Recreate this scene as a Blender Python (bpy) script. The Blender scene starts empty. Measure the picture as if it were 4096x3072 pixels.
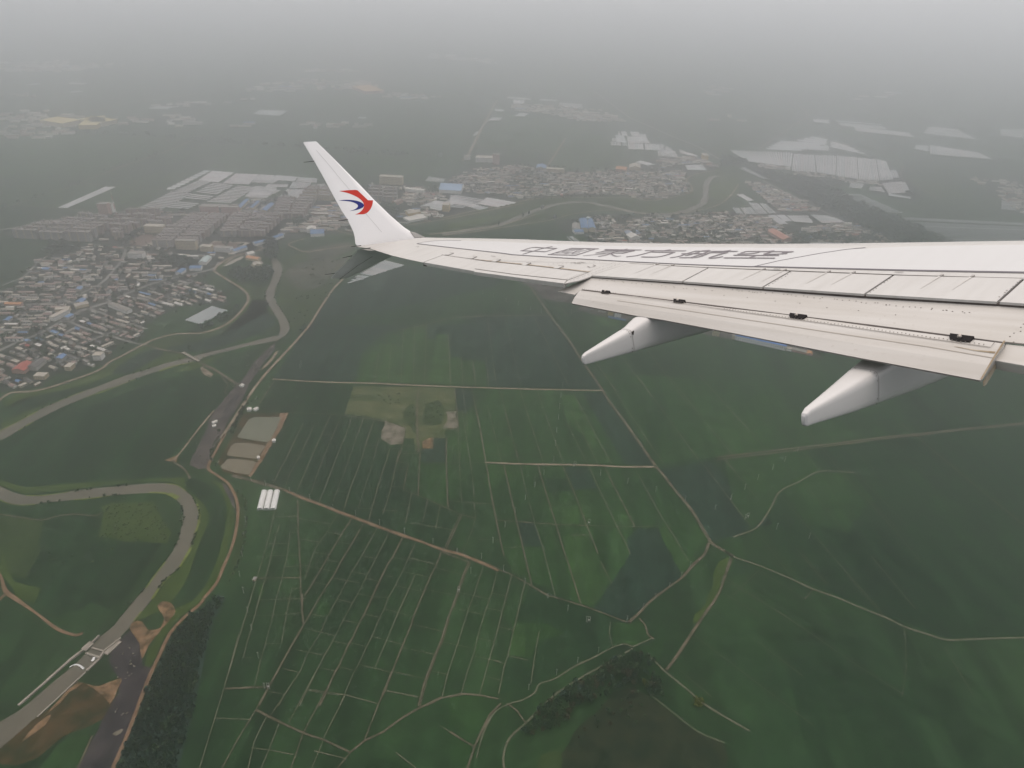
import bpy, bmesh, math, random
import numpy as np
from mathutils import Vector, Matrix, noise as mnoise

rnd = random.Random(7)
SC = bpy.context.scene
COL = SC.collection

# ------------------------------------------------------------------ camera
F = 2950.0                       # focal length in pixels of the 4096 x 3072 photograph
CAM_H = 600.0
PITCH = math.radians(30.8)
ROLL = math.radians(2.0)
cam_d = bpy.data.cameras.new('camera')
cam = bpy.data.objects.new('camera', cam_d)
COL.objects.link(cam)
SC.camera = cam
cam_d.sensor_fit = 'HORIZONTAL'
cam_d.sensor_width = 36.0
cam_d.lens = F / 4096.0 * 36.0
cam_d.clip_start = 0.3
cam_d.clip_end = 90000.0
CR = Matrix.Rotation(math.pi / 2 - PITCH, 3, 'X') @ Matrix.Rotation(ROLL, 3, 'Z')
CC = Vector((0, 0, CAM_H))
cam.matrix_world = Matrix.Translation(CC) @ CR.to_4x4()

# ------------------------------------------------------------------ sky, sun, exposure
SUN_EL, SUN_AZ = math.radians(70.0), math.radians(4.0)      # azimuth measured from +Y towards +X
world = bpy.data.worlds.new('World')
SC.world = world
world.use_nodes = True
wn = world.node_tree.nodes
wl = world.node_tree.links
wn.clear()
sky = wn.new('ShaderNodeTexSky')
sky.sky_type = 'NISHITA'
sky.sun_disc = False
sky.sun_elevation = SUN_EL
sky.sun_rotation = SUN_AZ
sky.altitude = 600.0
sky.air_density = 0.6
sky.dust_density = 9.0
sky.ozone_density = 0.6
bgn = wn.new('ShaderNodeBackground')
bgn.inputs['Strength'].default_value = 0.10
outn = wn.new('ShaderNodeOutputWorld')
wl.new(sky.outputs['Color'], bgn.inputs['Color'])
wl.new(bgn.outputs['Background'], outn.inputs['Surface'])
sun_d = bpy.data.lights.new('sun', 'SUN')
sun_d.energy = 2.4
sun_d.angle = math.radians(178.0)
sun_d.color = (1.0, 0.955, 0.89)
sun = bpy.data.objects.new('sun', sun_d)
COL.objects.link(sun)
sdir = Vector((math.sin(SUN_AZ) * math.cos(SUN_EL), math.cos(SUN_AZ) * math.cos(SUN_EL), math.sin(SUN_EL)))
sun.rotation_euler = sdir.to_track_quat('Z', 'Y').to_euler()
sun.location = (0, 0, 900)
SC.view_settings.view_transform = 'Standard'
SC.view_settings.look = 'None'
SC.view_settings.gamma = 1.0
SC.view_settings.exposure = 0.10
SC.view_settings.use_curve_mapping = False
cy = SC.cycles
cy.use_denoising = True
cy.denoising_prefilter = 'ACCURATE'
cy.max_bounces = 6
cy.diffuse_bounces = 2
cy.glossy_bounces = 2
cy.transmission_bounces = 2
cy.volume_bounces = 5
cy.transparent_max_bounces = 4
cy.sample_clamp_indirect = 4.0
HAZE_DENSITY = 0.00057
HAZE_G = 0.89
HAZE_COLOR = (0.937, 0.946, 0.962)

# ------------------------------------------------------------------ from the photograph to places
# crops of the survey: origin x, origin y, photograph pixels per crop pixel
VIEW = dict(S=(0, 0, 1.0), D=(0, 0, 1.8517), L1=(0, 600, .49729), C1=(900, 500, .49729), C2=(1800, 300, .49729),
            R1=(2800, 300, .5859), L2=(0, 1200, .49729), C3=(900, 1300, .49729), WC=(1900, 850, .49729),
            R2=(2900, 900, .5407), L3=(0, 1900, .49729), L4=(0, 2247, .49729), C5=(900, 2000, .49729),
            C6=(1900, 2000, .49729), C7=(1900, 1500, .49729), R3=(2900, 1700, .5407), B=(1800, 2247, .49729),
            T=(0, 0, .9042), F1=(2250, 1050, .31646), F2=(3150, 1200, .42767), W1=(1200, 850, .36166),
            X1=(450, 2500, 1.25984), X3=(2600, 2200, 1.178), T1=(2060, 970, .16275), T2=(2320, 970, .16275), T3=(2600, 970, .16275), T4=(2820, 970, .16275))


def px(v, p):
    o = VIEW[v]
    return (o[0] + o[2] * p[0], o[1] + o[2] * p[1])


def ray(x, y):
    return CR @ Vector(((x - 2048) / F, -(y - 1536) / F, -1.0))


def G(v, p, z=0.0):
    """where the photograph's point p of crop v lies on the ground"""
    x, y = px(v, p)
    d = ray(x, y)
    if d.z > -0.012:
        d.z = -0.012
    t = (z - CAM_H) / d.z
    return Vector((d.x * t, d.y * t, z))


def to_px(P):
    q = CR.transposed() @ (Vector(P) - CC)
    return (2048 + F * q.x / -q.z, 1536 - F * q.y / -q.z, -q.z)


# ------------------------------------------------------------------ materials
def rgb(c, a=1.0):
    return (c[0], c[1], c[2], a)


def mat(name, col, rough=0.8, var=0.0, scale=1.0, col2=None, spec=0.3, detail=4.0, metal=0.0, stretch=(1, 1, 1), fac=(0.35, 0.65), rot=0.0, coord='Object', bump=0.0):
    m = bpy.data.materials.new(name)
    m.use_nodes = True
    nt = m.node_tree
    b = nt.nodes['Principled BSDF']
    b.inputs['Roughness'].default_value = rough
    b.inputs['Specular IOR Level'].default_value = spec
    b.inputs['Metallic'].default_value = metal
    b.inputs['Base Color'].default_value = rgb(col)
    if col2 is None and var:
        col2 = tuple(c * (1 + var) for c in col)
        col = tuple(c * (1 - var) for c in col)
    if col2 is not None:
        tc = nt.nodes.new('ShaderNodeTexCoord')
        mp = nt.nodes.new('ShaderNodeMapping')
        mp.inputs['Scale'].default_value = stretch
        mp.inputs['Rotation'].default_value = (0, 0, rot)
        nz = nt.nodes.new('ShaderNodeTexNoise')
        nz.inputs['Scale'].default_value = scale
        nz.inputs['Detail'].default_value = detail
        nz.inputs['Roughness'].default_value = 0.6
        rp = nt.nodes.new('ShaderNodeValToRGB')
        rp.color_ramp.elements[0].position = fac[0]
        rp.color_ramp.elements[1].position = fac[1]
        rp.color_ramp.elements[0].color = rgb(col)
        rp.color_ramp.elements[1].color = rgb(col2)
        nt.links.new(tc.outputs[coord], mp.inputs['Vector'])
        nt.links.new(mp.outputs['Vector'], nz.inputs['Vector'])
        nt.links.new(nz.outputs['Fac'], rp.inputs['Fac'])
        nt.links.new(rp.outputs['Color'], b.inputs['Base Color'])
        if bump:
            bp = nt.nodes.new('ShaderNodeBump')
            bp.inputs['Strength'].default_value = bump
            nt.links.new(nz.outputs['Fac'], bp.inputs['Height'])
            nt.links.new(bp.outputs['Normal'], b.inputs['Normal'])
    return m


def add_rows(m, rot, period, amount, plots=0.19):
    """crop rows and tractor strips: long soft streaks of slightly different growth"""
    nt = m.node_tree
    b = nt.nodes['Principled BSDF']
    src = b.inputs['Base Color'].links[0].from_socket
    tc = nt.nodes.new('ShaderNodeTexCoord')
    mp = nt.nodes.new('ShaderNodeMapping')
    mp.inputs['Rotation'].default_value = (0, 0, rot)
    mp.inputs['Scale'].default_value = (1.0 / period, 1.0 / (period * 30.0), 1.0)
    nz = nt.nodes.new('ShaderNodeTexNoise')
    nz.inputs['Scale'].default_value = 1.0
    nz.inputs['Detail'].default_value = 5.0
    mr = nt.nodes.new('ShaderNodeMapRange')
    mr.inputs[1].default_value = 0.3
    mr.inputs[2].default_value = 0.7
    mr.inputs[3].default_value = 1.0 - amount
    mr.inputs[4].default_value = 1.0 + amount
    mx = nt.nodes.new('ShaderNodeMix')
    mx.data_type = 'RGBA'
    mx.blend_type = 'MULTIPLY'
    mx.inputs['Factor'].default_value = 1.0
    nt.links.new(tc.outputs['Object'], mp.inputs['Vector'])
    nt.links.new(mp.outputs['Vector'], nz.inputs['Vector'])
    nt.links.new(nz.outputs['Fac'], mr.inputs[0])
    nt.links.new(src, mx.inputs[6])
    nt.links.new(mr.outputs[0], mx.inputs[7])
    br = nt.nodes.new('ShaderNodeTexBrick')
    br.inputs['Color1'].default_value = (1 - plots, 1 - plots * .8, 1 - plots, 1)
    br.inputs['Color2'].default_value = (1 + plots * 1.2, 1 + plots, 1 + plots * .6, 1)
    br.inputs['Scale'].default_value = 1.0
    br.inputs['Mortar Size'].default_value = 0.0
    br.inputs['Brick Width'].default_value = 120.0
    br.inputs['Row Height'].default_value = 22.0
    br.offset = 0.37
    mp2 = nt.nodes.new('ShaderNodeMapping')
    mp2.inputs['Rotation'].default_value = (0, 0, rot + math.pi / 2)
    nt.links.new(tc.outputs['Object'], mp2.inputs['Vector'])
    nt.links.new(mp2.outputs['Vector'], br.inputs['Vector'])
    m2 = nt.nodes.new('ShaderNodeMix')
    m2.data_type = 'RGBA'
    m2.blend_type = 'MULTIPLY'
    m2.inputs['Factor'].default_value = 1.0
    nt.links.new(mx.outputs[2], m2.inputs[6])
    nt.links.new(br.outputs['Color'], m2.inputs[7])
    # ragged growth inside each plot
    n3 = nt.nodes.new('ShaderNodeTexNoise')
    n3.inputs['Scale'].default_value = 0.045
    n3.inputs['Detail'].default_value = 8.0
    n3.inputs['Roughness'].default_value = 0.65
    nt.links.new(tc.outputs['Object'], n3.inputs['Vector'])
    r3 = nt.nodes.new('ShaderNodeMapRange')
    r3.inputs[1].default_value = 0.3
    r3.inputs[2].default_value = 0.7
    r3.inputs[3].default_value = 0.72
    r3.inputs[4].default_value = 1.32
    nt.links.new(n3.outputs['Fac'], r3.inputs[0])
    m3 = nt.nodes.new('ShaderNodeMix')
    m3.data_type = 'RGBA'
    m3.blend_type = 'MULTIPLY'
    m3.inputs['Factor'].default_value = 1.0
    nt.links.new(m2.outputs[2], m3.inputs[6])
    nt.links.new(r3.outputs[0], m3.inputs[7])
    nt.links.new(m3.outputs[2], b.inputs['Base Color'])
    return m


M = {}
FIELD_ROT = 0.12
M['ground'] = add_rows(mat('farmland', (0.0102, 0.0270, 0.0111), 0.95, scale=0.0035, col2=(0.0184, 0.0435, 0.0151), spec=0.1, detail=7), FIELD_ROT, 26.0, 0.30)
M['crop_dark'] = add_rows(mat('dark_crop', (0.0083, 0.0238, 0.0102), 0.95, scale=0.006, col2=(0.0127, 0.0324, 0.0130), spec=0.1, detail=6), -0.3, 12.0, 0.26)
M['crop_blue'] = add_rows(mat('blue_green_crop', (0.0114, 0.0248, 0.0174), 0.95, scale=0.006, col2=(0.0157, 0.0315, 0.0220), spec=0.1, detail=6), 0.22, 16.0, 0.28)
M['crop_mid'] = add_rows(mat('green_crop', (0.0127, 0.0360, 0.0116), 0.95, scale=0.008, col2=(0.0195, 0.0490, 0.0145), spec=0.1, detail=6), 0.22, 14.0, 0.26)
M['crop_light'] = add_rows(mat('light_crop', (0.0177, 0.0465, 0.0133), 0.95, scale=0.01, col2=(0.0253, 0.0583, 0.0166), spec=0.1, detail=6), 0.0, 14.0, 0.26)
M['grass'] = mat('meadow_grass', (0.0273, 0.0496, 0.0099), 0.95, scale=0.02, col2=(0.0471, 0.0744, 0.0169), spec=0.1, detail=7)
M['grass_dark'] = mat('rough_grass', (0.0173, 0.0331, 0.0104), 0.95, scale=0.03, col2=(0.0346, 0.0562, 0.0173), spec=0.1, detail=7)
M['wild'] = mat('weedy_plot', (0.0450, 0.0638, 0.0240), 0.95, scale=0.025, col2=(0.1125, 0.1125, 0.0525), spec=0.1, detail=7, fac=(.4, .75), stretch=(1, 2, 1))
M['wild_gray'] = mat('fallow_scrub', (0.0375, 0.0450, 0.0300), 0.95, scale=0.012, col2=(0.0900, 0.0840, 0.0638), spec=0.1, detail=8, fac=(.35, .7))
M['bare'] = mat('stubble_soil', (0.085, 0.080, 0.055), 0.95, scale=0.09, col2=(0.21, 0.180, 0.145), spec=0.1, detail=7)
M['soil'] = mat('sandy_soil', (0.055, 0.040, 0.020), 0.95, scale=0.10, col2=(0.25, 0.150, 0.085), spec=0.1, detail=8)
M['scrub'] = mat('brown_scrub_land', (0.009, 0.017, 0.009), 0.95, scale=0.05, col2=(0.024, 0.028, 0.014), spec=0.1, detail=8)
M['soil_dark'] = mat('brown_soil', (0.016, 0.022, 0.008), 0.95, scale=0.05, col2=(0.075, 0.044, 0.020), spec=0.1, detail=8)
M['gravel'] = mat('dark_spoil', (0.0280, 0.0240, 0.0280), 0.95, scale=0.05, col2=(0.1120, 0.0920, 0.0840), spec=0.1, detail=9, fac=(.3, .75))
M['coal'] = mat('black_spoil', (0.018, 0.016, 0.021), 0.95, scale=0.03, col2=(0.055, 0.045, 0.048), spec=0.1, detail=8)
M['road'] = mat('dirt_road', (0.14, 0.105, 0.075), 0.95, scale=0.06, col2=(0.27, 0.215, 0.16), spec=0.1, detail=5)
M['road_red'] = mat('red_dirt_track', (0.13, 0.078, 0.048), 0.95, scale=0.06, col2=(0.22, 0.14, 0.09), spec=0.1, detail=5)
M['path'] = mat('field_path', (0.056, 0.050, 0.033), 0.95, scale=0.06, col2=(0.128, 0.104, 0.074), spec=0.1, detail=6)
M['balk'] = mat('field_ridge', (0.046, 0.056, 0.032), 0.95, scale=0.06, col2=(0.140, 0.130, 0.090), spec=0.1, detail=6, fac=(.25, .7))
M['balk_dim'] = mat('grassy_ridge', (0.030, 0.046, 0.024), 0.95, scale=0.06, col2=(0.075, 0.082, 0.050), spec=0.1, detail=6, fac=(.25, .7))
M['asphalt'] = mat('grey_road', (0.15, 0.145, 0.135), 0.9, scale=0.05, col2=(0.24, 0.23, 0.21), spec=0.2)
M['water'] = mat('silty_river_water', (0.090, 0.082, 0.064), 0.40, scale=0.02, col2=(0.125, 0.108, 0.082), detail=7, spec=0.14, stretch=(1, 1, 1))
M['water_green'] = mat('pond_water', (0.118, 0.122, 0.086), 0.45, scale=0.03, col2=(0.140, 0.142, 0.102), spec=0.14)
M['water_brown'] = mat('brown_pond_water', (0.138, 0.118, 0.080), 0.45, scale=0.03, col2=(0.160, 0.135, 0.092), spec=0.14)
M['village'] = mat('village_yards', (0.016, 0.024, 0.017), 0.95, scale=0.03, col2=(0.060, 0.060, 0.050), spec=0.1, detail=8, fac=(.45, .72))
M['yard'] = mat('concrete_yard', (0.24, 0.21, 0.17), 0.9, scale=0.03, col2=(0.36, 0.32, 0.27), spec=0.2, detail=6)
M['court'] = mat('sports_court', (0.14, 0.095, 0.075), 0.9, var=0.15, scale=0.03)
M['concrete'] = mat('concrete', (0.24, 0.21, 0.175), 0.85, scale=0.12, col2=(0.36, 0.32, 0.27), spec=0.2, detail=6)
M['foam'] = mat('white_water', (0.55, 0.55, 0.53), 0.6, scale=0.3, col2=(0.75, 0.75, 0.73))
M['bank'] = mat('reed_bank', (0.0760, 0.0960, 0.0176), 0.95, scale=0.08, col2=(0.1680, 0.2000, 0.0480), spec=0.1, detail=6)


# ------------------------------------------------------------------ mesh helpers
def tag(o, label=None, cat=None, group=None, kind=None):
    if label:
        o['label'] = label
    if cat:
        o['category'] = cat
    if group:
        o['group'] = group
    if kind:
        o['kind'] = kind
    return o


def link(name, me, parent=None, loc=None):
    o = bpy.data.objects.new(name, me)
    COL.objects.link(o)
    if loc is not None:
        o.location = loc
    if parent is not None:
        o.parent = parent
    return o


def mesh(name, verts, faces, mats, idx=None, smooth=False):
    me = bpy.data.meshes.new(name)
    me.from_pydata([tuple(v) for v in verts], [], faces)
    for m_ in (mats if isinstance(mats, (list, tuple)) else [mats]):
        me.materials.append(m_)
    if idx is not None:
        me.polygons.foreach_set('material_index', idx)
    if smooth:
        me.polygons.foreach_set('use_smooth', [True] * len(me.polygons))
    me.update()
    return me


def bm_mesh(name, bm, mats, smooth=False):
    me = bpy.data.meshes.new(name)
    bm.normal_update()
    bm.to_mesh(me)
    bm.free()
    for m_ in (mats if isinstance(mats, (list, tuple)) else [mats]):
        me.materials.append(m_)
    if smooth:
        me.polygons.foreach_set('use_smooth', [True] * len(me.polygons))
    me.update()
    return me


def empty(name, loc, rotz=0.0):
    o = bpy.data.objects.new(name, None)
    COL.objects.link(o)
    o.location = loc
    o.rotation_euler = (0, 0, rotz)
    o.empty_display_size = 1.0
    return o


def curve(pts, n=5):
    """Catmull-Rom through pts"""
    P = [Vector(p) for p in pts]
    if len(P) < 3:
        return P
    out = []
    for i in range(len(P) - 1):
        p0 = P[i - 1] if i else P[0] * 2 - P[1]
        p1, p2 = P[i], P[i + 1]
        p3 = P[i + 2] if i + 2 < len(P) else P[-1] * 2 - P[-2]
        for k in range(n):
            t = k / n
            out.append(0.5 * ((2 * p1) + (p2 - p0) * t + (2 * p0 - 5 * p1 + 4 * p2 - p3) * t * t + (3 * p1 - p0 - 3 * p2 + p3) * t ** 3))
    out.append(P[-1])
    return out


def ribbon_data(P, w, z, jitter=0.0, seed=0):
    V, Fc = [], []
    n = len(P)
    for i, p in enumerate(P):
        a = P[max(i - 1, 0)]
        b = P[min(i + 1, n - 1)]
        t = Vector((b.x - a.x, b.y - a.y, 0))
        if t.length < 1e-6:
            t = Vector((1, 0, 0))
        t.normalize()
        nv = Vector((-t.y, t.x, 0))
        ww = w if not callable(w) else w(i / max(n - 1, 1))
        j1 = 1 + jitter * (mnoise.noise((p.x * .03 + seed, p.y * .03, 1.7)))
        j2 = 1 + jitter * (mnoise.noise((p.x * .03 + seed, p.y * .03, 9.1)))
        V.append((p.x + nv.x * ww * .5 * j1, p.y + nv.y * ww * .5 * j1, z))
        V.append((p.x - nv.x * ww * .5 * j2, p.y - nv.y * ww * .5 * j2, z))
        if i:
            k = 2 * i
            Fc.append((k - 2, k - 1, k + 1, k))
    return V, Fc


def densify(P, step):
    out = [P[0]]
    for a, b in zip(P, P[1:]):
        k = max(1, min(60, int((b - a).length / step)))
        for i in range(1, k + 1):
            out.append(a.lerp(b, i / k))
    return out


def road(name, v, pts, w, m, z, n=5, jitter=0.25, kind='structure', step=14.0):
    P = densify(curve([G(v, p) for p in pts], n), step)
    V, Fc = ribbon_data(P, w, z, jitter, rnd.random() * 50)
    o = link(name, mesh(name, V, Fc, m))
    tag(o, kind=kind)
    return o


def roads_joined(name, groups, z, m, jitter=0.35, kind='structure', wide=1.0):
    V, Fc = [], []
    for v, w, lines in groups:
        for pts in lines:
            P = densify([G(v, p) for p in pts], 12.0)
            z_ = z + rnd.random() * 0.05
            v2, f2 = ribbon_data(P, w * wide * rnd.uniform(.8, 1.15), z_, jitter, rnd.random() * 50)
            k = len(V)
            V += v2
            Fc += [tuple(i + k for i in f) for f in f2]
    o = link(name, mesh(name, V, Fc, m))
    tag(o, kind=kind)
    return o


def poly_world(name, P, m, z, kind='structure', rough=0.0):
    if rough:
        Q = densify(P + [P[0]], rough * 2.5)[:-1]
        P = [Vector((q.x + rough * mnoise.noise((q.x / rough / 5, q.y / rough / 5, 3.1)), q.y + rough * mnoise.noise((q.x / rough / 5, q.y / rough / 5, 8.3)), z)) for q in Q]
    bm = bmesh.new()
    vs = [bm.verts.new((p.x, p.y, z)) for p in P]
    f = bm.faces.new(vs)
    bmesh.ops.triangulate(bm, faces=[f])
    for f in bm.faces:
        f.normal_update()
        if f.normal.z < 0:
            f.normal_flip()
    o = link(name, bm_mesh(name, bm, m))
    tag(o, kind=kind)
    return o


def area(name, v, pts, m, z, rough=0.0, smooth=0, kind='structure'):
    P = [G(v, p) for p in pts]
    if smooth:
        Q = curve(P + [P[0]], smooth)
        P = Q[:-1]
    return poly_world(name, P, m, z, kind, rough)


def inside(poly, x, y):
    c = False
    j = len(poly) - 1
    for i in range(len(poly)):
        xi, yi = poly[i]
        xj, yj = poly[j]
        if (yi > y) != (yj > y) and x < (xj - xi) * (y - yi) / (yj - yi) + xi:
            c = not c
        j = i
    return c


ORD = ['nearest', 'second nearest', 'third nearest', 'fourth nearest', 'fifth nearest', 'sixth nearest', 'seventh nearest', 'eighth nearest', 'ninth nearest', 'tenth nearest', 'eleventh nearest', 'twelfth nearest'] + \
      [w + ' nearest' for w in 'thirteenth fourteenth fifteenth sixteenth seventeenth eighteenth nineteenth twentieth'.split()] + \
      [w + ' nearest' for w in ['twenty-' + q for q in 'first second third fourth fifth sixth seventh eighth ninth'.split()] + ['thirtieth'] + ['thirty-' + q for q in 'first second third fourth fifth sixth seventh eighth ninth'.split()]]
ORDN = 'first second third fourth fifth sixth seventh eighth ninth tenth eleventh twelfth thirteenth fourteenth fifteenth sixteenth seventeenth eighteenth nineteenth twentieth'.split() + \
       ['twenty-' + w for w in 'first second third fourth fifth sixth seventh eighth ninth'.split()] + ['thirtieth']


def rank_labels(items, marks, chosen):
    """items: (x, y, look) of everything alike; marks: name -> (x, y). A label that singles out each chosen item:
    its look and its place in the order of nearness to a landmark among things of the same look."""
    looks = {}
    for i, (x, y, lk) in enumerate(items):
        looks.setdefault(lk, []).append(i)
    best = {}
    for lk, ids in looks.items():
        for nm, (mx, my) in marks.items():
            order = sorted(ids, key=lambda i: (items[i][0] - mx) ** 2 + (items[i][1] - my) ** 2)
            for r, i in enumerate(order[:len(ORD)]):
                if i not in best or r < best[i][0]:
                    best[i] = (r, nm)
    return {i: (items[i][2], ORD[best[i][0]], best[i][1]) for i in chosen if i in best}
# ------------------------------------------------------------------ the ground and what is drawn on it
def ground_sheet():
    V, Fc = [], []
    n, half = 30, 42000.0
    for j in range(n + 1):
        for i in range(n + 1):
            V.append((-half + 2 * half * i / n, -3000 + 2 * half * j / n * 0.56, 0))
    for j in range(n):
        for i in range(n):
            a = j * (n + 1) + i
            Fc.append((a, a + 1, a + n + 2, a + n + 1))
    tag(link('ground', mesh('ground', V, Fc, M['ground'])), kind='structure')


ground_sheet()

# fields (each sheet a few centimetres above the one below)
Z1, Z2, Z3, Z4, Z5, Z6 = 0.06, 0.12, 0.18, 0.24, 0.30, 0.36
area('crop_field', 'L1', [(-80, 700), (120, 705), (420, 740), (350, 860), (200, 1000), (60, 1100), (-80, 1140)], M['crop_dark'], Z1)
area('crop_field', 'L1', [(-60, 470), (120, 445), (450, 470), (780, 490), (400, 570), (0, 640), (-60, 650)], M['crop_dark'], Z1)
area('crop_field', 'L1', [(640, 265), (900, 290), (460, 460), (120, 440)], M['crop_mid'], Z1)
area('crop_field', 'L1', [(960, 300), (1300, 322), (1120, 450), (800, 485), (560, 465)], M['crop_mid'], Z1)
area('crop_field', 'T', [(-60, 600), (330, 585), (760, 620), (560, 720), (440, 780), (-60, 790)], M['crop_mid'], Z1)
area('crop_field', 'C1', [(0, 200), (600, 205), (760, 430), (400, 400), (0, 370)], M['crop_mid'], Z1)
area('crop_field', 'C1', [(1000, 230), (1900, 270), (1880, 340), (1620, 400), (1200, 400)], M['crop_mid'], Z1)
area('crop_field', 'C2', [(380, 290), (900, 400), (1290, 520), (1280, 700), (900, 770), (760, 740), (840, 640), (190, 560)], M['crop_mid'], Z1)
area('crop_field', 'L2', [(1830, 620), (1860, 760), (1660, 980), (1380, 1240), (1480, 1370), (1440, 1420), (1100, 1430), (500, 1470), (180, 1520), (-60, 1420), (-60, 1210), (120, 1130), (420, 985), (900, 790), (1400, 620)], M['crop_dark'], Z1, smooth=3)
area('crop_field', 'L2', [(900, 600), (960, 530), (1200, 400), (1320, 430), (1180, 510), (1050, 580)], M['crop_blue'], Z2, smooth=3)
area('crop_field', 'L2', [(60, 860), (200, 790), (560, 720), (840, 660), (640, 740), (420, 800), (220, 890), (100, 940)], M['crop_dark'], Z2, smooth=3)
area('crop_field', 'L2', [(1330, 385), (1700, 300), (1960, 200), (2150, 110), (2212, 200), (2000, 300), (1700, 390), (1500, 420)], M['crop_blue'], Z2, smooth=3)
area('crop_field', 'L2', [(1710, 520), (1830, 440), (2060, 400), (2140, 370), (2000, 520), (1930, 650), (1850, 610)], M['crop_dark'], Z2, smooth=3)
area('crop_field', 'L2', [(1460, 1240), (1660, 1090), (1600, 1180), (1500, 1300), (1440, 1290)], M['crop_dark'], Z2, smooth=3)
area('meadow', 'L2', [(1050, 600), (1180, 520), (1320, 420), (1480, 440), (1560, 480), (1340, 520), (1150, 580)], M['grass'], Z1, rough=1.5)
area('meadow', 'L2', [(1600, 500), (1800, 430), (1690, 500), (1560, 560), (1400, 580), (1500, 530)], M['grass'], Z1, rough=1.5)
area('meadow', 'L2', [(0, 1000), (200, 900), (500, 800), (500, 830), (260, 930), (60, 1050)], M['grass'], Z2, rough=1.2)
# flood plain of the upper river and its levees
area('meadow', 'L2', [(1990, 30), (2020, 0), (2212, 0), (2212, 120), (1960, 215), (1700, 300), (1300, 400), (1180, 360), (1400, 285), (1640, 272), (1780, 225), (1900, 140)], M['grass_dark'], Z1)
area('meadow', 'C1', [(190, 1420), (180, 1330), (60, 1230), (190, 1290), (330, 1310), (390, 1200), (480, 1080), (640, 1020), (1040, 960), (1040, 1010), (860, 1230), (950, 1240), (870, 1330), (660, 1600), (540, 1659), (480, 1560), (420, 1430), (440, 1300), (330, 1480), (420, 1659), (0, 1659), (170, 1480)], M['grass_dark'], Z1)
area('fallow_land', 'C1', [(470, 1200), (560, 1130), (780, 1060), (900, 1080), (1000, 1060), (900, 1200), (840, 1240), (760, 1310), (640, 1330), (540, 1290)], M['wild_gray'], Z2, rough=6, smooth=2)
area('fallow_land', 'C1', [(640, 1010), (860, 960), (1000, 940), (1040, 1000), (900, 1060), (700, 1090)], M['wild_gray'], Z2, rough=5)
area('levee_slope', 'L2', [(840, 560), (900, 510), (1160, 370), (1200, 370), (960, 520), (900, 600), (700, 680), (300, 770), (80, 860), (20, 840), (110, 760), (420, 715), (700, 620)], M['grass'], Z2)
area('levee_slope', 'L1', [(1730, 960), (1770, 915), (1850, 870), (1840, 900), (1760, 970), (1830, 1015), (1920, 1070), (2005, 1140), (2025, 1210), (1980, 1300), (1880, 1390), (1740, 1460), (1600, 1490), (1740, 1435), (1880, 1350), (1970, 1260), (1990, 1190), (1960, 1120), (1880, 1060)], M['grass'], Z2)
# far river plain
area('meadow', 'C2', [(-60, 1130), (350, 1055), (700, 1000), (950, 990), (1400, 990), (1660, 1020), (1850, 985), (1960, 935), (1930, 850), (2010, 790), (2170, 770), (2330, 790), (2330, 960), (2212, 1010), (2050, 1070), (1860, 1115), (1680, 1130), (1300, 1085), (1000, 1110), (850, 1165), (400, 1215), (-60, 1280)], M['grass_dark'], Z1, rough=4)
area('meadow', 'C2', [(0, 1195), (200, 1160), (500, 1110), (640, 1085), (420, 1150), (200, 1205), (0, 1240)], M['grass'], Z2, rough=5)
area('meadow', 'C2', [(1560, 1060), (1800, 1050), (1920, 1060), (1800, 1100), (1650, 1110)], M['grass'], Z2, rough=5)
area('meadow', 'C2', [(2100, 880), (2300, 830), (2330, 960), (2150, 1000), (2080, 980)], M['grass'], Z2, rough=5)
area('crop_field', 'C2', [(-80, 1290), (400, 1245), (720, 1200), (960, 1180), (980, 1280), (1100, 1380), (700, 1400), (-80, 1400)], M['crop_dark'], Z1)
area('crop_field', 'R1', [(1000, 660), (1160, 760), (1440, 880), (1700, 960), (2050, 950), (2040, 850), (1850, 700), (1640, 640), (1400, 560), (1380, 640), (1520, 860), (1300, 830), (1150, 790)], M['crop_dark'], Z1)
area('meadow', 'R1', [(1390, 700), (1640, 730), (1830, 840), (1640, 850), (1480, 760)], M['grass_dark'], Z2, rough=6)
area('crop_field', 'R1', [(900, 430), (1480, 440), (2212, 600), (2212, 700), (1850, 680), (1500, 560), (1000, 470)], M['crop_dark'], Z1)
# the central fields
area('crop_field', 'C3', [(620, 0), (1620, 0), (1300, 55), (1100, 215), (1040, 460), (380, 432), (520, 250)], M['crop_blue'], Z1)
area('crop_field', 'C3', [(400, 445), (1035, 488), (960, 710), (520, 702), (280, 695)], M['crop_dark'], Z1)
area('crop_field', 'C3', [(1105, 220), (1232, 220), (1245, 150), (1340, 150), (1340, 168), (1428, 172), (1437, 35), (1525, 12), (1620, 0), (1622, 118), (1700, 118), (1702, 78), (1795, 78), (1808, 260), (1895, 262), (1900, 288), (2090, 285), (2105, 490), (1600, 470), (1060, 458)], M['crop_light'], Z2)
area('crop_field', 'C3', [(1630, 0), (2212, -20), (2260, 500), (2110, 495), (2092, 280), (1902, 285), (1897, 258), (1812, 256), (1798, 74), (1704, 74), (1700, 112), (1626, 112)], M['crop_blue'], Z1)
area('crop_field', 'WC', [(100, 1402), (82, 1195), (0, 1185), (0, 840), (605, 832), (880, 1222), (1018, 1425)], M['crop_blue'], Z2)
area('crop_field', 'C1', [(640, 1659), (860, 1370), (960, 1280), (1480, 1130), (2212, 1200), (2212, 1290), (1500, 1450), (1000, 1535)], M['crop_blue'], Z1)
area('crop_field', 'C3', [(515, 715), (960, 722), (1200, 762), (1290, 770), (1250, 910), (1330, 990), (1440, 910), (1385, 1095), (1475, 1112), (1430, 1335), (1550, 1372), (1900, 1528), (1800, 1790), (1360, 1659), (960, 1515), (640, 1392), (330, 1278), (215, 1240)], M['crop_dark'], Z1)
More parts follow.
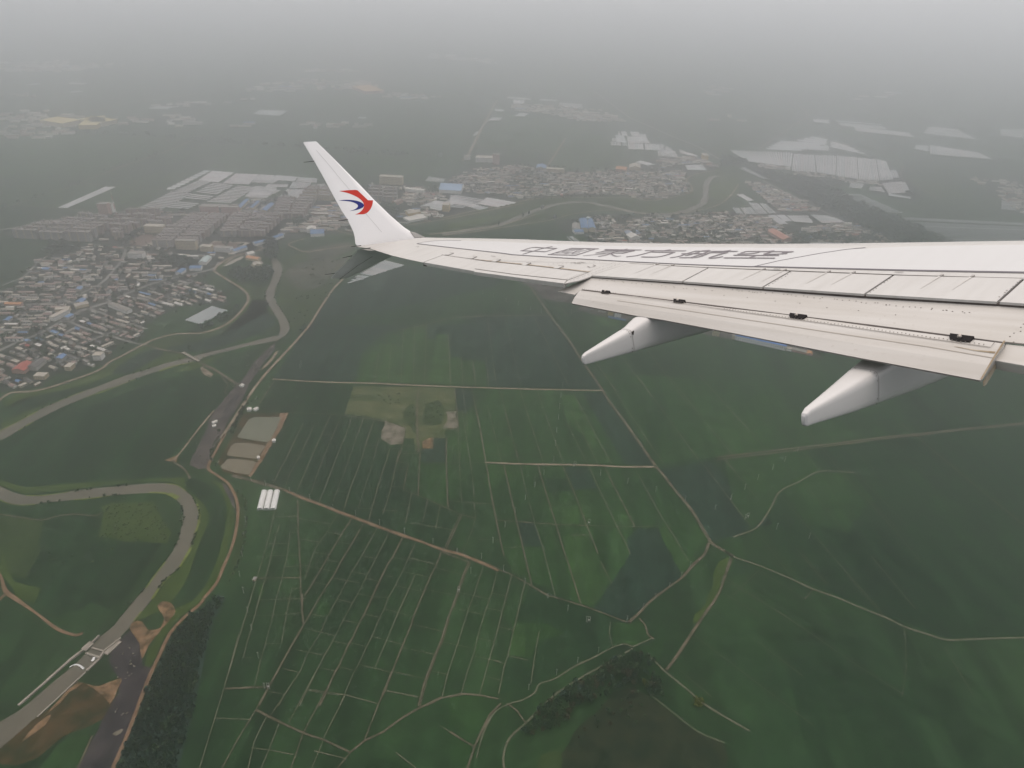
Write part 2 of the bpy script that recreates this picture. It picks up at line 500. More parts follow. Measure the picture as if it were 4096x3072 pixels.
area('weedy_plot', 'C3', [(1040, 492), (1300, 497), (1545, 502), (1845, 507), (1870, 838), (1775, 845), (1770, 905), (1675, 912), (1670, 990), (1580, 995), (1530, 1010), (1520, 910), (1450, 910), (1450, 830), (1380, 795), (1280, 765), (1200, 750), (960, 715), (1000, 600)], M['wild'], Z2, rough=2)
area('weedy_plot', 'C3', [(1430, 700), (1480, 650), (1535, 650), (1535, 880), (1470, 800)], M['grass_dark'], Z3, rough=4, smooth=2)
area('weedy_plot', 'C3', [(1600, 640), (1720, 600), (1760, 680), (1740, 800), (1640, 800), (1580, 770)], M['grass_dark'], Z3, rough=5, smooth=2)
area('fallow_plot', 'C3', [(1290, 770), (1450, 830), (1440, 910), (1420, 960), (1330, 970), (1250, 910)], M['bare'], Z3, rough=3)
area('fallow_plot', 'C3', [(1780, 700), (1862, 690), (1868, 830), (1760, 830), (1790, 770)], M['bare'], Z3, rough=4)
area('fallow_plot', 'C3', [(1590, 940), (1670, 900), (1672, 992), (1590, 995)], M['soil'], Z3, rough=3)
area('crop_field', 'C3', [(1780, 845), (1850, 845), (1850, 510), (1990, 512), (2260, 515), (2290, 1110), (2100, 1106), (1785, 1106)], M['crop_mid'], Z2)
area('crop_field', 'C3', [(1852, 512), (1985, 514), (2000, 640), (1950, 695), (1868, 695)], M['crop_blue'], Z3)
area('crop_field', 'C3', [(1580, 1005), (1680, 998), (1680, 915), (1772, 912), (1778, 1105), (1578, 1105)], M['crop_blue'], Z3)
area('crop_field', 'C3', [(1570, 1115), (1780, 1114), (1795, 1465), (1730, 1445), (1555, 1368)], M['crop_mid'], Z2)
area('crop_field', 'C3', [(1795, 1114), (2095, 1114), (2150, 1438), (1800, 1412)], M['crop_mid'], Z2)
area('crop_field', 'C7', [(0, 112), (1010, 130), (1440, 728), (90, 700)], M['crop_mid'], Z1)
area('crop_field', 'C7', [(690, 160), (800, 160), (1000, 540), (1090, 700), (990, 715), (870, 480), (740, 390)], M['crop_light'], Z2)
area('crop_field', 'C7', [(860, 140), (1020, 135), (1440, 725), (1210, 720), (1100, 540)], M['crop_blue'], Z2)
area('crop_field', 'C7', [(1040, 0), (1420, 0), (2400, 100), (2400, 610), (1900, 665), (1460, 720)], M['crop_mid'], Z1)
area('crop_field', 'C7', [(1900, 440), (2212, 430), (2400, 600), (2000, 650)], M['crop_light'], Z2)
area('crop_field', 'C7', [(90, 720), (1450, 748), (1880, 1330), (1730, 1530), (1640, 1640), (1500, 1740), (1240, 1960), (850, 1845), (300, 1590), (230, 1420)], M['crop_mid'], Z1)
area('crop_field', 'C7', [(240, 735), (360, 735), (385, 820), (265, 830)], M['crop_light'], Z2)
area('crop_field', 'C7', [(720, 740), (900, 745), (985, 915), (800, 925)], M['crop_blue'], Z2)
area('crop_field', 'C7', [(560, 835), (730, 835), (780, 930), (590, 945)], M['crop_dark'], Z2)
area('crop_field', 'C7', [(800, 925), (935, 925), (870, 1050), (840, 1040)], M['crop_light'], Z3)
area('crop_field', 'C7', [(630, 1060), (840, 1045), (895, 1200), (660, 1195)], M['crop_light'], Z2)
area('crop_field', 'C7', [(345, 1185), (480, 1195), (540, 1380), (385, 1380)], M['crop_blue'], Z2)
area('crop_field', 'C7', [(690, 1300), (920, 1290), (990, 1440), (1085, 1670), (960, 1850), (850, 1840), (750, 1530)], M['crop_light'], Z2, rough=3)
area('crop_field', 'C6', [(1310, 230), (1470, 225), (1520, 340), (1650, 580), (1640, 640), (1500, 745), (1250, 955), (1200, 965), (960, 870), (1090, 680), (1250, 430), (1220, 310)], M['crop_blue'], Z3, rough=2)
area('crop_field', 'C6', [(1480, 240), (1530, 220), (1610, 310), (1735, 520), (1660, 600), (1560, 410)], M['crop_light'], Z4, rough=2)
area('crop_field', 'C7', [(1490, 760), (1890, 690), (2400, 1200), (2212, 1230), (2100, 1300), (1900, 1330), (1640, 960)], M['crop_blue'], Z1)
area('crop_field', 'R3', [(0, 255), (580, 185), (720, 340), (560, 410), (410, 490), (330, 640), (200, 770), (60, 600)], M['crop_mid'], Z2)
area('crop_field', 'R3', [(600, 185), (1400, 85), (2212, 760), (2212, 1560), (1650, 1580), (1000, 1330), (560, 1140), (280, 760), (420, 500), (720, 350)], M['crop_dark'], Z1)
area('crop_field', 'R3', [(430, 480), (720, 360), (960, 360), (1100, 560), (900, 800), (600, 740)], M['crop_mid'], Z2, rough=6)
area('crop_field', 'R3', [(1410, 80), (2300, -20), (2300, 760)], M['crop_dark'], Z1)
area('crop_field', 'R3', [(80, 990), (640, 1220), (590, 1290), (250, 1075), (20, 1130)], M['crop_dark'], Z2)
# lower left bend
area('meadow', 'L3', [(1240, 220), (1300, 360), (1380, 470), (1340, 550), (1000, 530), (800, 500), (830, 340), (820, 260), (900, 225)], M['grass'], Z2, rough=3)
area('meadow', 'L3', [(-60, 20), (200, 100), (500, 75), (1100, 40), (1480, 20), (1500, 100), (1380, 55), (1200, 45), (900, 75), (500, 125), (200, 150), (-60, 60)], M['grass'], Z2)
area('crop_field', 'L3', [(1480, 60), (1560, 20), (1640, 60), (1760, 140), (1815, 260), (1800, 460), (1740, 700), (1640, 900), (1540, 1010), (1400, 1000), (1500, 850), (1600, 560), (1680, 360), (1640, 240)], M['crop_dark'], Z3, smooth=3)
area('meadow', 'L3', [(1500, 120), (1660, 240), (1690, 360), (1620, 560), (1500, 860), (1390, 1010), (1300, 1090), (1080, 1180), (1230, 1000), (1440, 740), (1530, 580), (1610, 310), (1570, 190)], M['grass'], Z2, rough=2)
area('meadow', 'L3', [(1700, 40), (1800, 70), (1870, 200), (1880, 400), (1830, 600), (1740, 860), (1640, 1000), (1440, 1150), (1320, 1310), (1200, 1560), (1140, 1640), (1200, 1400), (1320, 1200), (1420, 1070), (1560, 1010), (1660, 880), (1760, 640), (1815, 440), (1830, 260), (1780, 120)], M['grass'], Z2, rough=2)
area('verge', 'L3', [(1830, 60), (1930, 180), (1970, 320), (1950, 560), (1900, 780), (1820, 900), (1880, 640), (1930, 380), (1910, 180)], M['grass_dark'], Z2, rough=2)
area('crop_field', 'L3', [(380, 340), (760, 340), (730, 480), (620, 500), (560, 600), (380, 610), (320, 560)], M['crop_dark'], Z2, rough=3)
area('meadow', 'L3', [(-60, 340), (340, 370), (320, 620), (200, 840), (80, 820), (-60, 560)], M['grass_dark'], Z1, rough=4)
area('meadow', 'L3', [(0, 600), (60, 740), (120, 860), (340, 920), (260, 1040), (120, 1000), (0, 780)], M['grass'], Z2, rough=6)
area('crop_field', 'L3', [(740, 540), (1000, 540), (1310, 570), (1180, 760), (1020, 980), (900, 1060), (700, 1040), (620, 1100), (420, 1160), (260, 1060), (380, 820), (640, 700)], M['crop_dark'], Z2, rough=8)
area('meadow', 'L4', [(-60, 1330), (240, 1290), (480, 1130), (680, 960), (900, 1150), (820, 1290), (720, 1350), (520, 1400), (320, 1560), (120, 1640), (-60, 1659)], M['soil_dark'], Z1, rough=8)
area('crop_field', 'L4', [(320, 1659), (470, 1460), (700, 1350), (740, 1420), (640, 1659)], M['crop_mid'], Z2, rough=4)
area('bare_soil', 'L4', [(1260, 350), (1300, 320), (1390, 330), (1415, 400), (1370, 480), (1290, 560), (1220, 640), (1180, 720), (1150, 780), (1120, 650), (1060, 540), (1080, 490), (1150, 490), (1190, 550), (1300, 530), (1310, 450), (1280, 390)], M['soil'], Z4, rough=4, smooth=2)
area('bare_soil', 'L4', [(680, 980), (800, 1000), (970, 950), (960, 1020), (900, 1140), (830, 1060), (740, 1010)], M['soil'], Z4, rough=4, smooth=2)
area('bare_soil', 'L4', [(250, 1360), (330, 1270), (410, 1230), (360, 1320), (270, 1380), (190, 1430)], M['soil'], Z4, rough=4, smooth=2)
area('bare_soil', 'L4', [(660, 980), (560, 1060), (470, 1150), (380, 1220), (440, 1150), (540, 1040), (620, 970)], M['soil'], Z4, rough=2)
area('spoil_ground', 'L4', [(1060, 540), (1000, 600), (900, 680), (860, 800), (900, 860), (960, 960), (950, 1050), (900, 1150), (800, 1300), (740, 1430), (680, 1550), (600, 1720), (880, 1720), (1000, 1430), (1100, 1180), (1180, 980), (1230, 850), (1150, 830), (1140, 750), (1110, 650), (1080, 560)], M['coal'], Z3, rough=3)
area('spoil_ground', 'L2', [(2212, 340), (2120, 420), (2040, 500), (1990, 580), (1940, 650), (1850, 740), (1760, 850), (1690, 950), (1660, 1050), (1610, 1140), (1560, 1240), (1520, 1330), (1600, 1360), (1680, 1350), (1700, 1240), (1760, 1120), (1820, 1000), (1900, 880), (1960, 780), (2000, 680), (2060, 600), (2120, 500), (2212, 400)], M['gravel'], Z3, rough=2)
area('spoil_ground', 'L2', [(1900, 760), (1930, 770), (1880, 850), (1830, 910), (1800, 900), (1840, 820)], M['coal'], Z4, rough=1.5)
area('spoil_ground', 'L3', [(1780, 60), (1830, 90), (1880, 170), (1900, 300), (1880, 260), (1820, 150)], M['gravel'], Z4, rough=1.5)
area('bare_soil', 'C3', [(425, 210), (410, 250), (360, 310), (290, 370), (310, 330), (370, 270), (400, 220)], M['road'], Z4, rough=1)
area('bare_soil', 'L2', [(1620, 540), (1660, 560), (1720, 600), (1700, 610), (1640, 590)], M['road'], Z4, rough=1)
area('bare_soil', 'L2', [(1320, 1290), (1400, 1260), (1440, 1240), (1420, 1310), (1380, 1300)], M['soil'], Z4, rough=1.5)
area('spoil_ground', 'WC', [(380, 560), (600, 570), (740, 600), (840, 660), (780, 730), (660, 720), (540, 690), (480, 620)], M['gravel'], Z2, rough=5)
area('crop_field', 'WC', [(660, 730), (800, 760), (830, 820), (740, 825), (680, 770)], M['crop_dark'], Z2)
area('crop_field', 'WC', [(960, 830), (1180, 880), (1160, 910), (1020, 915), (980, 870)], M['crop_light'], Z2)
area('meadow', 'C6', [(2030, 460), (1960, 500), (1920, 580), (1910, 680), (1850, 830), (1760, 940), (1750, 1000), (1800, 980), (1900, 860), (1970, 720), (2010, 580), (2060, 470)], M['grass'], Z3, rough=2)
area('crop_field', 'C6', [(1110, 980), (1250, 1000), (1330, 960), (1390, 1080), (1430, 1120), (1270, 1170), (1200, 1150), (1110, 1180)], M['crop_mid'], Z2)
area('crop_field', 'C6', [(300, 980), (560, 1000), (700, 1060), (520, 1160), (440, 1270), (270, 1240)], M['crop_light'], Z2, rough=5)
area('crop_field', 'C6', [(460, 700), (900, 860), (1200, 975), (1100, 980), (1100, 1180), (800, 1330), (520, 1470), (210, 1560), (300, 1000)], M['crop_dark'], Z1)
area('crop_field', 'C6', [(1340, 1190), (1500, 1120), (1520, 1180), (1480, 1300), (1420, 1260)], M['crop_mid'], Z2)
area('fallow_land', 'B', [(1330, 1060), (1480, 1020), (1620, 1100), (2000, 1370), (2212, 1460), (2212, 1720), (870, 1720), (900, 1560), (1000, 1350), (1200, 1180)], M['scrub'], Z1, rough=5)
area('crop_field', 'B', [(0, 1090), (240, 1080), (400, 1140), (260, 1300), (200, 1480), (160, 1700), (0, 1700)], M['crop_mid'], Z2)
area('meadow', 'B', [(720, 1560), (880, 1510), (900, 1659), (700, 1659)], M['grass_dark'], Z2, rough=3)
area('crop_field', 'C5', [(270, 700), (300, 660), (310, 760), (270, 830)], M['crop_light'], Z2, rough=1)
area('crop_field', 'C5', [(740, 830), (860, 820), (820, 930), (740, 940)], M['crop_mid'], Z2, rough=2)
area('crop_field', 'C5', [(480, 430), (600, 430), (600, 530), (480, 540)], M['crop_mid'], Z2)
area('crop_field', 'C5', [(1960, 900), (2070, 930), (2040, 1060), (1900, 1030)], M['crop_mid'], Z2)

# water
area('river', 'L2', [(2212, 290), (1960, 352), (1810, 390), (1600, 440), (1500, 467), (1330, 510), (1150, 570), (1000, 610), (900, 650), (800, 690), (650, 745), (480, 815), (350, 870), (250, 920), (130, 985), (0, 1050), (-120, 1112), (-120, 1178), (50, 1110), (150, 1050), (270, 980), (400, 910), (550, 840), (700, 780), (800, 735), (950, 690), (1100, 630), (1250, 580), (1400, 530), (1500, 510), (1600, 480), (1700, 445), (1810, 418), (1960, 380), (2212, 330)], M['water'], Z3, rough=0.9)
area('river', 'C1', [(372, 1090), (385, 1130), (390, 1190), (375, 1250), (345, 1310), (325, 1340), (325, 1390), (345, 1440), (390, 1510), (430, 1570), (443, 1620), (440, 1659), (430, 1700), (400, 1699), (402, 1745), (450, 1715), (490, 1690), (522, 1640), (515, 1600), (490, 1550), (450, 1490), (415, 1430), (395, 1380), (400, 1320), (430, 1260), (455, 1210), (462, 1160), (445, 1110), (410, 1068), (390, 1070)], M['water'], Z4, rough=0.9)
area('river', 'L3', [(-80, 30), (0, 85), (60, 120), (130, 150), (210, 165), (330, 165), (450, 150), (600, 125), (750, 108), (900, 95), (1050, 80), (1200, 70), (1320, 68), (1420, 85), (1500, 130), (1550, 180), (1590, 240), (1600, 310), (1590, 400), (1560, 490), (1530, 580), (1490, 650), (1440, 740), (1380, 800), (1300, 890), (1230, 990), (1150, 1090), (1090, 1170), (1020, 1250), (960, 1315), (840, 1418), (735, 1390), (800, 1310), (920, 1210), (1000, 1110), (1080, 1010), (1170, 910), (1250, 800), (1330, 700), (1400, 600), (1440, 500), (1465, 400), (1470, 300), (1450, 230), (1400, 185), (1320, 152), (1200, 145), (1050, 152), (900, 165), (750, 185), (600, 200), (450, 215), (350, 222), (270, 238), (170, 242), (80, 230), (0, 200), (-80, 170)], M['water'], Z3, rough=0.7)
area('river', 'L4', [(735, 697), (840, 724), (800, 770), (700, 880), (600, 970), (450, 1110), (300, 1240), (200, 1330), (100, 1420), (0, 1500), (-140, 1610), (-140, 1375), (0, 1290), (150, 1200), (300, 1080), (450, 950), (600, 830), (690, 738)], M['water'], Z3 - .02, rough=0.5)
road('river', 'C2', [(-60, 1285), (0, 1272), (200, 1240), (400, 1205), (550, 1145), (700, 1085), (850, 1040), (1000, 1022), (1120, 1028), (1300, 1065), (1500, 1105), (1700, 1120), (1850, 1105), (1960, 1070), (2030, 1030), (2060, 980), (2055, 900), (2080, 850), (2110, 820), (2170, 812)], 17, M['water'], Z3, jitter=.5)
poly = [(75, 950), (180, 950), (325, 970), (255, 1080), (10, 1045)]
area('pond_bank', 'C3', [(150, 715), (510, 703), (460, 820), (380, 950), (290, 1100), (200, 1222), (100, 1215), (-20, 1180), (-60, 1100), (60, 900), (130, 760)], M['soil_dark'], Z2, rough=1)
area('pond_bank', 'C3', [(440, 712), (512, 703), (460, 822), (380, 955), (290, 1105), (210, 1222), (190, 1215), (265, 1090), (335, 960), (420, 830)], M['road_red'], Z3, rough=1)
area('fish_pond', 'C3', [(235, 742), (440, 740), (448, 750), (415, 830), (360, 930), (340, 944), (110, 908), (100, 900), (150, 820), (190, 760)], M['water_green'], Z4)
area('fish_pond', 'C3', [(85, 950), (180, 950), (310, 966), (325, 975), (260, 1072), (245, 1078), (25, 1052), (14, 1040), (50, 975)], M['water_brown'], Z4)
area('fish_pond', 'L2', [(1830, 1282), (1910, 1280), (2045, 1298), (2060, 1308), (2010, 1398), (1990, 1405), (1890, 1392), (1790, 1358), (1775, 1340)], M['water_brown'], Z4)

# reedy banks along the water
for v, w, pts in [('L3', 3.0, [(1200, 145), (1320, 150), (1390, 172), (1425, 195)]), ('L3', 5.0, [(1350, 158), (1400, 178), (1430, 190)]), ('L3', 1.6, [(1330, 68), (1420, 83), (1500, 128)]), ('L3', 2.4, [(1570, 200), (1598, 270), (1604, 330), (1592, 400), (1565, 480)]),
                  ('L3', 3.0, [(1530, 585), (1490, 655), (1440, 745)]), ('L3', 2.2, [(1380, 805), (1300, 890), (1225, 1000)]), ('L3', 2.0, [(1330, 700), (1250, 805), (1170, 912)]), ('L3', 2.0, [(1140, 1100), (1080, 1175)]), ('L3', 1.6, [(210, 168), (330, 168), (450, 153), (560, 134)]),
                  ('L3', 1.6, [(0, 203), (80, 233), (170, 245), (280, 238)]), ('L3', 1.6, [(600, 200), (750, 186), (880, 168)]), ('L2', 3.0, [(1280, 575), (1400, 535), (1560, 500)]), ('L2', 2.6, [(470, 815), (560, 780), (670, 735)]), ('L2', 2.6, [(150, 1050), (270, 982)]), ('L2', 2.0, [(700, 782), (900, 712), (1100, 634)]), ('L2', 2.0, [(0, 1052), (130, 987), (300, 895)])]:
    road('reed_bank', v, pts, w, M['bank'], Z5 + rnd.random() * .05, jitter=1.4, step=3.0)

# roads
road('levee_road', 'L2', [(-80, 880), (-20, 820), (30, 780), (100, 745), (250, 735), (400, 705), (550, 655), (700, 605), (820, 550), (880, 500), (1000, 440), (1150, 360), (1250, 315), (1400, 275), (1500, 270), (1620, 265), (1750, 230), (1850, 175), (1920, 110), (1970, 50), (1996, 0), (1980, -60), (1900, -120), (1800, -180), (1740, -220), (1725, -240), (1760, -285), (1850, -340), (1950, -370), (2100, -400)], 5.0, M['road'], Z5)
road('dirt_road', 'C1', [(950, 1240), (880, 1310), (800, 1420), (700, 1580), (640, 1659), (560, 1750), (450, 1870), (320, 2010), (220, 2140), (120, 2290), (30, 2430), (-30, 2520)], 4.6, M['road'], Z5)
road('dirt_road', 'L2', [(1810, 1081), (1750, 1190), (1700, 1280), (1675, 1340), (1690, 1375), (1760, 1420), (1830, 1470), (1870, 1530), (1900, 1600), (1915, 1700), (1900, 1850), (1860, 2000), (1800, 2140), (1740, 2280), (1640, 2400)], 3.6, M['road_red'], Z5)
road('dirt_road', 'L4', [(1640, 300), (1600, 350), (1480, 450), (1380, 560), (1330, 650), (1290, 740), (1240, 840), (1200, 930), (1130, 1110), (1050, 1330), (980, 1500), (910, 1659), (870, 1760)], 3.6, M['road_red'], Z5)
road('farm_road', 'C3', [(60, 1210), (110, 1225), (210, 1250), (330, 1285), (480, 1330), (640, 1400), (800, 1460), (960, 1520), (1130, 1585), (1250, 1630), (1400, 1683), (1560, 1738), (1750, 1808), (1900, 1848), (2100, 1928), (2200, 1978)], 5.4, M['path'], Z5, jitter=.5)
road('farm_road', 'C3', [(480, 1330), (640, 1400), (800, 1460), (960, 1520), (1130, 1585), (1250, 1630), (1400, 1683), (1560, 1738), (1750, 1808), (1900, 1848), (2100, 1928), (2200, 1978)], 2.6, M['road_red'], Z6, jitter=.5)
road('farm_road', 'C6', [(180, 565), (230, 575), (300, 605), (400, 660), (460, 695), (580, 765), (650, 785), (850, 845), (1000, 900), (1200, 975), (1260, 990)], 1.8, M['path'], Z5, jitter=.6)
road('farm_road', 'WC', [(440, 590), (490, 660), (620, 850), (750, 1020), (880, 1220), (1020, 1420), (1060, 1490), (1200, 1680), (1320, 1850), (1450, 2035)], 4.0, M['path'], Z5, jitter=.3)
road('farm_road', 'C7', [(1450, 735), (1500, 790), (1620, 940), (1750, 1100), (1870, 1300), (1900, 1350), (1980, 1400), (2080, 1460)], 4.4, M['path'], Z5, jitter=.5)
road('farm_road', 'R3', [(0, 935), (60, 975), (250, 1040), (480, 1135), (650, 1215), (820, 1275), (1000, 1350), (1200, 1430), (1320, 1490), (1500, 1550), (1640, 1590), (1800, 1585), (2300, 1570)], 2.4, M['balk'], Z5, jitter=.5)
road('farm_road', 'C3', [(380, 435), (600, 450), (900, 463), (1200, 470), (1500, 485), (1900, 500), (2212, 510), (2500, 518), (3030, 528)], 3.4, M['road'], Z5, jitter=.4)
road('farm_road', 'C7', [(80, 705), (350, 715), (700, 722), (1000, 730), (1200, 740), (1450, 740)], 3.4, M['road'], Z5, jitter=.5)
road('farm_road', 'R3', [(-60, 262), (0, 250), (400, 203), (800, 153), (1200, 100), (1410, 80), (1700, 45), (2300, -14)], 2.2, M['path'], Z5, jitter=.5)
road('farm_road', 'R3', [(-60, 240), (0, 232), (400, 185), (800, 138), (1200, 88), (1410, 70), (1700, 35), (2300, -24)], 2.6, M['path'], Z5, jitter=.5)
road('farm_road', 'C6', [(2060, 470), (2030, 560), (1980, 700), (1930, 800), (1860, 900), (1790, 1000), (1720, 1100), (1620, 1260), (1540, 1370)], 3.0, M['path'], Z5, jitter=.5)
road('farm_road', 'C6', [(1390, 1250), (1470, 1320), (1540, 1390), (1700, 1520), (1840, 1640), (2000, 1740), (2212, 1860)], 2.0, M['balk'], Z5, jitter=.5)
road('farm_road', 'C6', [(1420, 1115), (1340, 1150), (1270, 1180), (1200, 1160), (1100, 1190), (950, 1270), (800, 1340), (640, 1440), (520, 1480), (480, 1550), (380, 1610), (280, 1640), (170, 1700), (100, 1800), (50, 1930), (10, 2080)], 1.5, M['balk'], Z5, jitter=.6)
road('farm_road', 'C6', [(1880, 345), (1850, 430), (1760, 520), (1660, 630), (1560, 700), (1430, 800), (1310, 920), (1230, 990)], 3.0, M['path'], Z5, jitter=.6)
road('farm_road', 'C6', [(1320, 950), (1370, 1010), (1390, 1080), (1440, 1120)], 2.0, M['path'], Z5, jitter=.5)
road('farm_road', 'B', [(1470, 700), (1300, 800), (1000, 965), (820, 1090), (620, 1290), (480, 1420), (430, 1560), (440, 1700)], 2.0, M['balk'], Z5, jitter=.4)
road('farm_road', 'B', [(1600, 1060), (1800, 1220), (2000, 1370), (2212, 1460)], 1.8, M['balk_dim'], Z5, jitter=.4)
road('bridge_road', 'L2', [(1170, 362), (1300, 400), (1400, 418), (1490, 440), (1540, 465)], 4.6, M['path'], Z6, jitter=.3)
road('bridge_road', 'L2', [(1570, 482), (1650, 525), (1740, 570), (1850, 640), (1930, 690)], 5.0, M['path'], Z6, jitter=.4)
road('dirt_track', 'L2', [(1400, 1290), (1480, 1190), (1580, 1060), (1640, 985), (1720, 890)], 2.6, M['road'], Z5, jitter=.5)
road('dirt_track', 'L2', [(1380, 1290), (1440, 1330), (1500, 1380), (1530, 1440)], 2.6, M['path'], Z5, jitter=.5)
road('dirt_track', 'L2', [(1640, 530), (1620, 560), (1650, 600), (1700, 625)], 2.0, M['road'], Z6, jitter=.5)
road('dirt_track', 'L2', [(1780, 620), (1830, 680), (1810, 740), (1830, 760)], 1.6, M['path'], Z5, jitter=.5)
road('dirt_track', 'L3', [(-20, 780), (10, 830), (30, 900), (60, 950), (140, 1010), (260, 1090), (380, 1180), (480, 1250), (600, 1290), (665, 1275)], 3.4, M['road_red'], Z5, jitter=.7)
road('dirt_track', 'L3', [(60, 950), (20, 980), (-40, 1040)], 3.0, M['road_red'], Z5 + .03, jitter=.5)
road('dirt_track', 'L3', [(-40, 310), (150, 340), (330, 365), (450, 335), (600, 315), (760, 330), (820, 300)], 1.6, M['path'], Z5, jitter=.7)
road('dirt_track', 'L4', [(740, 1400), (690, 1520), (620, 1680)], 1.6, M['path'], Z5, jitter=.6)
road('ditch', 'R3', [(960, 352), (705, 343), (560, 415), (410, 490), (350, 590), (270, 720), (200, 780), (60, 830)], 2.0, M['balk'], Z5, jitter=.5)
road('ditch', 'C1', [(2300, 1275), (2212, 1290), (1850, 1370), (1500, 1450), (1200, 1510), (860, 1560)], 4.0, M['crop_dark'], Z5, jitter=.5)
road('farm_road', 'C1', [(1400, 1650), (1600, 1610), (1750, 1570), (1900, 1545), (2212, 1535), (2610, 1532)], 2.4, M['path'], Z5, jitter=.5)
road('levee_road', 'C2', [(-60, 1150), (200, 1090), (400, 1050), (700, 995), (950, 984), (1200, 988), (1450, 985), (1560, 1008), (1680, 1005), (1850, 970), (1945, 940), (1935, 880), (1900, 850), (1940, 810), (2030, 785), (2170, 765)], 5.0, M['road'], Z5, jitter=.3)
road('levee_road', 'C2', [(-60, 1292), (200, 1262), (500, 1215), (820, 1165), (960, 1125), (1200, 1092), (1400, 1090), (1650, 1122), (1900, 1105), (2100, 1065), (2212, 1012), (2280, 940), (2320, 880)], 4.5, M['road'], Z5, jitter=.3)
road('levee_road', 'C1', [(2400, 630), (2212, 668), (1900, 735), (1700, 770), (1450, 810)], 5.0, M['road'], Z5, jitter=.3)
road('levee_road', 'C1', [(1640, 882), (1900, 850), (2212, 808), (2500, 720)], 5.0, M['road'], Z5, jitter=.3)
road('levee_road', 'C1', [(1040, 965), (800, 1000), (650, 1022), (560, 990), (515, 955), (640, 915)], 4.5, M['road'], Z5, jitter=.3)
road('levee_road', 'C1', [(1040, 890), (900, 850), (780, 815)], 4.0, M['road'], Z5, jitter=.3)
road('levee_road', 'C1', [(0, 1115), (60, 1070), (130, 1045), (260, 1010), (320, 985)], 4.5, M['road'], Z5, jitter=.3)
road('country_road', 'C2', [(380, 200), (330, 290), (250, 440), (190, 560), (140, 650), (100, 690)], 9.0, M['road'], Z5, jitter=.3)
road('country_road', 'C2', [(190, 562), (400, 580), (640, 605), (850, 632)], 6.0, M['path'], Z5, jitter=.3)
road('country_road', 'C2', [(930, 508), (850, 632), (770, 760)], 7.0, M['road'], Z5, jitter=.3)
road('country_road', 'C2', [(1160, 130), (1280, 220), (1400, 310), (1460, 350), (1600, 410), (1800, 500), (2000, 580), (2170, 680)], 9.0, M['asphalt'], Z5, jitter=.3)
road('country_road', 'R1', [(600, 175), (690, 220), (730, 285), (660, 330), (590, 380), (480, 450), (400, 505)], 9.0, M['path'], Z5, jitter=.3)
road('country_road', 'R1', [(1340, 590), (1385, 620), (1370, 680), (1400, 725), (1480, 770), (1570, 810), (1615, 850)], 5.0, M['path'], Z5, jitter=.3)
road('country_road', 'T', [(350, 500), (560, 460), (800, 425), (1000, 392)], 14.0, M['path'], Z5, jitter=.3)
road('country_road', 'T', [(440, 775), (620, 710), (760, 660), (850, 620), (900, 605)], 9.0, M['path'], Z5, jitter=.5)
road('country_road', 'T', [(520, 540), (620, 525), (700, 510), (930, 493)], 10.0, M['path'], Z5, jitter=.3)
road('country_road', 'L1', [(-40, 480), (110, 440), (300, 380), (560, 300), (640, 265), (900, 160), (1100, 90), (1300, 20)], 5.0, M['balk'], Z5, jitter=.6)
road('country_road', 'L1', [(640, 265), (860, 288), (1100, 305), (1310, 322)], 5.0, M['path'], Z5, jitter=.3)
road('country_road', 'L1', [(120, 440), (450, 468), (780, 492)], 4.0, M['balk'], Z5, jitter=.4)
road('country_road', 'L1', [(-40, 650), (200, 610), (460, 560), (780, 510), (1150, 490)], 7.0, M['asphalt'], Z5, jitter=.3)
# streets of the riverside village
for w, pts in [(6, [(790, 1090), (850, 1040), (920, 960), (980, 890), (1000, 840), (1015, 790)]), (7, [(-60, 1640), (150, 1540), (330, 1470), (640, 1300), (850, 1230), (1130, 1110), (1350, 1040), (1700, 960), (1760, 900)]),
               (5, [(500, 1200), (760, 1290), (960, 1370), (1180, 1440)]), (5, [(560, 1380), (700, 1440), (900, 1500), (1090, 1555), (1180, 1565)]), (4, [(0, 1250), (300, 1240), (560, 1190), (790, 1090)]),
               (4, [(700, 1545), (860, 1480), (960, 1440)]), (4, [(20, 1090), (200, 1010), (330, 870)]), (4, [(330, 1320), (560, 1380), (640, 1300)])]:
    road('village_street', 'L1', pts, w, M['asphalt'], Z4, jitter=.3)
for w, pts in [(5, [(600, 1010), (700, 960), (820, 870)]), (5, [(1460, 850), (1480, 950), (1560, 1005)]), (5, [(1120, 1290), (1200, 1360), (1260, 1420)])]:
    road('village_street', 'C2', pts, w, M['asphalt'], Z4, jitter=.3)
for w, pts in [(6, [(430, 720), (620, 820), (860, 940), (1000, 1010), (1180, 1090), (1380, 1165)]), (5, [(100, 1000), (190, 1070)])]:
    road('village_street', 'R1', pts, w, M['asphalt'], Z4, jitter=.3)

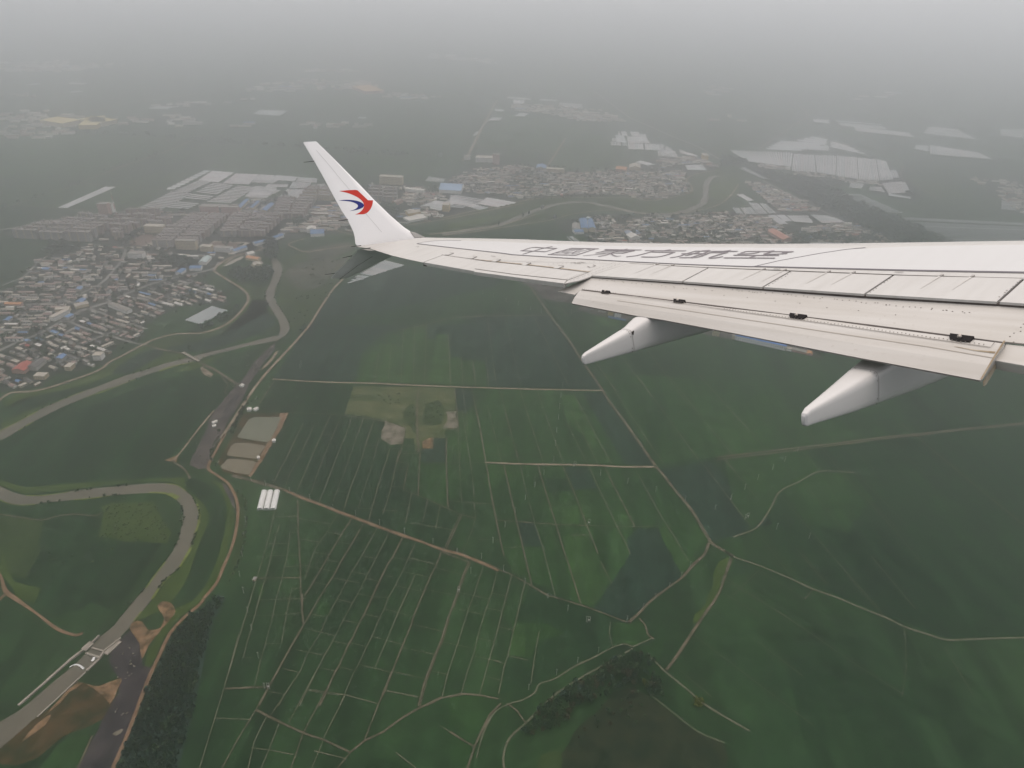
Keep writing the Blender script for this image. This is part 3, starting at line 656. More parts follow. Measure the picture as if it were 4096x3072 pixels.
# field paths and ridges: the brown ones, then the thin green ones
roads_joined('field_path', [
    ('C5', 1.9, [[(585, 0), (590, 260), (605, 520), (608, 700), (620, 900), (630, 1000)], [(640, 770), (700, 680), (770, 560), (840, 440), (935, 280), (1020, 150)],
                 [(1115, 190), (1015, 360), (930, 500), (890, 580), (820, 690), (740, 820), (630, 1010)],
                 [(1430, 300), (1350, 460), (1310, 515), (1240, 660), (1190, 770), (1120, 920), (1080, 990), (1030, 1105), (990, 1170), (915, 1340), (880, 1390), (810, 1560), (760, 1659)]]),
    ('C5', 2.6, [[(620, 760), (620, 900), (632, 1000)], [(630, 1010), (540, 1165), (470, 1290), (350, 1510), (270, 1659)], [(0, 1520), (180, 1510), (340, 1505)], [(265, 630), (455, 628), (605, 628)],
                 [(1740, 420), (1690, 545), (1650, 620), (1600, 740), (1515, 940), (1500, 1000), (1435, 1155), (1400, 1240), (1345, 1380), (1290, 1530), (1235, 1640)],
                 [(1960, 500), (1915, 605), (1870, 740), (1830, 860), (1790, 960), (1740, 1130), (1690, 1240), (1610, 1450), (1555, 1659)], [(1745, 420), (1960, 500)],
                 [(1620, 1659), (1740, 1595), (1900, 1560), (2050, 1572), (2190, 1600)]]),
    ('C5', 1.2, [[(1975, 500), (1930, 605), (1885, 740), (1845, 860)], [(1805, 960), (1755, 1130), (1705, 1240), (1625, 1450), (1570, 1659)]]),
    ('X1', 2.4, [[(455, 270), (530, 308), (610, 345), (670, 365), (755, 405), (800, 368), (860, 340), (920, 295), (970, 266), (1045, 230)]]),
    ('X1', 1.7, [[(720, 130), (660, 240), (605, 345), (565, 460)], [(885, 150), (845, 250), (800, 365)], [(470, 240), (455, 270), (400, 360), (345, 460)], [(755, 405), (710, 460)]]),
    ('B', 2.2, [[(0, 1090), (120, 1062), (240, 1075), (390, 1105)], [(410, 1140), (320, 1230), (270, 1330), (200, 1480), (160, 1600), (120, 1720)], [(460, 1140), (540, 1200), (610, 1300)], [(0, 1370), (110, 1440), (200, 1490)]]),
    ('C3', 3.2, [[(1560, 500), (1548, 600), (1545, 760), (1548, 900), (1560, 1025)]]),
    ('C3', 1.8, [[(1570, 1030), (1560, 1200), (1555, 1370)], [(1845, 505), (1865, 680), (1880, 840), (1775, 845)], [(1985, 505), (2010, 650), (2050, 830), (2090, 1080), (2100, 1110), (2130, 1290), (2160, 1450), (2200, 1659), (2245, 1860)],
                 [(1385, 1100), (1475, 1115), (1455, 1220), (1435, 1330), (1550, 1370), (1730, 1450), (1890, 1525), (2015, 1555)], [(1440, 910), (1410, 1030), (1385, 1095)], [(1780, 910), (1780, 1110), (1790, 1400), (1795, 1470)],
                 [(1890, 1525), (1760, 1810)], [(1905, 1530), (1775, 1815)], [(1675, 910), (1670, 995), (1575, 1000)], [(510, 705), (760, 715), (1000, 735), (1200, 760), (1350, 800)], [(250, 680), (300, 600), (400, 450)]]),
    ('C7', 1.8, [[(205, 130), (245, 300), (305, 520), (355, 710)], [(230, 720), (265, 860), (285, 960), (335, 1180), (385, 1385), (435, 1600), (455, 1690)], [(505, 725), (560, 910), (650, 1200), (710, 1400), (755, 1530), (850, 1840)],
                 [(705, 735), (800, 950), (895, 1200), (990, 1440)], [(170, 1168), (340, 1180), (480, 1192), (720, 1207), (900, 1212)], [(1040, 735), (1110, 880), (1285, 1220)], [(90, 710), (135, 1000), (170, 1170), (205, 1330), (225, 1430)]]),
    ('R3', 1.6, [[(590, 1290), (650, 1215)], [(1310, 0), (1410, 80), (1600, 240), (1900, 490), (2260, 780)]]),
], Z5 + .08, M['path'], jitter=.35, wide=.72)
roads_joined('field_ridge', [
    ('C5', 0.9, [[(440, 40), (400, 90), (360, 270), (310, 450), (260, 620), (225, 730), (165, 940), (100, 1150), (50, 1330), (0, 1480)], [(910, 115), (855, 195), (820, 260), (760, 340), (715, 420), (640, 640)], [(440, 200), (415, 270), (370, 450), (330, 620), (295, 720), (240, 930), (178, 1150), (145, 1270)], [(520, 265), (512, 355), (500, 450), (460, 628), (410, 800), (385, 930), (325, 1157), (280, 1310), (240, 1500)], [(540, 710), (520, 795), (495, 915), (455, 1155)], [(1225, 225), (1100, 450), (1020, 580), (940, 730), (820, 945), (770, 1065), (670, 1225), (600, 1390), (480, 1565), (430, 1659)], [(1320, 260), (1210, 480), (1130, 630), (1070, 755), (1025, 830), (950, 970), (870, 1130), (790, 1270), (750, 1350), (660, 1530), (600, 1659)], [(1535, 340), (1470, 480), (1430, 570), (1370, 690), (1310, 790), (1280, 880), (1240, 955), (1190, 1080), (1135, 1190), (1075, 1320), (1030, 1400), (960, 1570), (920, 1659)], [(1530, 600), (1480, 715), (1395, 900), (1300, 1130), (1205, 1350)], [(2075, 540), (2000, 770), (1950, 900), (1870, 1165), (1790, 1400), (1745, 1590)], [(2190, 570), (2145, 750), (2085, 920), (2030, 1110), (2000, 1240), (1950, 1380), (1900, 1560)]]),
    ('C5', 0.8, [[(405, 135), (585, 130)], [(590, 150), (760, 180), (855, 195)], [(820, 258), (935, 282)], [(520, 262), (590, 260)], [(335, 355), (515, 350)], [(310, 450), (520, 448), (600, 445)], [(595, 315), (765, 340)], [(910, 338), (1015, 358)], [(715, 420), (835, 440)], [(1100, 450), (1210, 470)], [(1350, 462), (1465, 485)], [(1480, 465), (1690, 520)], [(820, 485), (930, 505)], [(605, 520), (770, 555), (885, 578)], [(480, 540), (605, 530)], [(1020, 578), (1130, 600)], [(1290, 612), (1350, 620)], [(1425, 575), (1650, 625)], [(865, 628), (985, 650), (1080, 668)], [(1135, 632), (1245, 658)], [(710, 660), (820, 685)], [(1370, 690), (1600, 740)], [(1690, 545), (1915, 605)], [(1615, 720), (1840, 765)], [(535, 712), (610, 710)], [(270, 805), (520, 797), (650, 795)], [(165, 935), (490, 925), (610, 907)], [(1060, 755), (1190, 780), (1310, 785)], [(905, 800), (1025, 830)], [(700, 920), (820, 945)], [(950, 970), (1080, 993)], [(1125, 920), (1240, 945)], [(1285, 878), (1515, 940)], [(640, 1035), (770, 1065), (890, 1095)], [(865, 1135), (1000, 1165)], [(1010, 1150), (1135, 1180)], [(1175, 1095), (1300, 1130), (1430, 1165)], [(1500, 1000), (1755, 1060)], [(1830, 870), (2085, 925)], [(1880, 745), (2130, 798)], [(1740, 1140), (1865, 1168), (2000, 1195)], [(570, 1205), (670, 1225), (790, 1250)], [(325, 1157), (450, 1158)], [(1430, 1190), (1690, 1245)], [(150, 1270), (230, 1270)], [(460, 1355), (600, 1390)], [(750, 1350), (885, 1375)], [(920, 1345), (1030, 1370)], [(1080, 1325), (1200, 1355), (1340, 1390)], [(1345, 1380), (1620, 1440)], [(1655, 1375), (1785, 1405)], [(2000, 1255), (2130, 1285), (2212, 1300)], [(340, 1540), (480, 1565)], [(660, 1530), (810, 1560), (960, 1570), (1235, 1640)], [(1290, 1530), (1570, 1585)]]),
    ('X1', 0.9, [[(400, 30), (355, 200), (325, 295), (275, 460)], [(325, 296), (440, 301)], [(490, 290), (450, 370), (430, 460)], [(530, 310), (495, 400), (470, 460)], [(670, 365), (630, 460)], [(440, 390), (500, 398), (575, 412)], [(740, 220), (670, 360)], [(655, 130), (560, 310)], [(600, 140), (500, 290)], [(620, 205), (740, 222), (840, 250)], [(870, 210), (970, 230)], [(1040, 320), (1100, 357), (1145, 385)], [(900, 405), (970, 460)], [(640, 400), (740, 425)]]),
    ('C6', 0.9, [[(295, 605), (250, 775), (190, 1015), (115, 1285), (35, 1570)], [(400, 670), (340, 930), (310, 1050), (265, 1250), (240, 1320), (190, 1560)], [(515, 1060), (475, 1290), (450, 1480)], [(0, 775), (110, 797)], [(130, 750), (250, 773)], [(95, 870), (215, 895)], [(20, 1112), (150, 1140)], [(185, 1020), (310, 1050)], [(0, 1258), (120, 1283), (240, 1320)], [(265, 1255), (430, 1290)], [(85, 1420), (200, 1450)], [(1090, 980), (1080, 1070), (1110, 1190)]]),
    ('C3', 0.9, [[(725, 790), (690, 870), (640, 970), (600, 1055), (520, 1200), (480, 1320)], [(930, 740), (870, 885), (810, 1025), (745, 1190), (690, 1360)], [(1060, 890), (1040, 960), (1000, 1070), (960, 1190), (925, 1270), (870, 1420)], [(1240, 910), (1220, 985), (1190, 1100), (1160, 1200), (1120, 1320), (1070, 1480)], [(1400, 1010), (1370, 1150), (1340, 1290), (1310, 1400), (1270, 1520)], [(1630, 1410), (1590, 1590)], [(1730, 1455), (1695, 1640)], [(1500, 1360), (1450, 1600)], [(1875, 840), (1885, 1110), (1895, 1300), (1905, 1430)], [(1975, 1110), (1995, 1280), (2005, 1430), (2015, 1555), (1985, 1659), (1910, 1840)], [(1910, 505), (1935, 690)], [(1905, 690), (1975, 1105)]]),
    ('C3', 1.3, [[(630, 790), (565, 920), (505, 1050), (440, 1170), (390, 1270)], [(845, 735), (780, 880), (730, 985), (665, 1135), (620, 1240), (570, 1360)], [(1020, 740), (975, 880), (945, 950), (880, 1110), (820, 1270), (755, 1430)], [(1115, 750), (1065, 890)], [(1200, 770), (1160, 870), (1130, 970), (1105, 1060), (1060, 1180), (1020, 1280), (950, 1500)], [(1325, 995), (1300, 1085), (1270, 1170), (1225, 1320), (1180, 1480), (1155, 1575)], [(1235, 220), (1220, 345), (1205, 465)], [(1340, 160), (1325, 300), (1310, 470)], [(1435, 35), (1425, 250), (1415, 465)], [(1525, 0), (1520, 240), (1515, 470)], [(1620, 0), (1612, 240), (1605, 480)], [(1795, 80), (1805, 290), (1815, 490)], [(1900, 260), (1915, 490)], [(1995, 290), (2015, 495)], [(2100, 250), (2120, 500)]]),
    ('C3', 0.8, [[(520, 1045), (650, 1060)], [(1405, 1033), (1560, 1035)], [(1425, 975), (1530, 975)], [(1575, 1110), (1780, 1110), (2090, 1108)], [(1670, 910), (1775, 908)], [(1870, 700), (1945, 700), (1950, 842)], [(1795, 1415), (2005, 1435), (2155, 1442)], [(1120, 1310), (1220, 1320)], [(905, 1340), (1000, 1345)], [(780, 880), (870, 885)], [(1130, 968), (1220, 970)], [(1310, 992), (1400, 998)], [(1380, 1160), (1460, 1165)], [(1340, 1300), (1435, 1305)], [(400, 1545), (585, 1540)], [(1105, 1058), (1200, 1065)], [(1490, 1595), (1600, 1605)], [(1600, 1610), (1840, 1650)], [(1410, 1440), (1505, 1450)], [(1260, 1490), (1395, 1498)], [(1070, 1475), (1180, 1480)]]),
    ('C7', 1.0, [[(100, 250), (160, 480), (210, 700)], [(360, 115), (430, 340), (490, 520), (550, 710)], [(500, 125), (545, 260), (630, 490), (710, 710)], [(745, 395), (830, 570), (905, 715)], [(915, 735), (1000, 920), (1140, 1215), (1200, 1330), (1250, 1440)], [(770, 290), (870, 480), (990, 720)], [(780, 130), (930, 400), (1000, 540), (1100, 715)], [(1285, 750), (1400, 960), (1510, 1160), (1610, 1310), (1720, 1500)], [(365, 730), (400, 890), (480, 1190), (545, 1390), (610, 1640), (645, 1780)], [(1045, 0), (1160, 180), (1330, 440), (1430, 590), (1510, 700)], [(1300, 0), (1540, 330), (1700, 550), (1795, 680)], [(1550, 0), (1770, 270), (1910, 450), (2070, 640)], [(1800, 0), (1990, 210), (2110, 345), (2212, 450)], [(900, 1212), (1140, 1217), (1290, 1222), (1480, 1215)], [(30, 1325), (205, 1328)], [(0, 1030), (145, 1040)], [(1820, 700), (1960, 880), (2050, 1000), (2212, 1210)], [(2010, 685), (2210, 920)], [(235, 1390), (385, 1383)], [(770, 1290), (930, 1288)], [(0, 240), (45, 430), (90, 705)], [(1010, 1500), (1100, 1680)], [(0, 0), (0, 95)], [(110, 0), (108, 100)]]),
    ('WC', 1.0, [[(100, 850), (170, 1380)], [(240, 850), (370, 1400)], [(480, 850), (760, 1410)], [(640, 690), (740, 828)], [(980, 1220), (1130, 1430)], [(1180, 1160), (1420, 1480)], [(1390, 1110), (1700, 1530)]])], Z5 + .02, M['balk'], jitter=.35, wide=.9)
roads_joined('field_ridge', [
    ('X3', 1.0, [[(865, 265), (870, 400), (855, 500)], [(240, 95), (445, 215), (700, 390), (860, 490)], [(90, 400), (210, 500)], [(150, 290), (400, 480), (560, 600)], [(350, 300), (520, 430)], [(1000, 330), (1100, 500)], [(500, 0), (600, 120)], [(600, 0), (760, 180), (790, 215)], [(750, 20), (900, 200)]]),
    ('R3', 0.9, [[(575, 200), (705, 343)], [(0, 250), (180, 475), (260, 575)], [(410, 520), (600, 740), (810, 990), (1000, 1220), (1170, 1410)], [(0, 510), (100, 640), (200, 760)], [(270, 840), (350, 940), (500, 1140)], [(250, 1075), (600, 1290)], [(250, 1075), (60, 1260)], [(0, 1250), (260, 1410)], [(20, 1140), (340, 1350), (720, 1600)], [(150, 0), (300, 190)], [(390, 10), (490, 110)], [(570, 0), (700, 150)], [(960, 352), (1110, 500), (1350, 750)], [(1050, 540), (1300, 790)], [(700, 150), (860, 350), (1000, 500), (1300, 830), (1450, 1020)], [(1320, 1490), (1335, 1650)], [(580, 430), (740, 610), (900, 800)], [(580, 960), (760, 1180)], [(930, 170), (1100, 320)], [(1200, 110), (1500, 380)]]),
    ('R3', 1.4, [[(1310, 0), (1410, 80), (1600, 240), (1900, 490), (2260, 780)]])], Z5 + .02, M['balk_dim'], jitter=.35, wide=1.0)
# ------------------------------------------------------------------ the aeroplane wing
# wing axes found from the panel lines: c runs forward along the chord, s outboard along the span, u up
def cray(x, y):
    return np.array([(x - 2048) / F, (y - 1536) / F, 1.0])


wc_ = cray(5750, -400); wc_ /= np.linalg.norm(wc_)
ws_ = cray(-635, 915); ws_ -= wc_ * (wc_ @ ws_); ws_ /= np.linalg.norm(ws_)
wu_ = np.cross(wc_, ws_)
WH = 2.2                       # the eye sits this far above the wing's upper surface
ORG = (6.5, 1.5, 0.0)


def to_world_dir(a):
    return CR @ Vector((a[0], -a[1], -a[2]))


WM = Matrix((to_world_dir(wc_), to_world_dir(ws_), to_world_dir(wu_))).transposed().to_4x4()
worg = wc_ * ORG[0] + ws_ * ORG[1] + wu_ * (ORG[2] - WH)
WM.translation = CC + to_world_dir(worg)
wing = bpy.data.objects.new('airplane_wing', None)
COL.objects.link(wing)
wing.matrix_world = WM
tag(wing, 'white airliner wing seen from above with an upswept winglet and lowered flaps', 'airplane wing')


def loc(P):
    return Vector((P @ wc_ - ORG[0], P @ ws_ - ORG[1], P @ wu_ + WH - ORG[2]))


def hit(v, p, p0, nrm):
    r = cray(*px(v, p))
    return loc(r * ((nrm @ p0) / (nrm @ r)))


def A(v, p, h=0.0):
    """photograph point on the upper wing surface, as local (chord, span, height)"""
    q = hit(v, p, wu_ * (-WH + h), wu_)
    return q


def FL(v, p, c0, h0, ang):
    d = -wc_ * math.cos(ang) - wu_ * math.sin(ang)
    return hit(v, p, wc_ * c0 + wu_ * (h0 - WH), np.cross(ws_, d))


def SP(v, p, s0):
    """photograph point on the upright plane at span s0"""
    return hit(v, p, ws_ * s0, ws_)


def L(c, s, h):
    return Vector((c - ORG[0], s - ORG[1], h - ORG[2]))


def paint(name, col, dirt, rough=0.34, amount=1.0, along=(1.2, 9.0, 4.0)):
    m = bpy.data.materials.new(name)
    m.use_nodes = True
    nt = m.node_tree
    b = nt.nodes['Principled BSDF']
    b.inputs['Roughness'].default_value = rough
    b.inputs['Specular IOR Level'].default_value = 0.4
    tc = nt.nodes.new('ShaderNodeTexCoord')
    cols = []
    for sc_, st, f0, f1 in ((1.0, along, .42, .80), (1.0, (0.5, 0.7, 1.0), .30, .85), (1.0, (26.0, 26.0, 26.0), .62, .80)):
        mp = nt.nodes.new('ShaderNodeMapping')
        mp.inputs['Scale'].default_value = st
        nz = nt.nodes.new('ShaderNodeTexNoise')
        nz.inputs['Scale'].default_value = sc_
        nz.inputs['Detail'].default_value = 6.0
        mr = nt.nodes.new('ShaderNodeMapRange')
        mr.inputs[1].default_value = f0
        mr.inputs[2].default_value = f1
        mr.inputs[3].default_value = 0.0
        mr.inputs[4].default_value = 0.44 * amount
        nt.links.new(tc.outputs['Object'], mp.inputs['Vector'])
        nt.links.new(mp.outputs['Vector'], nz.inputs['Vector'])
        nt.links.new(nz.outputs['Fac'], mr.inputs[0])
        cols.append(mr.outputs[0])
    prev = None
    for i, s_ in enumerate(cols):
        mx = nt.nodes.new('ShaderNodeMix')
        mx.data_type = 'RGBA'
        mx.inputs[6].default_value = rgb(col)
        mx.inputs[7].default_value = rgb(dirt)
        nt.links.new(s_, mx.inputs['Factor'])
        if prev is not None:
            nt.links.new(prev, mx.inputs[6])
        prev = mx.outputs[2]
    nt.links.new(prev, b.inputs['Base Color'])
    return m


M['wing'] = paint('wing_paint', (0.485, 0.47, 0.445), (0.36, 0.34, 0.305), 0.38)
M['wing_white'] = paint('wing_white_paint', (0.505, 0.50, 0.488), (0.44, 0.425, 0.41), 0.33, 0.7)
M['flap'] = paint('flap_paint', (0.52, 0.50, 0.47), (0.36, 0.33, 0.285), 0.40, 1.3, (9.0, 0.45, 4.0))
M['fairing'] = paint('fairing_paint', (0.55, 0.535, 0.515), (0.47, 0.45, 0.425), 0.34, 0.7)
M['winglet'] = paint('winglet_paint', (0.90, 0.88, 0.865), (0.82, 0.79, 0.77), 0.34, 0.6)
M['strake'] = paint('grey_strake_paint', (0.66, 0.645, 0.62), (0.45, 0.42, 0.38), 0.4)
M['seam'] = mat('seam_dark', (0.085, 0.07, 0.06), 0.8)
M['cove'] = mat('gap_shade_dark', (0.075, 0.064, 0.058), 0.8, var=.3, scale=3)  # dark tone standing for the shade inside gaps and slots
M['rust'] = mat('stained_edge', (0.22, 0.16, 0.09), 0.7, scale=6, col2=(0.42, 0.36, 0.28))
M['grey_line'] = mat('grey_marking', (0.115, 0.105, 0.115), 0.6)
M['letter'] = mat('letter_grey', (0.185, 0.165, 0.175), 0.55)
M['red'] = mat('emblem_red', (0.62, 0.045, 0.028), 0.4)
M['blue'] = mat('emblem_blue', (0.022, 0.030, 0.20), 0.4)
M['joint_tan'] = mat('tan_joint', (0.36, 0.32, 0.27), 0.7)
M['joint'] = mat('joint_grey', (0.34, 0.32, 0.30), 0.6)
M['metal'] = mat('bare_metal', (0.42, 0.38, 0.34), 0.4, metal=.7, var=.2, scale=8)
M['opening_shade'] = mat('opening_shade_black', (0.012, 0.010, 0.010), 0.9)  # black standing for the shade inside the openings
M['edge'] = mat('bare_leading_edge', (0.78, 0.77, 0.74), 0.4)
M['rivet'] = mat('rivet_grey', (0.16, 0.14, 0.12), 0.6)
M['wick'] = mat('wick_black', (0.02, 0.02, 0.02), 0.6)


def part(name, me, parent=None):
    o = bpy.data.objects.new(name, me)
    COL.objects.link(o)
    o.parent = parent or wing
    return o


def slab(name, top, thick, m, parent=None, down=Vector((0, 0, -1)), bevel=0.0, mi=None, mats=None):
    """solid panel: its outline on top, thick metres deep"""
    bm = bmesh.new()
    tv = [bm.verts.new(p) for p in top]
    bv = [bm.verts.new(Vector(p) + down * thick) for p in top]
    f = bm.faces.new(tv)
    f.normal_update()
    if f.normal.dot(down) > 0:
        f.normal_flip()
    g = bm.faces.new(list(reversed(bv)))
    n = len(top)
    for i in range(n):
        bm.faces.new((tv[i], bv[i], bv[(i + 1) % n], tv[(i + 1) % n]))
    bmesh.ops.recalc_face_normals(bm, faces=bm.faces[:])
    if bevel:
        ed = [e for e in bm.edges if (e.verts[0] in tv and e.verts[1] in tv)]
        bmesh.ops.bevel(bm, geom=ed, offset=bevel, segments=2, affect='EDGES', profile=0.6)
    bmesh.ops.triangulate(bm, faces=[f_ for f_ in bm.faces if len(f_.verts) > 4])
    return part(name, bm_mesh(name, bm, m), parent)


def strip(name, P, w, m, parent=None, up=Vector((0, 0, 1)), lift=0.004, cap=False, join=None):
    """thin painted or sealed line on a surface"""
    P = [Vector(p) for p in P]
    V, Fc = [], []
    n = len(P)
    for i, p in enumerate(P):
        t = (P[min(i + 1, n - 1)] - P[max(i - 1, 0)]).normalized()
        nv = up.cross(t).normalized()
        ww = w if not callable(w) else w(i / max(n - 1, 1))
        V += [p + nv * ww / 2 + up * lift, p - nv * ww / 2 + up * lift]
        if i:
            k = 2 * i
            Fc.append((k - 2, k - 1, k + 1, k))
    if cap:
        for end in (0, n - 1):
            t = (P[1] - P[0]).normalized() if end == 0 else (P[-2] - P[-1]).normalized()
            nv = up.cross(t).normalized()
            ww = w if not callable(w) else w(0 if end == 0 else 1)
            c = len(V)
            V.append(P[end] + up * lift)
            ring = []
            for k in range(7):
                a = math.pi * k / 6 + math.pi / 2
                ring.append(len(V))
                V.append(P[end] + (t * math.cos(a) + nv * math.sin(a)) * ww / 2 + up * lift)
            for k in range(6):
                Fc.append((c, ring[k], ring[k + 1]))
    if join is not None:
        k = len(join[0])
        join[0].extend(V)
        join[1].extend([tuple(i + k for i in f) for f in Fc])
        return None
    return part(name, mesh(name, V, Fc, m), parent)


# --- main skin: upper surface to the crest, nose, and lower surface
crest_px = [(1690, 950), (1760, 954), (1830, 958), (2000, 966), (2150, 973), (2350, 981), (2600, 986.5), (2900, 989), (3300, 988), (3640, 984), (4096, 978), (4500, 968)]
crest = [A('S', p) for p in crest_px]
nose1, nose2, nose3, keel = [], [], [], []
for i, q in enumerate(crest):
    t = min(i / 3.0, 1.0)
    o1 = Vector((0.63, 0.94, -0.18)).lerp(Vector((0.42, 0.0, -0.075)), t)
    o2 = Vector((0.66, 0.93, -0.22)).lerp(Vector((0.62, 0.0, -0.22)), t)
    o3 = Vector((0.60, 0.92, -0.26)).lerp(Vector((0.50, 0.0, -0.36)), t)
    o4 = Vector((0.0, 0.9, -0.20)).lerp(Vector((-0.3, 0.0, -0.46)), t)
    nose1.append(q + o1); nose2.append(q + o2); nose3.append(q + o3); keel.append(q + o4)
hinge_r = [A('R2', (2212, 402)), A('S', (4600, 1139))]
te = [A('WC', (1243, 416)), A('WC', (935, 513)), A('WC', (832, 548)), A('WC', (722, 571)), A('WC', (745, 547)), A('WC', (915, 483)), A('WC', (500, 432)), A('WC', (0, 382)), A('C1', (2100, 1095)), A('C1', (1745, 1047)), A('C1', (1590, 1105)),
      A('C1', (1470, 1080)), A('C1', (1345, 1050)), A('C1', (1160, 992)), A('C1', (1052, 978))]
top = crest + [hinge_r[1], hinge_r[0]] + te


def build_skin():
    V, Fc, idx = [], [], []
    V += [tuple(p) for p in top]
    nt_ = len(top)
    n = len(crest)
    rows = [list(range(n))]
    for row in (nose1, nose2, nose3, keel):
        rows.append(list(range(len(V), len(V) + n)))
        V += [tuple(p) for p in row]
    for a, b in zip(rows, rows[1:]):
        for i in range(n - 1):
            Fc.append((a[i], a[i + 1], b[i + 1], b[i]))
    # trailing walls and underside
    low = list(range(len(V), len(V) + nt_ - n))
    V += [(p[0] + .004, p[1], p[2] - 0.014) for p in top[n:]]
    for i in range(n, nt_ - 1):
        Fc.append((i, i + 1, low[i + 1 - n], low[i - n]))
    und = rows[-1] + low
    bm = bmesh.new()
    vs = [bm.verts.new(v) for v in V]
    tf = bm.faces.new([vs[i] for i in range(nt_)])
    uf = bm.faces.new([vs[i] for i in und])
    for k, f in enumerate(Fc):
        bm.faces.new([vs[i] for i in f]).smooth = k < 4 * (n - 1)
    tf.normal_update()
    bmesh.ops.triangulate(bm, faces=[tf, uf])
    bmesh.ops.recalc_face_normals(bm, faces=bm.faces[:])
    return part('wing_skin', bm_mesh('wing_skin', bm, M['wing']))


build_skin()
# the white upper panel with the lettering lies just proud of the skin
line_lo = [A('C1', (1545, 955)), A('C1', (1800, 985)), A('C1', (2212, 1030)), A('WC', (300, 340)), A('WC', (700, 366)), A('WC', (1243, 397)), A('WC', (1700, 419)), A('WC', (2212, 437)), A('R2', (220, 308))]
line_in = [A('R2', (220, 308)), A('R2', (400, 266)), A('R2', (700, 212)), A('R2', (900, 182)), A('R2', (1040, 169))]
band_in = [A('R2', (220, 308)), A('R2', (800, 323)), A('R2', (1400, 338)), A('R2', (2212, 353)), A('S', (4600, 1107))]
arc_o = [A('C1', (1545, 955)), A('C1', (1600, 943)), A('C1', (1680, 934)), A('C1', (1780, 929)), A('C1', (1900, 931))]
wp = [p + Vector((0, 0, .003)) for p in line_lo + line_in[1:-1]]
wp += [A('R2', (1020, 174)) + Vector((0, 0, .003))]
wp += [p + Vector((-0.02, 0, .003)) for p in reversed(crest[3:8])]
wp += [p + Vector((0, 0, .003)) for p in reversed(arc_o[1:4])]
slab('lettering_panel', wp, 0.002, M['wing_white'])
wp2 = [p + Vector((0, 0, .003)) for p in band_in] + [crest[-1] + Vector((-.02, 0, .003)), crest[-2] + Vector((-.02, 0, .003)), crest[-3] + Vector((-.02, 0, .003)), A('R2', (1060, 174)) + Vector((0, 0, .003))] + [p + Vector((0, 0, .003)) for p in reversed(line_in[1:-1])]
slab('white_root_panel', wp2, 0.002, M['wing_white'])
strip('marking_line', line_lo, 0.026, M['grey_line'])
strip('marking_line', line_in, 0.020, M['grey_line'])
strip('marking_line', band_in, lambda t: 0.036 + 0.012 * t, M['grey_line'])
strip('marking_line', arc_o, 0.02, M['grey_line'])

# --- the six characters painted on the wing
GL = {
    'T1a': [[(180, 206), (430, 130), (700, 141), (1020, 152)], [(150, 209), (480, 222), (750, 236)], [(1010, 156), (880, 195), (750, 236)], [(905, 110), (700, 150), (480, 212), (210, 290)]],
    'T1b': [[(1380, 150), (1100, 228), (870, 300)], [(1380, 150), (1700, 157), (2040, 164)], [(830, 302), (1160, 314), (1500, 322)], [(1980, 166), (1740, 244), (1500, 322)],
            [(1335, 179), (1640, 186)], [(1240, 210), (1480, 203), (1360, 240), (1150, 238), (1240, 210)], [(1005, 267), (1310, 265)], [(1690, 178), (1520, 212), (1400, 290), (1480, 286), (1590, 258)], [(1755, 206), (1560, 235), (1235, 287)], [(1770, 181), (1850, 184)]],
    'T2a': [[(625, 181), (1060, 188), (1495, 193)], [(1150, 173), (960, 212), (800, 260), (640, 318), (470, 350)], [(640, 205), (1330, 216)], [(1290, 218), (1060, 276)], [(640, 205), (390, 268)], [(385, 268), (1060, 276)], [(520, 237), (1150, 243)],
            [(620, 288), (350, 312), (90, 336)], [(760, 272), (810, 320), (900, 349), (995, 343)]],
    'T3a': [[(-105, 208), (380, 212), (865, 215)], [(490, 190), (360, 208)], [(80, 225), (-100, 275), (-320, 330), (-560, 361)], [(70, 245), (600, 252)], [(570, 258), (400, 320), (180, 365), (-50, 368), (-195, 363)]],
    'T3b': [[(1450, 203), (1290, 213)], [(1480, 222), (1120, 222)], [(1120, 222), (900, 285), (720, 350), (515, 383)], [(1450, 226), (1290, 290), (1120, 345), (980, 380), (750, 383)], [(795, 285), (1355, 285)], [(1200, 250), (1090, 275)], [(1020, 302), (890, 332)],
            [(1965, 208), (1830, 226)], [(1535, 230), (2135, 230)], [(1900, 261), (1490, 258)], [(1490, 258), (1330, 320), (1190, 368), (1025, 388)], [(1860, 264), (1640, 330), (1465, 388), (1620, 390), (1775, 362)]],
    'T4a': [[(1680, 215), (1550, 228)], [(2150, 238), (1600, 234), (1060, 230), (960, 250), (900, 264)], [(2130, 242), (2010, 254), (1915, 265)], [(1340, 240), (1250, 268), (1090, 287), (825, 294)], [(1630, 238), (1550, 268), (1465, 297), (1720, 298), (1995, 284)],
            [(725, 325), (1260, 328), (1795, 331)], [(1255, 330), (1180, 356), (1100, 386)], [(485, 389), (1100, 392), (1695, 397)]],
}
for key, strokes in GL.items():
    acc = ([], [])
    for k, st in enumerate(strokes):
        P = [A(key[:2], p) for p in st]
        if len(P) > 2 and P[0] != P[-1] and key not in ('T1b',):
            P = curve(P, 4)
        strip('x', P, 0.030 if key not in ('T1b', 'T2a') else (0.030 if k < 4 else 0.019), None, lift=0.0075 + 0.0002 * k, cap=True, join=acc)
    part('painted_character', mesh('painted_character', acc[0], acc[1], M['letter']))

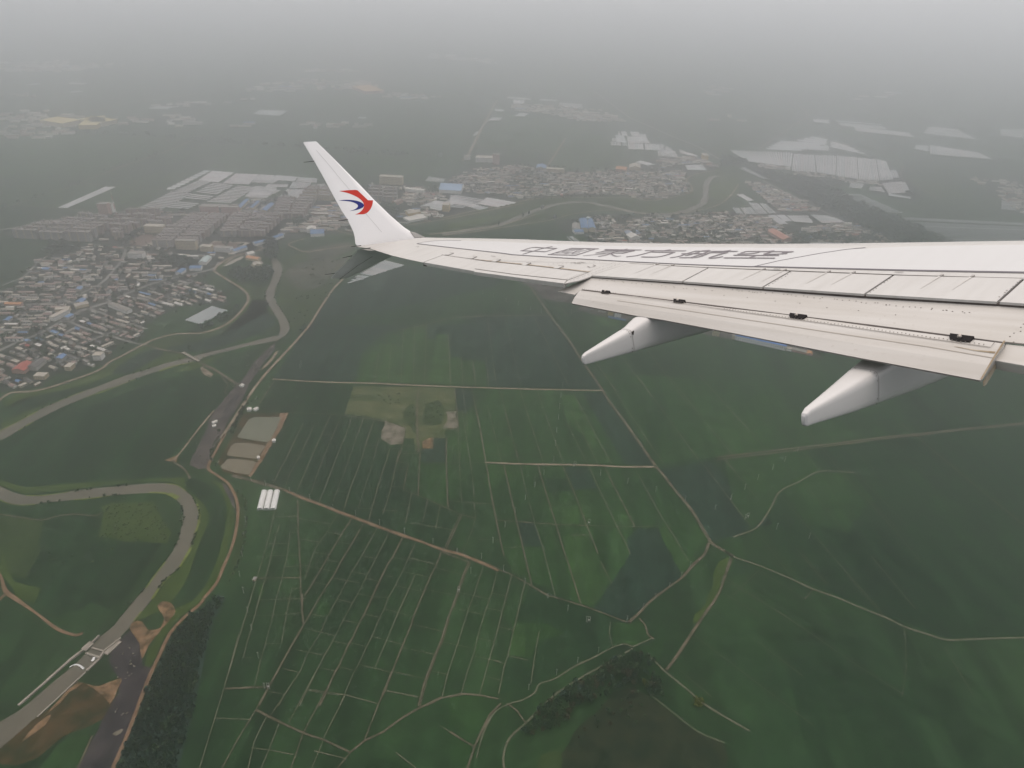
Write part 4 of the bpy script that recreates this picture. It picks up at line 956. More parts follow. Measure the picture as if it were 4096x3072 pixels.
# --- control surfaces
ail = [A('C1', (1752, 1050)), A('C1', (2100, 1099)), A('WC', (0, 388)), A('WC', (500, 437)), A('WC', (908, 487)), A('WC', (742, 545)), A('WC', (716, 573)), A('WC', (500, 546)), A('WC', (0, 480)), A('C1', (2000, 1177)), A('C1', (1600, 1107))]
slab('aileron', [p + Vector((0, 0, .006)) for p in ail], 0.05, M['wing'], bevel=.006)
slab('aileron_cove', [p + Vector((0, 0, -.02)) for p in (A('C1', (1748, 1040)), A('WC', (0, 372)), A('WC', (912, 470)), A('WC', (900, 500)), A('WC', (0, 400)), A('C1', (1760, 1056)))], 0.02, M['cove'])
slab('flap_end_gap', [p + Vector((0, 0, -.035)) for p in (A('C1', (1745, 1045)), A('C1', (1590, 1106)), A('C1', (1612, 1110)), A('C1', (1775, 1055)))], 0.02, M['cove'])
strip('seam_line', [A('C1', (2015, 1160)), A('WC', (0, 457)), A('WC', (300, 500)), A('WC', (745, 547))], 0.014, M['seam'], lift=.009)
strip('seam_line', [A('WC', (0, 383)) + Vector((0.03, 0, 0)), A('WC', (500, 433)) + Vector((0.03, 0, 0)), A('WC', (915, 483)) + Vector((0.03, 0, 0))], 0.022, M['rust'], lift=.0012)
strip('seam_line', [A('C1', (1745, 1047)), A('C1', (2100, 1096)), A('WC', (0, 384)), A('WC', (500, 434)), A('WC', (915, 484))], 0.014, M['seam'], lift=.0075)
seams = [(('WC', (1243, 416)), ('WC', (935, 513))), (('WC', (1880, 450)), ('WC', (1670, 562))), (('R2', (487, 347)), ('R2', (280, 467))), (('R2', (1248, 376)), ('R2', (1035, 519))), (('R2', (2212, 403)), ('R2', (2020, 578)))]
sc_ = [(A(*a), A(*b)) for a, b in seams]
sc_.append((L(6.86, -0.2, 0), L(6.2, -0.2, 0)))
G1 = 0.011
for (h0, t0), (h1, t1) in zip(sc_, sc_[1:]):
    q = [h0 + Vector((-.012, -G1, .010)), h1 + Vector((-.012, G1, .010)), t1 + Vector((0, G1, .012)), t0 + Vector((0, -G1, .012))]
    slab('spoiler', q, 0.021, M['wing'], bevel=.003)
slab('flap_cove_shade', [sc_[0][0] + Vector((0, -.03, -.0095)), sc_[-1][0] + Vector((0, 0, -.0095))] + [t + Vector((.004, 0, -.0095)) for _, t in reversed(sc_)], 0.030, M['cove'])  # dark slab; its colour paints the shade in the slot behind the spoilers
strip('seam_line', [a for a, _ in sc_], .013, M['seam'], lift=.0105)
strip('seam_line', [sc_[0][0], sc_[0][1]], .012, M['joint'], lift=.0125)
for v, x, y in [('WC', 1465, 420), ('WC', 1590, 428), ('R2', 285, 333), ('R2', 440, 339), ('R2', 765, 351), ('R2', 950, 357), ('R2', 1600, 379), ('R2', 1830, 385)]:
    p = A(v, (x, y))
    slab('hinge_bracket', [p + Vector((.03, .010, .0125)), p + Vector((.03, -.010, .0125)), p + Vector((-.02, -.010, .0125)), p + Vector((-.02, .010, .0125))], 0.02, M['joint'])
    strip('dirt_streak', [p + Vector((-.04, 0, 0)), p + Vector((-.25, .012, 0)), p + Vector((-.40, .02, 0))], lambda t: 0.022 * (1 - .8 * t), M['rust'] if False else M['flap'], lift=.0136)
for v, x, y in [('C1', 1790, 1045), ('C1', 1975, 1075), ('C1', 2165, 1100), ('WC', 395, 424), ('WC', 655, 450)]:
    p = A(v, (x, y))
    slab('hinge_bracket', [p + Vector((.09, .05, .010)), p + Vector((.09, -.05, .010)), p + Vector((-.02, -.06, .010)), p + Vector((-.02, .04, .010))], 0.03, M['wing'])
    strip('seam_line', [p + Vector((.09, .05, 0)), p + Vector((.09, -.05, 0)), p + Vector((-.02, -.06, 0))], .008, M['seam'], lift=.0115)

AN1, AN2 = math.radians(15), math.radians(20)


def f1p(v, p):
    return FL(v, p, 6.22, -.03, AN1)


def f2p(v, p):
    return FL(v, p, 5.72, -.15, AN2)


u1 = Vector((-math.sin(AN1), 0, math.cos(AN1)))
u2 = Vector((-math.sin(AN2), 0, math.cos(AN2)))
fwd1 = Vector((math.cos(AN1), 0, math.sin(AN1)))
fwd2 = Vector((math.cos(AN2), 0, math.sin(AN2)))
q0 = f1p('WC', (935, 516))
te1 = [f1p('WC', (862, 617)), f1p('WC', (1200, 658)), f1p('WC', (1700, 718)), f1p('R2', (0, 602)), f1p('R2', (900, 716)), f1p('R2', (2075, 866))]
flap1 = [q0, q0 + fwd1 * .06 + Vector((0, -.05, 0)), L(6.30, 1.6, -.008), L(6.30, 0.2, -.008)] + [f1p('S', (4500, 1420)), f1p('R2', (2212, 876))] + list(reversed(te1)) + [f1p('WC', (800, 661)), f1p('WC', (664, 633))]
fl1 = slab('main_flap', flap1, 0.012, M['flap'], down=-u1, bevel=.004)
# aft flap with a rounded nose
te2 = [f2p('WC', (777, 731)), f2p('F1', (900, 668)), f2p('WC', (1500, 862)), f2p('R2', (0, 788)), f2p('R2', (900, 965)), f2p('R2', (1890, 1150))]
le2 = [f2p('F1', (236, 356)), f2p('F1', (300, 357)), f2p('F1', (900, 430)), f2p('F1', (1900, 560)), f2p('F2', (0, 143)), f2p('F2', (800, 253)), f2p('F2', (2032, 412))]
slot = [f2p('F1', (232, 352)), f2p('F1', (900, 428)), f2p('F1', (1900, 558)), f2p('F2', (800, 256)), f2p('F2', (2032, 416)), f2p('F2', (2034, 385)), f2p('F2', (1500, 312)), f2p('F2', (800, 222)), f2p('F1', (1900, 525)), f2p('F1', (900, 405)), f2p('F1', (255, 330))]
slab('flap_slot_shade', [p + u2 * -.012 for p in slot], .03, M['cove'], down=-u2)  # dark slab painting the shadowed gap between main and aft flap
flap2 = te2 + list(reversed(le2))


def build_flap2():
    n = len(te2)
    V, Fc = [], []
    le = [le2[0]] + le2[2:]
    fr = (0.0, 0.35, 0.7, 0.85, 1.0)
    prof = (0.0, 0.018, 0.020, 0.016, 0.004)
    for k, t in enumerate(fr):
        for i in range(n):
            V.append(te2[i].lerp(le[i], t) + u2 * (prof[k] if 0 < i or True else 0))
    for i in range(n):
        V.append(le[i] - u2 * .09)
    for i in range(n):
        V.append(te2[i] - u2 * .015)
    r = len(fr) + 2
    for k in range(r - 1):
        for i in range(n - 1):
            a = k * n + i
            Fc.append((a, a + 1, a + n + 1, a + n))
    Fc.append(tuple(k * n for k in range(r)))
    Fc.append(tuple(k * n + n - 1 for k in reversed(range(r))))
    return part('aft_flap', mesh('aft_flap', V, Fc, M['flap']))


fl2 = build_flap2()


def on2(v, p, lift=0.021):
    return f2p(v, p) + u2 * lift


strip('seam_line', [on2('F1', (245, 372)), on2('F1', (700, 428)), on2('F1', (1500, 535)), on2('F1', (2212, 640)), on2('R2', (800, 752)), on2('R2', (1400, 840)), on2('R2', (1965, 922)), on2('R2', (2000, 880))], 0.006, M['rivet'], fl2, up=u2, lift=.002)
strip('stain_line', [on2('F1', (700, 500)), on2('F1', (1250, 580)), on2('F1', (2212, 725)), on2('R2', (900, 826)), on2('R2', (1500, 915)), on2('R2', (1990, 1000))], 0.007, M['joint_tan'], fl2, up=u2, lift=.001)
strip('stain_line', [on2('R2', (1700, 915)), on2('R2', (1860, 945)), on2('R2', (2000, 960))], lambda t: .004 + .016 * t, M['rust'], fl2, up=u2, lift=.0015)
strip('stained_edge', [f2p('R2', (2070, 870)) + u2 * .015, f2p('R2', (1990, 1000)) + u2 * .02, f2p('R2', (1895, 1148)) + u2 * .004], .012, M['rust'], fl2, up=u2, lift=.004)


def rivets(name, pts, r, up, m, parent=None):
    V, Fc = [], []
    for p in pts:
        a = up.orthogonal().normalized()
        b = up.cross(a)
        k = len(V)
        for j in range(6):
            t = j * math.pi / 3
            V.append(p + (a * math.cos(t) + b * math.sin(t)) * r + up * .002)
        V.append(p + up * .004)
        for j in range(6):
            Fc.append((k + j, k + (j + 1) % 6, k + 6))
    o = part(name, mesh(name, V, Fc, m), parent)
    tag(o, kind='stuff')
    return o


rv = []
for a, b, n in ((('F1', (260, 352)), ('F1', (2212, 615)), 60), (('R2', (0, 632)), ('R2', (1950, 905)), 74)):
    pa, pb = on2(*a), on2(*b)
    rv += [pa.lerp(pb, i / n) + fwd2 * rnd.uniform(-.004, .004) for i in range(n)]
rivets('rivets', rv, .0055, u2, M['rivet'], fl2)
rv = []
for a, b, n in ((('R2', (60, 480)), ('R2', (1880, 655)), 54), (('R2', (0, 520)), ('R2', (1500, 690)), 7), (('WC', (1000, 540)), ('R2', (0, 500)), 26), (('R2', (2110, 860)), ('R2', (2212, 700)), 6)):
    pa, pb = f1p(*a), f1p(*b)
    rv += [pa.lerp(pb, i / n) + fwd1 * rnd.uniform(-.012, .012) + Vector((0, rnd.uniform(-.03, .03), 0)) for i in range(n) if rnd.random() < .8]
rivets('rivets', rv, .006, u1, M['rivet'], fl1)
rv = []
for a, b, n in ((('WC', (1000, 402)), ('WC', (560, 425)), 12), (('WC', (1190, 410)), ('WC', (760, 560)), 30), (('WC', (1130, 408)), ('WC', (730, 545)), 26), (('R2', (490, 362)), ('R2', (300, 470)), 8), (('R2', (1235, 395)), ('R2', (1050, 520)), 9), (('R2', (2180, 420)), ('R2', (2020, 560)), 9), (('WC', (540, 375)), ('WC', (420, 425)), 8)):
    pa, pb = A(*a), A(*b)
    rv += [pa.lerp(pb, i / n) + Vector((0, rnd.uniform(-.01, .01), .012)) for i in range(n)]
rivets('rivets', rv, .007, Vector((0, 0, 1)), M['rivet'])
for v, c0 in (('WC', [(770, 408), (795, 405), (812, 410)]), ('WC', [(820, 408), (850, 402), (880, 406), (850, 413), (822, 410)]), ('WC', [(905, 437), (925, 444), (950, 440), (970, 430), (950, 425)]), ('C1', [(1535, 982), (1560, 980), (1550, 985)]), ('R2', [(360, 327), (410, 328)]), ('R2', [(1255, 352), (1320, 353)]), ('WC', [(130, 352), (165, 356)])):
    strip('stencil_mark', [A(v, p) for p in c0], .012, M['rivet'], lift=.0075)
# black plates whose colour paints the shade inside the actuator openings, between the flaps
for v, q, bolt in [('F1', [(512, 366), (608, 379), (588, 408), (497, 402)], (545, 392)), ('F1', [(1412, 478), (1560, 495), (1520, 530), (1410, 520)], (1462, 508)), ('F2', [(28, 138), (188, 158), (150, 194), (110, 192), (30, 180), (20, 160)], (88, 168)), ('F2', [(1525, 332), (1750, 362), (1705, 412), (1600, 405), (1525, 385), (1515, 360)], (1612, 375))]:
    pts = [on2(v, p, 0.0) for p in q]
    o = slab('actuator_opening_shade', [p + u2 * .024 for p in pts], .05, M['opening_shade'], down=-u2)
    b0 = on2(v, bolt, .027)
    k = (pts[1] - pts[0]).length
    bm = bmesh.new()
    bmesh.ops.create_cone(bm, cap_ends=True, segments=10, radius1=k * .10, radius2=k * .05, depth=k * .18)
    bmesh.ops.rotate(bm, verts=bm.verts, cent=(0, 0, 0), matrix=Matrix.Rotation(math.radians(115), 3, 'Y'))
    bmesh.ops.translate(bm, verts=bm.verts, vec=b0 + fwd2 * .01)
    part('actuator_bolt', bm_mesh('actuator_bolt', bm, M['metal'], True), o)
# inboard flap next to the gap
inb = [f1p('R2', (2079, 869)), f1p('R2', (2212, 884)), f1p('S', (4500, 1424)), f1p('S', (4500, 1545)), f1p('R2', (2212, 1030)), f1p('R2', (1992, 991))]
slab('inboard_flap', [p - u1 * .012 for p in inb], 0.08, M['flap'], down=-u1, bevel=.006)
slab('flap_seal', [f2p('R2', (2000, 1000)) - u2 * .03, f2p('R2', (1985, 1020)) - u2 * .03, f2p('R2', (1905, 1135)) - u2 * .03, f2p('R2', (1925, 1105)) - u2 * .05], .05, M['rust'], down=-u2)
strip('seam_line', [f1p('R2', (2075, 866)), f1p('R2', (2212, 882))], .006, M['rivet'], up=u1, lift=.003)

# --- flap track fairings: lofted rounded boxes
def fairing(st, opening):
    V, Fc = [], []
    nseg = 20
    for c, s0, s1, top_, bot in st:
        cy_, cz = (s0 + s1) / 2, (top_ + bot) / 2
        hw, hh = (s1 - s0) / 2, (top_ - bot) / 2
        for k in range(nseg):
            a = 2 * math.pi * k / nseg + math.pi / nseg
            ca, sa = math.cos(a), math.sin(a)
            e = 0.42
            V.append(L(c, cy_ + hw * math.copysign(abs(ca) ** e, ca), cz + hh * math.copysign(abs(sa) ** e, sa)))
    for j in range(len(st) - 1):
        for k in range(nseg):
            a, b = j * nseg + k, j * nseg + (k + 1) % nseg
            Fc.append((a, a + nseg, b + nseg, b))
    Fc.append(tuple(range(nseg)))
    Fc.append(tuple(range(len(V) - 1, len(V) - nseg - 1, -1)))
    o = part('flap_track_fairing', mesh('flap_track_fairing', V, Fc, M['fairing'], smooth=True))
    o['label'] = opening
    return o


def densify_st(st, n=6):
    out = []
    for a, b in zip(st, st[1:]):
        for i in range(n):
            out.append(tuple(x + (y - x) * i / n for x, y in zip(a, b)))
    out.append(st[-1])
    return out


fa = [(4.595, 4.692, 4.712, -.232, -.285), (4.61, 4.684, 4.722, -.215, -.305), (4.66, 4.678, 4.735, -.204, -.318), (5.36, 4.675, 4.84, -.205, -.462), (5.58, 4.675, 4.90, -.185, -.505), (6.1, 4.675, 4.93, -.20, -.608), (6.72, 4.68, 4.93, -.3, -.725), (7.1, 4.75, 4.86, -.42, -.70)]
fb = [(4.34, 2.362, 2.388, -.25, -.315), (4.355, 2.352, 2.398, -.232, -.332), (4.42, 2.346, 2.412, -.222, -.348), (5.03, 2.342, 2.51, -.297, -.535), (5.65, 2.342, 2.61, -.37, -.71), (6.35, 2.342, 2.64, -.40, -.90), (7.22, 2.36, 2.64, -.5, -1.12), (7.7, 2.45, 2.55, -.7, -1.0)]
f_out = fairing(densify_st(fa), 'outer flap fairing pointing back under the flap')
f_in = fairing(densify_st(fb), 'inner flap fairing, nearer the camera and longer')


def ring(o, st, c, m, w=.008):
    """riveted joint running round a fairing"""
    for a, b in zip(st, st[1:]):
        if a[0] <= c <= b[0]:
            t = (c - a[0]) / (b[0] - a[0])
            _, s0, s1, tp, bt = [x + (y - x) * t for x, y in zip(a, b)]
            break
    hw, hh, cy_, cz = (s1 - s0) / 2 + .003, (tp - bt) / 2 + .003, (s0 + s1) / 2, (tp + bt) / 2
    V, Fc = [], []
    rv = []
    for k in range(25):
        a = math.pi * (0.30 + 0.95 * k / 24)
        ca, sa = math.cos(a), math.sin(a)
        e = .42
        p = L(c, cy_ + hw * math.copysign(abs(ca) ** e, ca), cz + hh * math.copysign(abs(sa) ** e, sa))
        V += [p + Vector((w / 2, 0, 0)), p - Vector((w / 2, 0, 0))]
        if k:
            q = 2 * k
            Fc.append((q - 2, q - 1, q + 1, q))
        if k % 3 == 1:
            rv.append(p + Vector((-.03, 0, 0)))
    part('joint', mesh('joint', V, Fc, m), o)
    for p in rv:
        pass
    rivets('rivets', rv, .006, Vector((0, -1, 0)), M['rivet'], o)


ring(f_out, fa, 5.31, M['joint'], .006)
ring(f_in, fb, 5.46, M['joint'], .006)
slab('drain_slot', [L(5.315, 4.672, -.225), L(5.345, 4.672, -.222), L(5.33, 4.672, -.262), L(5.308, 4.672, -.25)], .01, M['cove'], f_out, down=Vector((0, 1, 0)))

# --- winglet and its lower strake
b_te, b_le = L(7.12, 12.91, 0.0), L(8.44, 12.6, -0.18)
thw = math.radians(12)
vup = Vector((0, math.sin(thw), math.cos(thw)))
bdir = (b_le - b_te)
wnrm = bdir.cross(vup).normalized()


def on_plane(v, p, p0, nrm):
    r = cray(*px(v, p))
    d = Vector((r @ wc_, r @ ws_, r @ wu_))
    e = Vector((-ORG[0], -ORG[1], WH - ORG[2]))
    return e + d * ((p0 - e).dot(nrm) / d.dot(nrm))


if wnrm.y > 0:
    wnrm = -wnrm          # towards the cabin


def WP(v, p):
    return on_plane(v, p, b_te, wnrm)


te_px = [(1050, 977), (1049, 950), (1045, 900), (1035, 860), (1020, 828), (985, 757), (940, 690), (860, 545), (790, 415), (720, 292), (670, 210), (628, 137)]
le_px = [(1612, 903), (1555, 880), (1500, 857), (1450, 825), (1400, 783), (1330, 722), (1200, 595), (1090, 480), (985, 375), (890, 280), (800, 192), (737, 131)]


def build_winglet():
    T = [WP('C1', p) for p in te_px]
    E_ = [WP('C1', p) for p in le_px]
    T[0] = b_te.copy()
    V, Fc = [], []
    fr = (0, .12, .3, .55, .8, .93, 1.0)
    th = (0.004, .018, .040, .055, .048, .030, .010)
    n = len(T)
    for sgn in (1, -1):
        for i in range(n):
            ch = (E_[i] - T[i]).length
            for k, f in enumerate(fr):
                V.append(T[i].lerp(E_[i], f) + wnrm * ((0.0 if 0 < k < len(fr) - 1 else (-.008 if k == 0 else -.03)) if sgn > 0 else -(.012 + 2 * th[k] * min(ch, 1.3) * .8)))
    m_ = len(fr)
    off = n * m_
    for i in range(n - 1):
        for k in range(m_ - 1):
            a = i * m_ + k
            Fc.append((a, a + 1, a + m_ + 1, a + m_))
            b = off + a
            Fc.append((b, b + m_, b + m_ + 1, b + 1))
    for i in range(n - 1):
        for k in (0, m_ - 1):
            a = i * m_ + k
            Fc.append((a, a + m_, off + a + m_, off + a))
    for k in range(m_ - 1):
        a = (n - 1) * m_ + k
        Fc.append((a, a + 1, off + a + 1, off + a))
        a = k
        Fc.append((a, off + a, off + a + 1, a + 1))
    bm = bmesh.new()
    vs = [bm.verts.new(v) for v in V]
    for f in Fc:
        bm.faces.new([vs[i] for i in f]).smooth = True
    bmesh.ops.recalc_face_normals(bm, faces=bm.faces[:])
    for e in bm.edges:
        if e.is_manifold and e.calc_face_angle() > math.radians(40):
            e.smooth = False
    return part('winglet', bm_mesh('winglet', bm, M['winglet']))


winglet = build_winglet()


def flat(name, v, pts, m, lift, parent, nrm, p0, sm=0):
    P = [on_plane(v, p, p0, nrm) + nrm * lift for p in pts]
    if sm:
        P = curve(P + [P[0]], sm)[:-1]
    bm = bmesh.new()
    f = bm.faces.new([bm.verts.new(p) for p in P])
    bmesh.ops.triangulate(bm, faces=[f])
    return part(name, bm_mesh(name, bm, m), parent)


def curve_px(segs, n=6):
    out = []
    for s_ in segs:
        c = curve([Vector((x, y, 0)) for x, y in s_], n)
        out += [(p.x, p.y) for p in c[:-1]]
    return out


red_px = curve_px([[(918, 531), (985, 525), (1050, 522)], [(1050, 522), (1068, 527)], [(1068, 527), (1110, 567), (1150, 605)], [(1150, 605), (1191, 606)], [(1191, 606), (1184, 645), (1165, 683), (1135, 711), (1108, 718)], [(1108, 718), (1075, 719), (1046, 721)],
                   [(1046, 721), (1080, 705), (1106, 680), (1118, 650), (1108, 618), (1078, 590), (1040, 568), (985, 547), (918, 531)]])
blue_px = curve_px([[(914, 608), (965, 602), (1025, 604), (1075, 614), (1108, 631), (1118, 648), (1105, 665), (1065, 681), (1000, 693)], [(1000, 693), (1040, 680), (1062, 665), (1069, 650), (1056, 634), (1020, 619), (970, 611), (914, 608)]])
flat('emblem_red_swallow', 'C1', red_px, M['red'], .002, winglet, wnrm, b_te)
flat('emblem_blue_swallow', 'C1', blue_px, M['blue'], .0028, winglet, wnrm, b_te)
M['faint'] = mat('faint_seam', (0.52, 0.50, 0.48), 0.5)


def wline(pts, w, m, v='C1', lift=.002):
    strip('seam_line', [WP(v, p) for p in pts], w, m, winglet, up=wnrm, lift=lift)


wline([(735, 205), (830, 315), (920, 425), (1010, 530)], .006, M['faint'])
wline([(1125, 705), (1190, 780), (1260, 862)], .006, M['faint'])
fpts = [WP('C1', p) + wnrm * .03 for p in [(1492, 857), (1500, 872), (1520, 903), (1612, 905), (1560, 880), (1540, 868), (1520, 860)]]
flat('root_fairing', 'C1', [(1492, 857), (1500, 872), (1522, 904), (1618, 905), (1560, 880), (1540, 868), (1520, 860)], M['rust'] if False else M['wing'], .004, winglet, wnrm, b_te)
wline([(1490, 856), (1500, 872), (1522, 904), (1618, 905)], .008, M['rivet'], lift=.006)
strip('seam_line', [A('C1', (1055, 977)), A('C1', (1150, 957)), A('C1', (1300, 930)), A('C1', (1400, 918)), A('C1', (1510, 907))], .012, M['faint'], lift=.006)
# fillet: bright rounded root between wing and winglet
ph = math.radians(38)
vdn = Vector((0, math.sin(ph), -math.cos(ph)))
snrm = bdir.cross(vdn).normalized()
if snrm.y > 0:
    snrm = -snrm
s_te, s_le = b_te + Vector((0.03, -.04, -.06)), b_le + Vector((-.15, -.02, -.06))


def build_strake():
    tp = [(1062, 1003), (1058, 1022), (1010, 1072), (945, 1135), (884, 1192), (848, 1232)]
    lp = [(1480, 1000), (1345, 1053), (1270, 1088), (1190, 1128), (1080, 1185), (985, 1229)]
    T = [on_plane('C1', p, s_te, snrm) for p in tp]
    E_ = [on_plane('C1', p, s_te, snrm) for p in lp]
    V, Fc = [], []
    fr = (0, .15, .4, .7, .92, 1.0)
    th = (.003, .018, .035, .04, .022, .006)
    n, m_ = len(T), len(fr)
    for sgn in (1, -1):
        for i in range(n):
            ch = min((E_[i] - T[i]).length, 1.2)
            for k, f in enumerate(fr):
                V.append(T[i].lerp(E_[i], f) + snrm * sgn * th[k] * ch)
    off = n * m_
    for i in range(n - 1):
        for k in range(m_ - 1):
            a = i * m_ + k
            Fc.append((a, a + 1, a + m_ + 1, a + m_))
            Fc.append((off + a, off + a + m_, off + a + m_ + 1, off + a + 1))
    for i in range(n - 1):
        for k in (0, m_ - 1):
            a = i * m_ + k
            Fc.append((a, a + m_, off + a + m_, off + a))
    for base in (0, (n - 1) * m_):
        for k in range(m_ - 1):
            a = base + k
            Fc.append((a, off + a, off + a + 1, a + 1))
    bm = bmesh.new()
    vs = [bm.verts.new(v) for v in V]
    for f in Fc:
        bm.faces.new([vs[i] for i in f]).smooth = True
    bmesh.ops.recalc_face_normals(bm, faces=bm.faces[:])
    for e in bm.edges:
        if e.is_manifold and e.calc_face_angle() > math.radians(40):
            e.smooth = False
    return part('lower_strake', bm_mesh('lower_strake', bm, M['strake']))


strake = build_strake()
strip('seam_line', [on_plane('C1', p, s_te, snrm) for p in [(1180, 1045), (1060, 1120), (980, 1180), (915, 1228)]], .007, M['seam'], strake, up=snrm, lift=.045)
strip('bare_edge', [on_plane('C1', p, s_te, snrm) for p in [(1062, 1006), (1056, 1022), (1010, 1072), (945, 1135), (886, 1190), (850, 1232)]], .016, M['edge'], strake, up=snrm, lift=.006)
strip('tip_cap', [on_plane('C1', p, s_te, snrm) for p in [(852, 1231), (920, 1226), (985, 1228)]], .01, M['edge'], strake, up=snrm, lift=.006)
# static dischargers: tapered black rods on small bases
for v, a, b, par, pl in [('C1', (718, 291), (633, 300), winglet, 0), ('C1', (988, 760), (910, 771), winglet, 0), ('C1', (1095, 974), (1015, 984), None, 1), ('C1', (1172, 993), (1086, 1003), None, 1), ('C1', (1022, 1052), (945, 1068), strake, 2), ('C1', (886, 1192), (804, 1204), strake, 2)]:
    if pl == 0:
        p0, p1 = WP(v, a), WP(v, b)
    elif pl == 1:
        p0, p1 = A(v, a), A(v, b)
        p0.z += .012
        p1.z += .012
    else:
        p0, p1 = on_plane(v, a, s_te, snrm), on_plane(v, b, s_te, snrm)
    d = (p1 - p0)
    ln = d.length
    bm = bmesh.new()
    bmesh.ops.create_cone(bm, cap_ends=True, segments=8, radius1=.007, radius2=.003, depth=ln)
    bmesh.ops.translate(bm, verts=bm.verts, vec=(0, 0, ln / 2))
    bmesh.ops.rotate(bm, verts=bm.verts, cent=(0, 0, 0), matrix=d.to_track_quat('Z', 'Y').to_matrix())
    bmesh.ops.translate(bm, verts=bm.verts, vec=p0)
    part('static_wick', bm_mesh('static_wick', bm, M['wick'], True), par)
# ------------------------------------------------------------------ buildings
VIEW.update(Q=(0, 1000, .31646), E=(600, 700, .27125), O=(3000, 850, .31646), N=(2300, 880, .27125), P=(1550, 750, .27125), K=(2850, 1330, .22604))
LOOK = {
    'grey-roofed': (0.27, 0.25, 0.225), 'cream-roofed': (0.43, 0.385, 0.325), 'pinkish-roofed': (0.30, 0.22, 0.195), 'white-roofed': (0.62, 0.59, 0.54),
    'dark-roofed': (0.115, 0.11, 0.105), 'blue-roofed': (0.13, 0.22, 0.38), 'red-roofed': (0.36, 0.10, 0.08), 'orange-roofed': (0.50, 0.25, 0.13)}
LOOKW = [('grey-roofed', .25), ('cream-roofed', .20), ('pinkish-roofed', .27), ('white-roofed', .075), ('dark-roofed', .165), ('blue-roofed', .035), ('red-roofed', .02), ('orange-roofed', .005)]
RM = {k: mat(k.replace('-', '_') + '_sheet', c, 0.75, var=0.16, scale=0.35, detail=6, spec=0.25) for k, c in LOOK.items()}
WALLS = [mat('house_wall_' + n, c, 0.9, var=0.12, scale=0.6, spec=0.2) for n, c in (('brick', (0.34, 0.25, 0.20)), ('render', (0.58, 0.52, 0.44)), ('tile', (0.72, 0.69, 0.63)), ('grey', (0.40, 0.38, 0.35)))]
M['glass_dark'] = mat('window_dark', (0.035, 0.04, 0.045), 0.25, spec=0.5)


def house_meshes():
    """walls with window openings, pitched or flat roof, unit sized"""
    out = {}
    for wi, wm in enumerate(WALLS):
        for flat_ in (False, True):
            V, Fc, idx = [], [], []
            x, y = .5, .5
            V += [(-x, -y, 0), (x, -y, 0), (x, y, 0), (-x, y, 0), (-x, -y, 1), (x, -y, 1), (x, y, 1), (-x, y, 1)]
            Fc += [(0, 1, 5, 4), (1, 2, 6, 5), (2, 3, 7, 6), (3, 0, 4, 7), (4, 5, 6, 7)]
            idx += [0] * 5
            if not flat_:
                k = len(V)
                V += [(-x, 0, 1.42), (x, 0, 1.42)]
                Fc += [(7, 4, k), (5, 6, k + 1)]
                idx += [0, 0]
            for s_ in (-1, 1):
                for cx in (-.36, -.12, .12, .36):
                    k = len(V)
                    w = .055 if cx != .12 else .04
                    z0 = .32 if cx != .12 else .0
                    V += [(cx - w, s_ * .506, z0), (cx + w, s_ * .506, z0), (cx + w, s_ * .506, .8), (cx - w, s_ * .506, .8), (cx - w, s_ * .49, z0), (cx + w, s_ * .49, z0), (cx + w, s_ * .49, .8), (cx - w, s_ * .49, .8)]
                    Fc += [(k, k + 1, k + 2, k + 3), (k, k + 4, k + 5, k + 1), (k + 3, k + 2, k + 6, k + 7)]
                    idx += [1, 0, 0]
            out[(wi, flat_)] = mesh('house_walls', V, Fc, [wm, M['glass_dark']], idx)
    roofs = {}
    for lk, rm in RM.items():
        e = .54
        V = [(-e, -.58, .93), (e, -.58, .93), (e, 0, 1.46), (-e, 0, 1.46), (e, .58, .93), (-e, .58, .93)]
        V += [(a, b, c - .06) for a, b, c in V]
        Fc = [(0, 1, 2, 3), (3, 2, 4, 5), (6, 9, 8, 7), (9, 11, 10, 8), (0, 6, 7, 1), (5, 4, 10, 11), (1, 7, 8, 2), (2, 8, 10, 4), (0, 3, 9, 6), (3, 5, 11, 9)]
        roofs[(lk, False)] = mesh('house_roof', V, Fc, rm)
        V = [(-.52, -.54, 1.0), (.52, -.54, 1.0), (.52, .54, 1.0), (-.52, .54, 1.0), (-.52, -.54, 1.1), (.52, -.54, 1.1), (.52, .54, 1.1), (-.52, .54, 1.1), (-.47, -.46, 1.1), (.47, -.46, 1.1), (.47, .46, 1.1), (-.47, .46, 1.1), (-.47, -.46, 1.04), (.47, -.46, 1.04), (.47, .46, 1.04), (-.47, .46, 1.04)]
        Fc = [(0, 1, 5, 4), (1, 2, 6, 5), (2, 3, 7, 6), (3, 0, 4, 7), (4, 5, 9, 8), (5, 6, 10, 9), (6, 7, 11, 10), (7, 4, 8, 11), (8, 9, 13, 12), (9, 10, 14, 13), (10, 11, 15, 14), (11, 8, 12, 15), (12, 13, 14, 15)]
        roofs[(lk, True)] = mesh('house_roof', V, Fc, rm)
    return out, roofs


HWALL, HROOF = house_meshes()
STREETS = []
for o in list(COL.objects):
    if o.name.startswith(('village_street', 'levee_road', 'country_road')):
        vs = o.data.vertices
        STREETS += [((vs[i].co + vs[i + 1].co) / 2, (vs[i].co - vs[i + 1].co).length / 2) for i in range(0, len(vs) - 1, 2)]
SGRID = {}
for c, hw in STREETS:
    SGRID.setdefault((int(c.x // 25), int(c.y // 25)), []).append((c.x, c.y, hw))
BLOCKED = []           # rectangles (centre, half sizes, angle) already built on


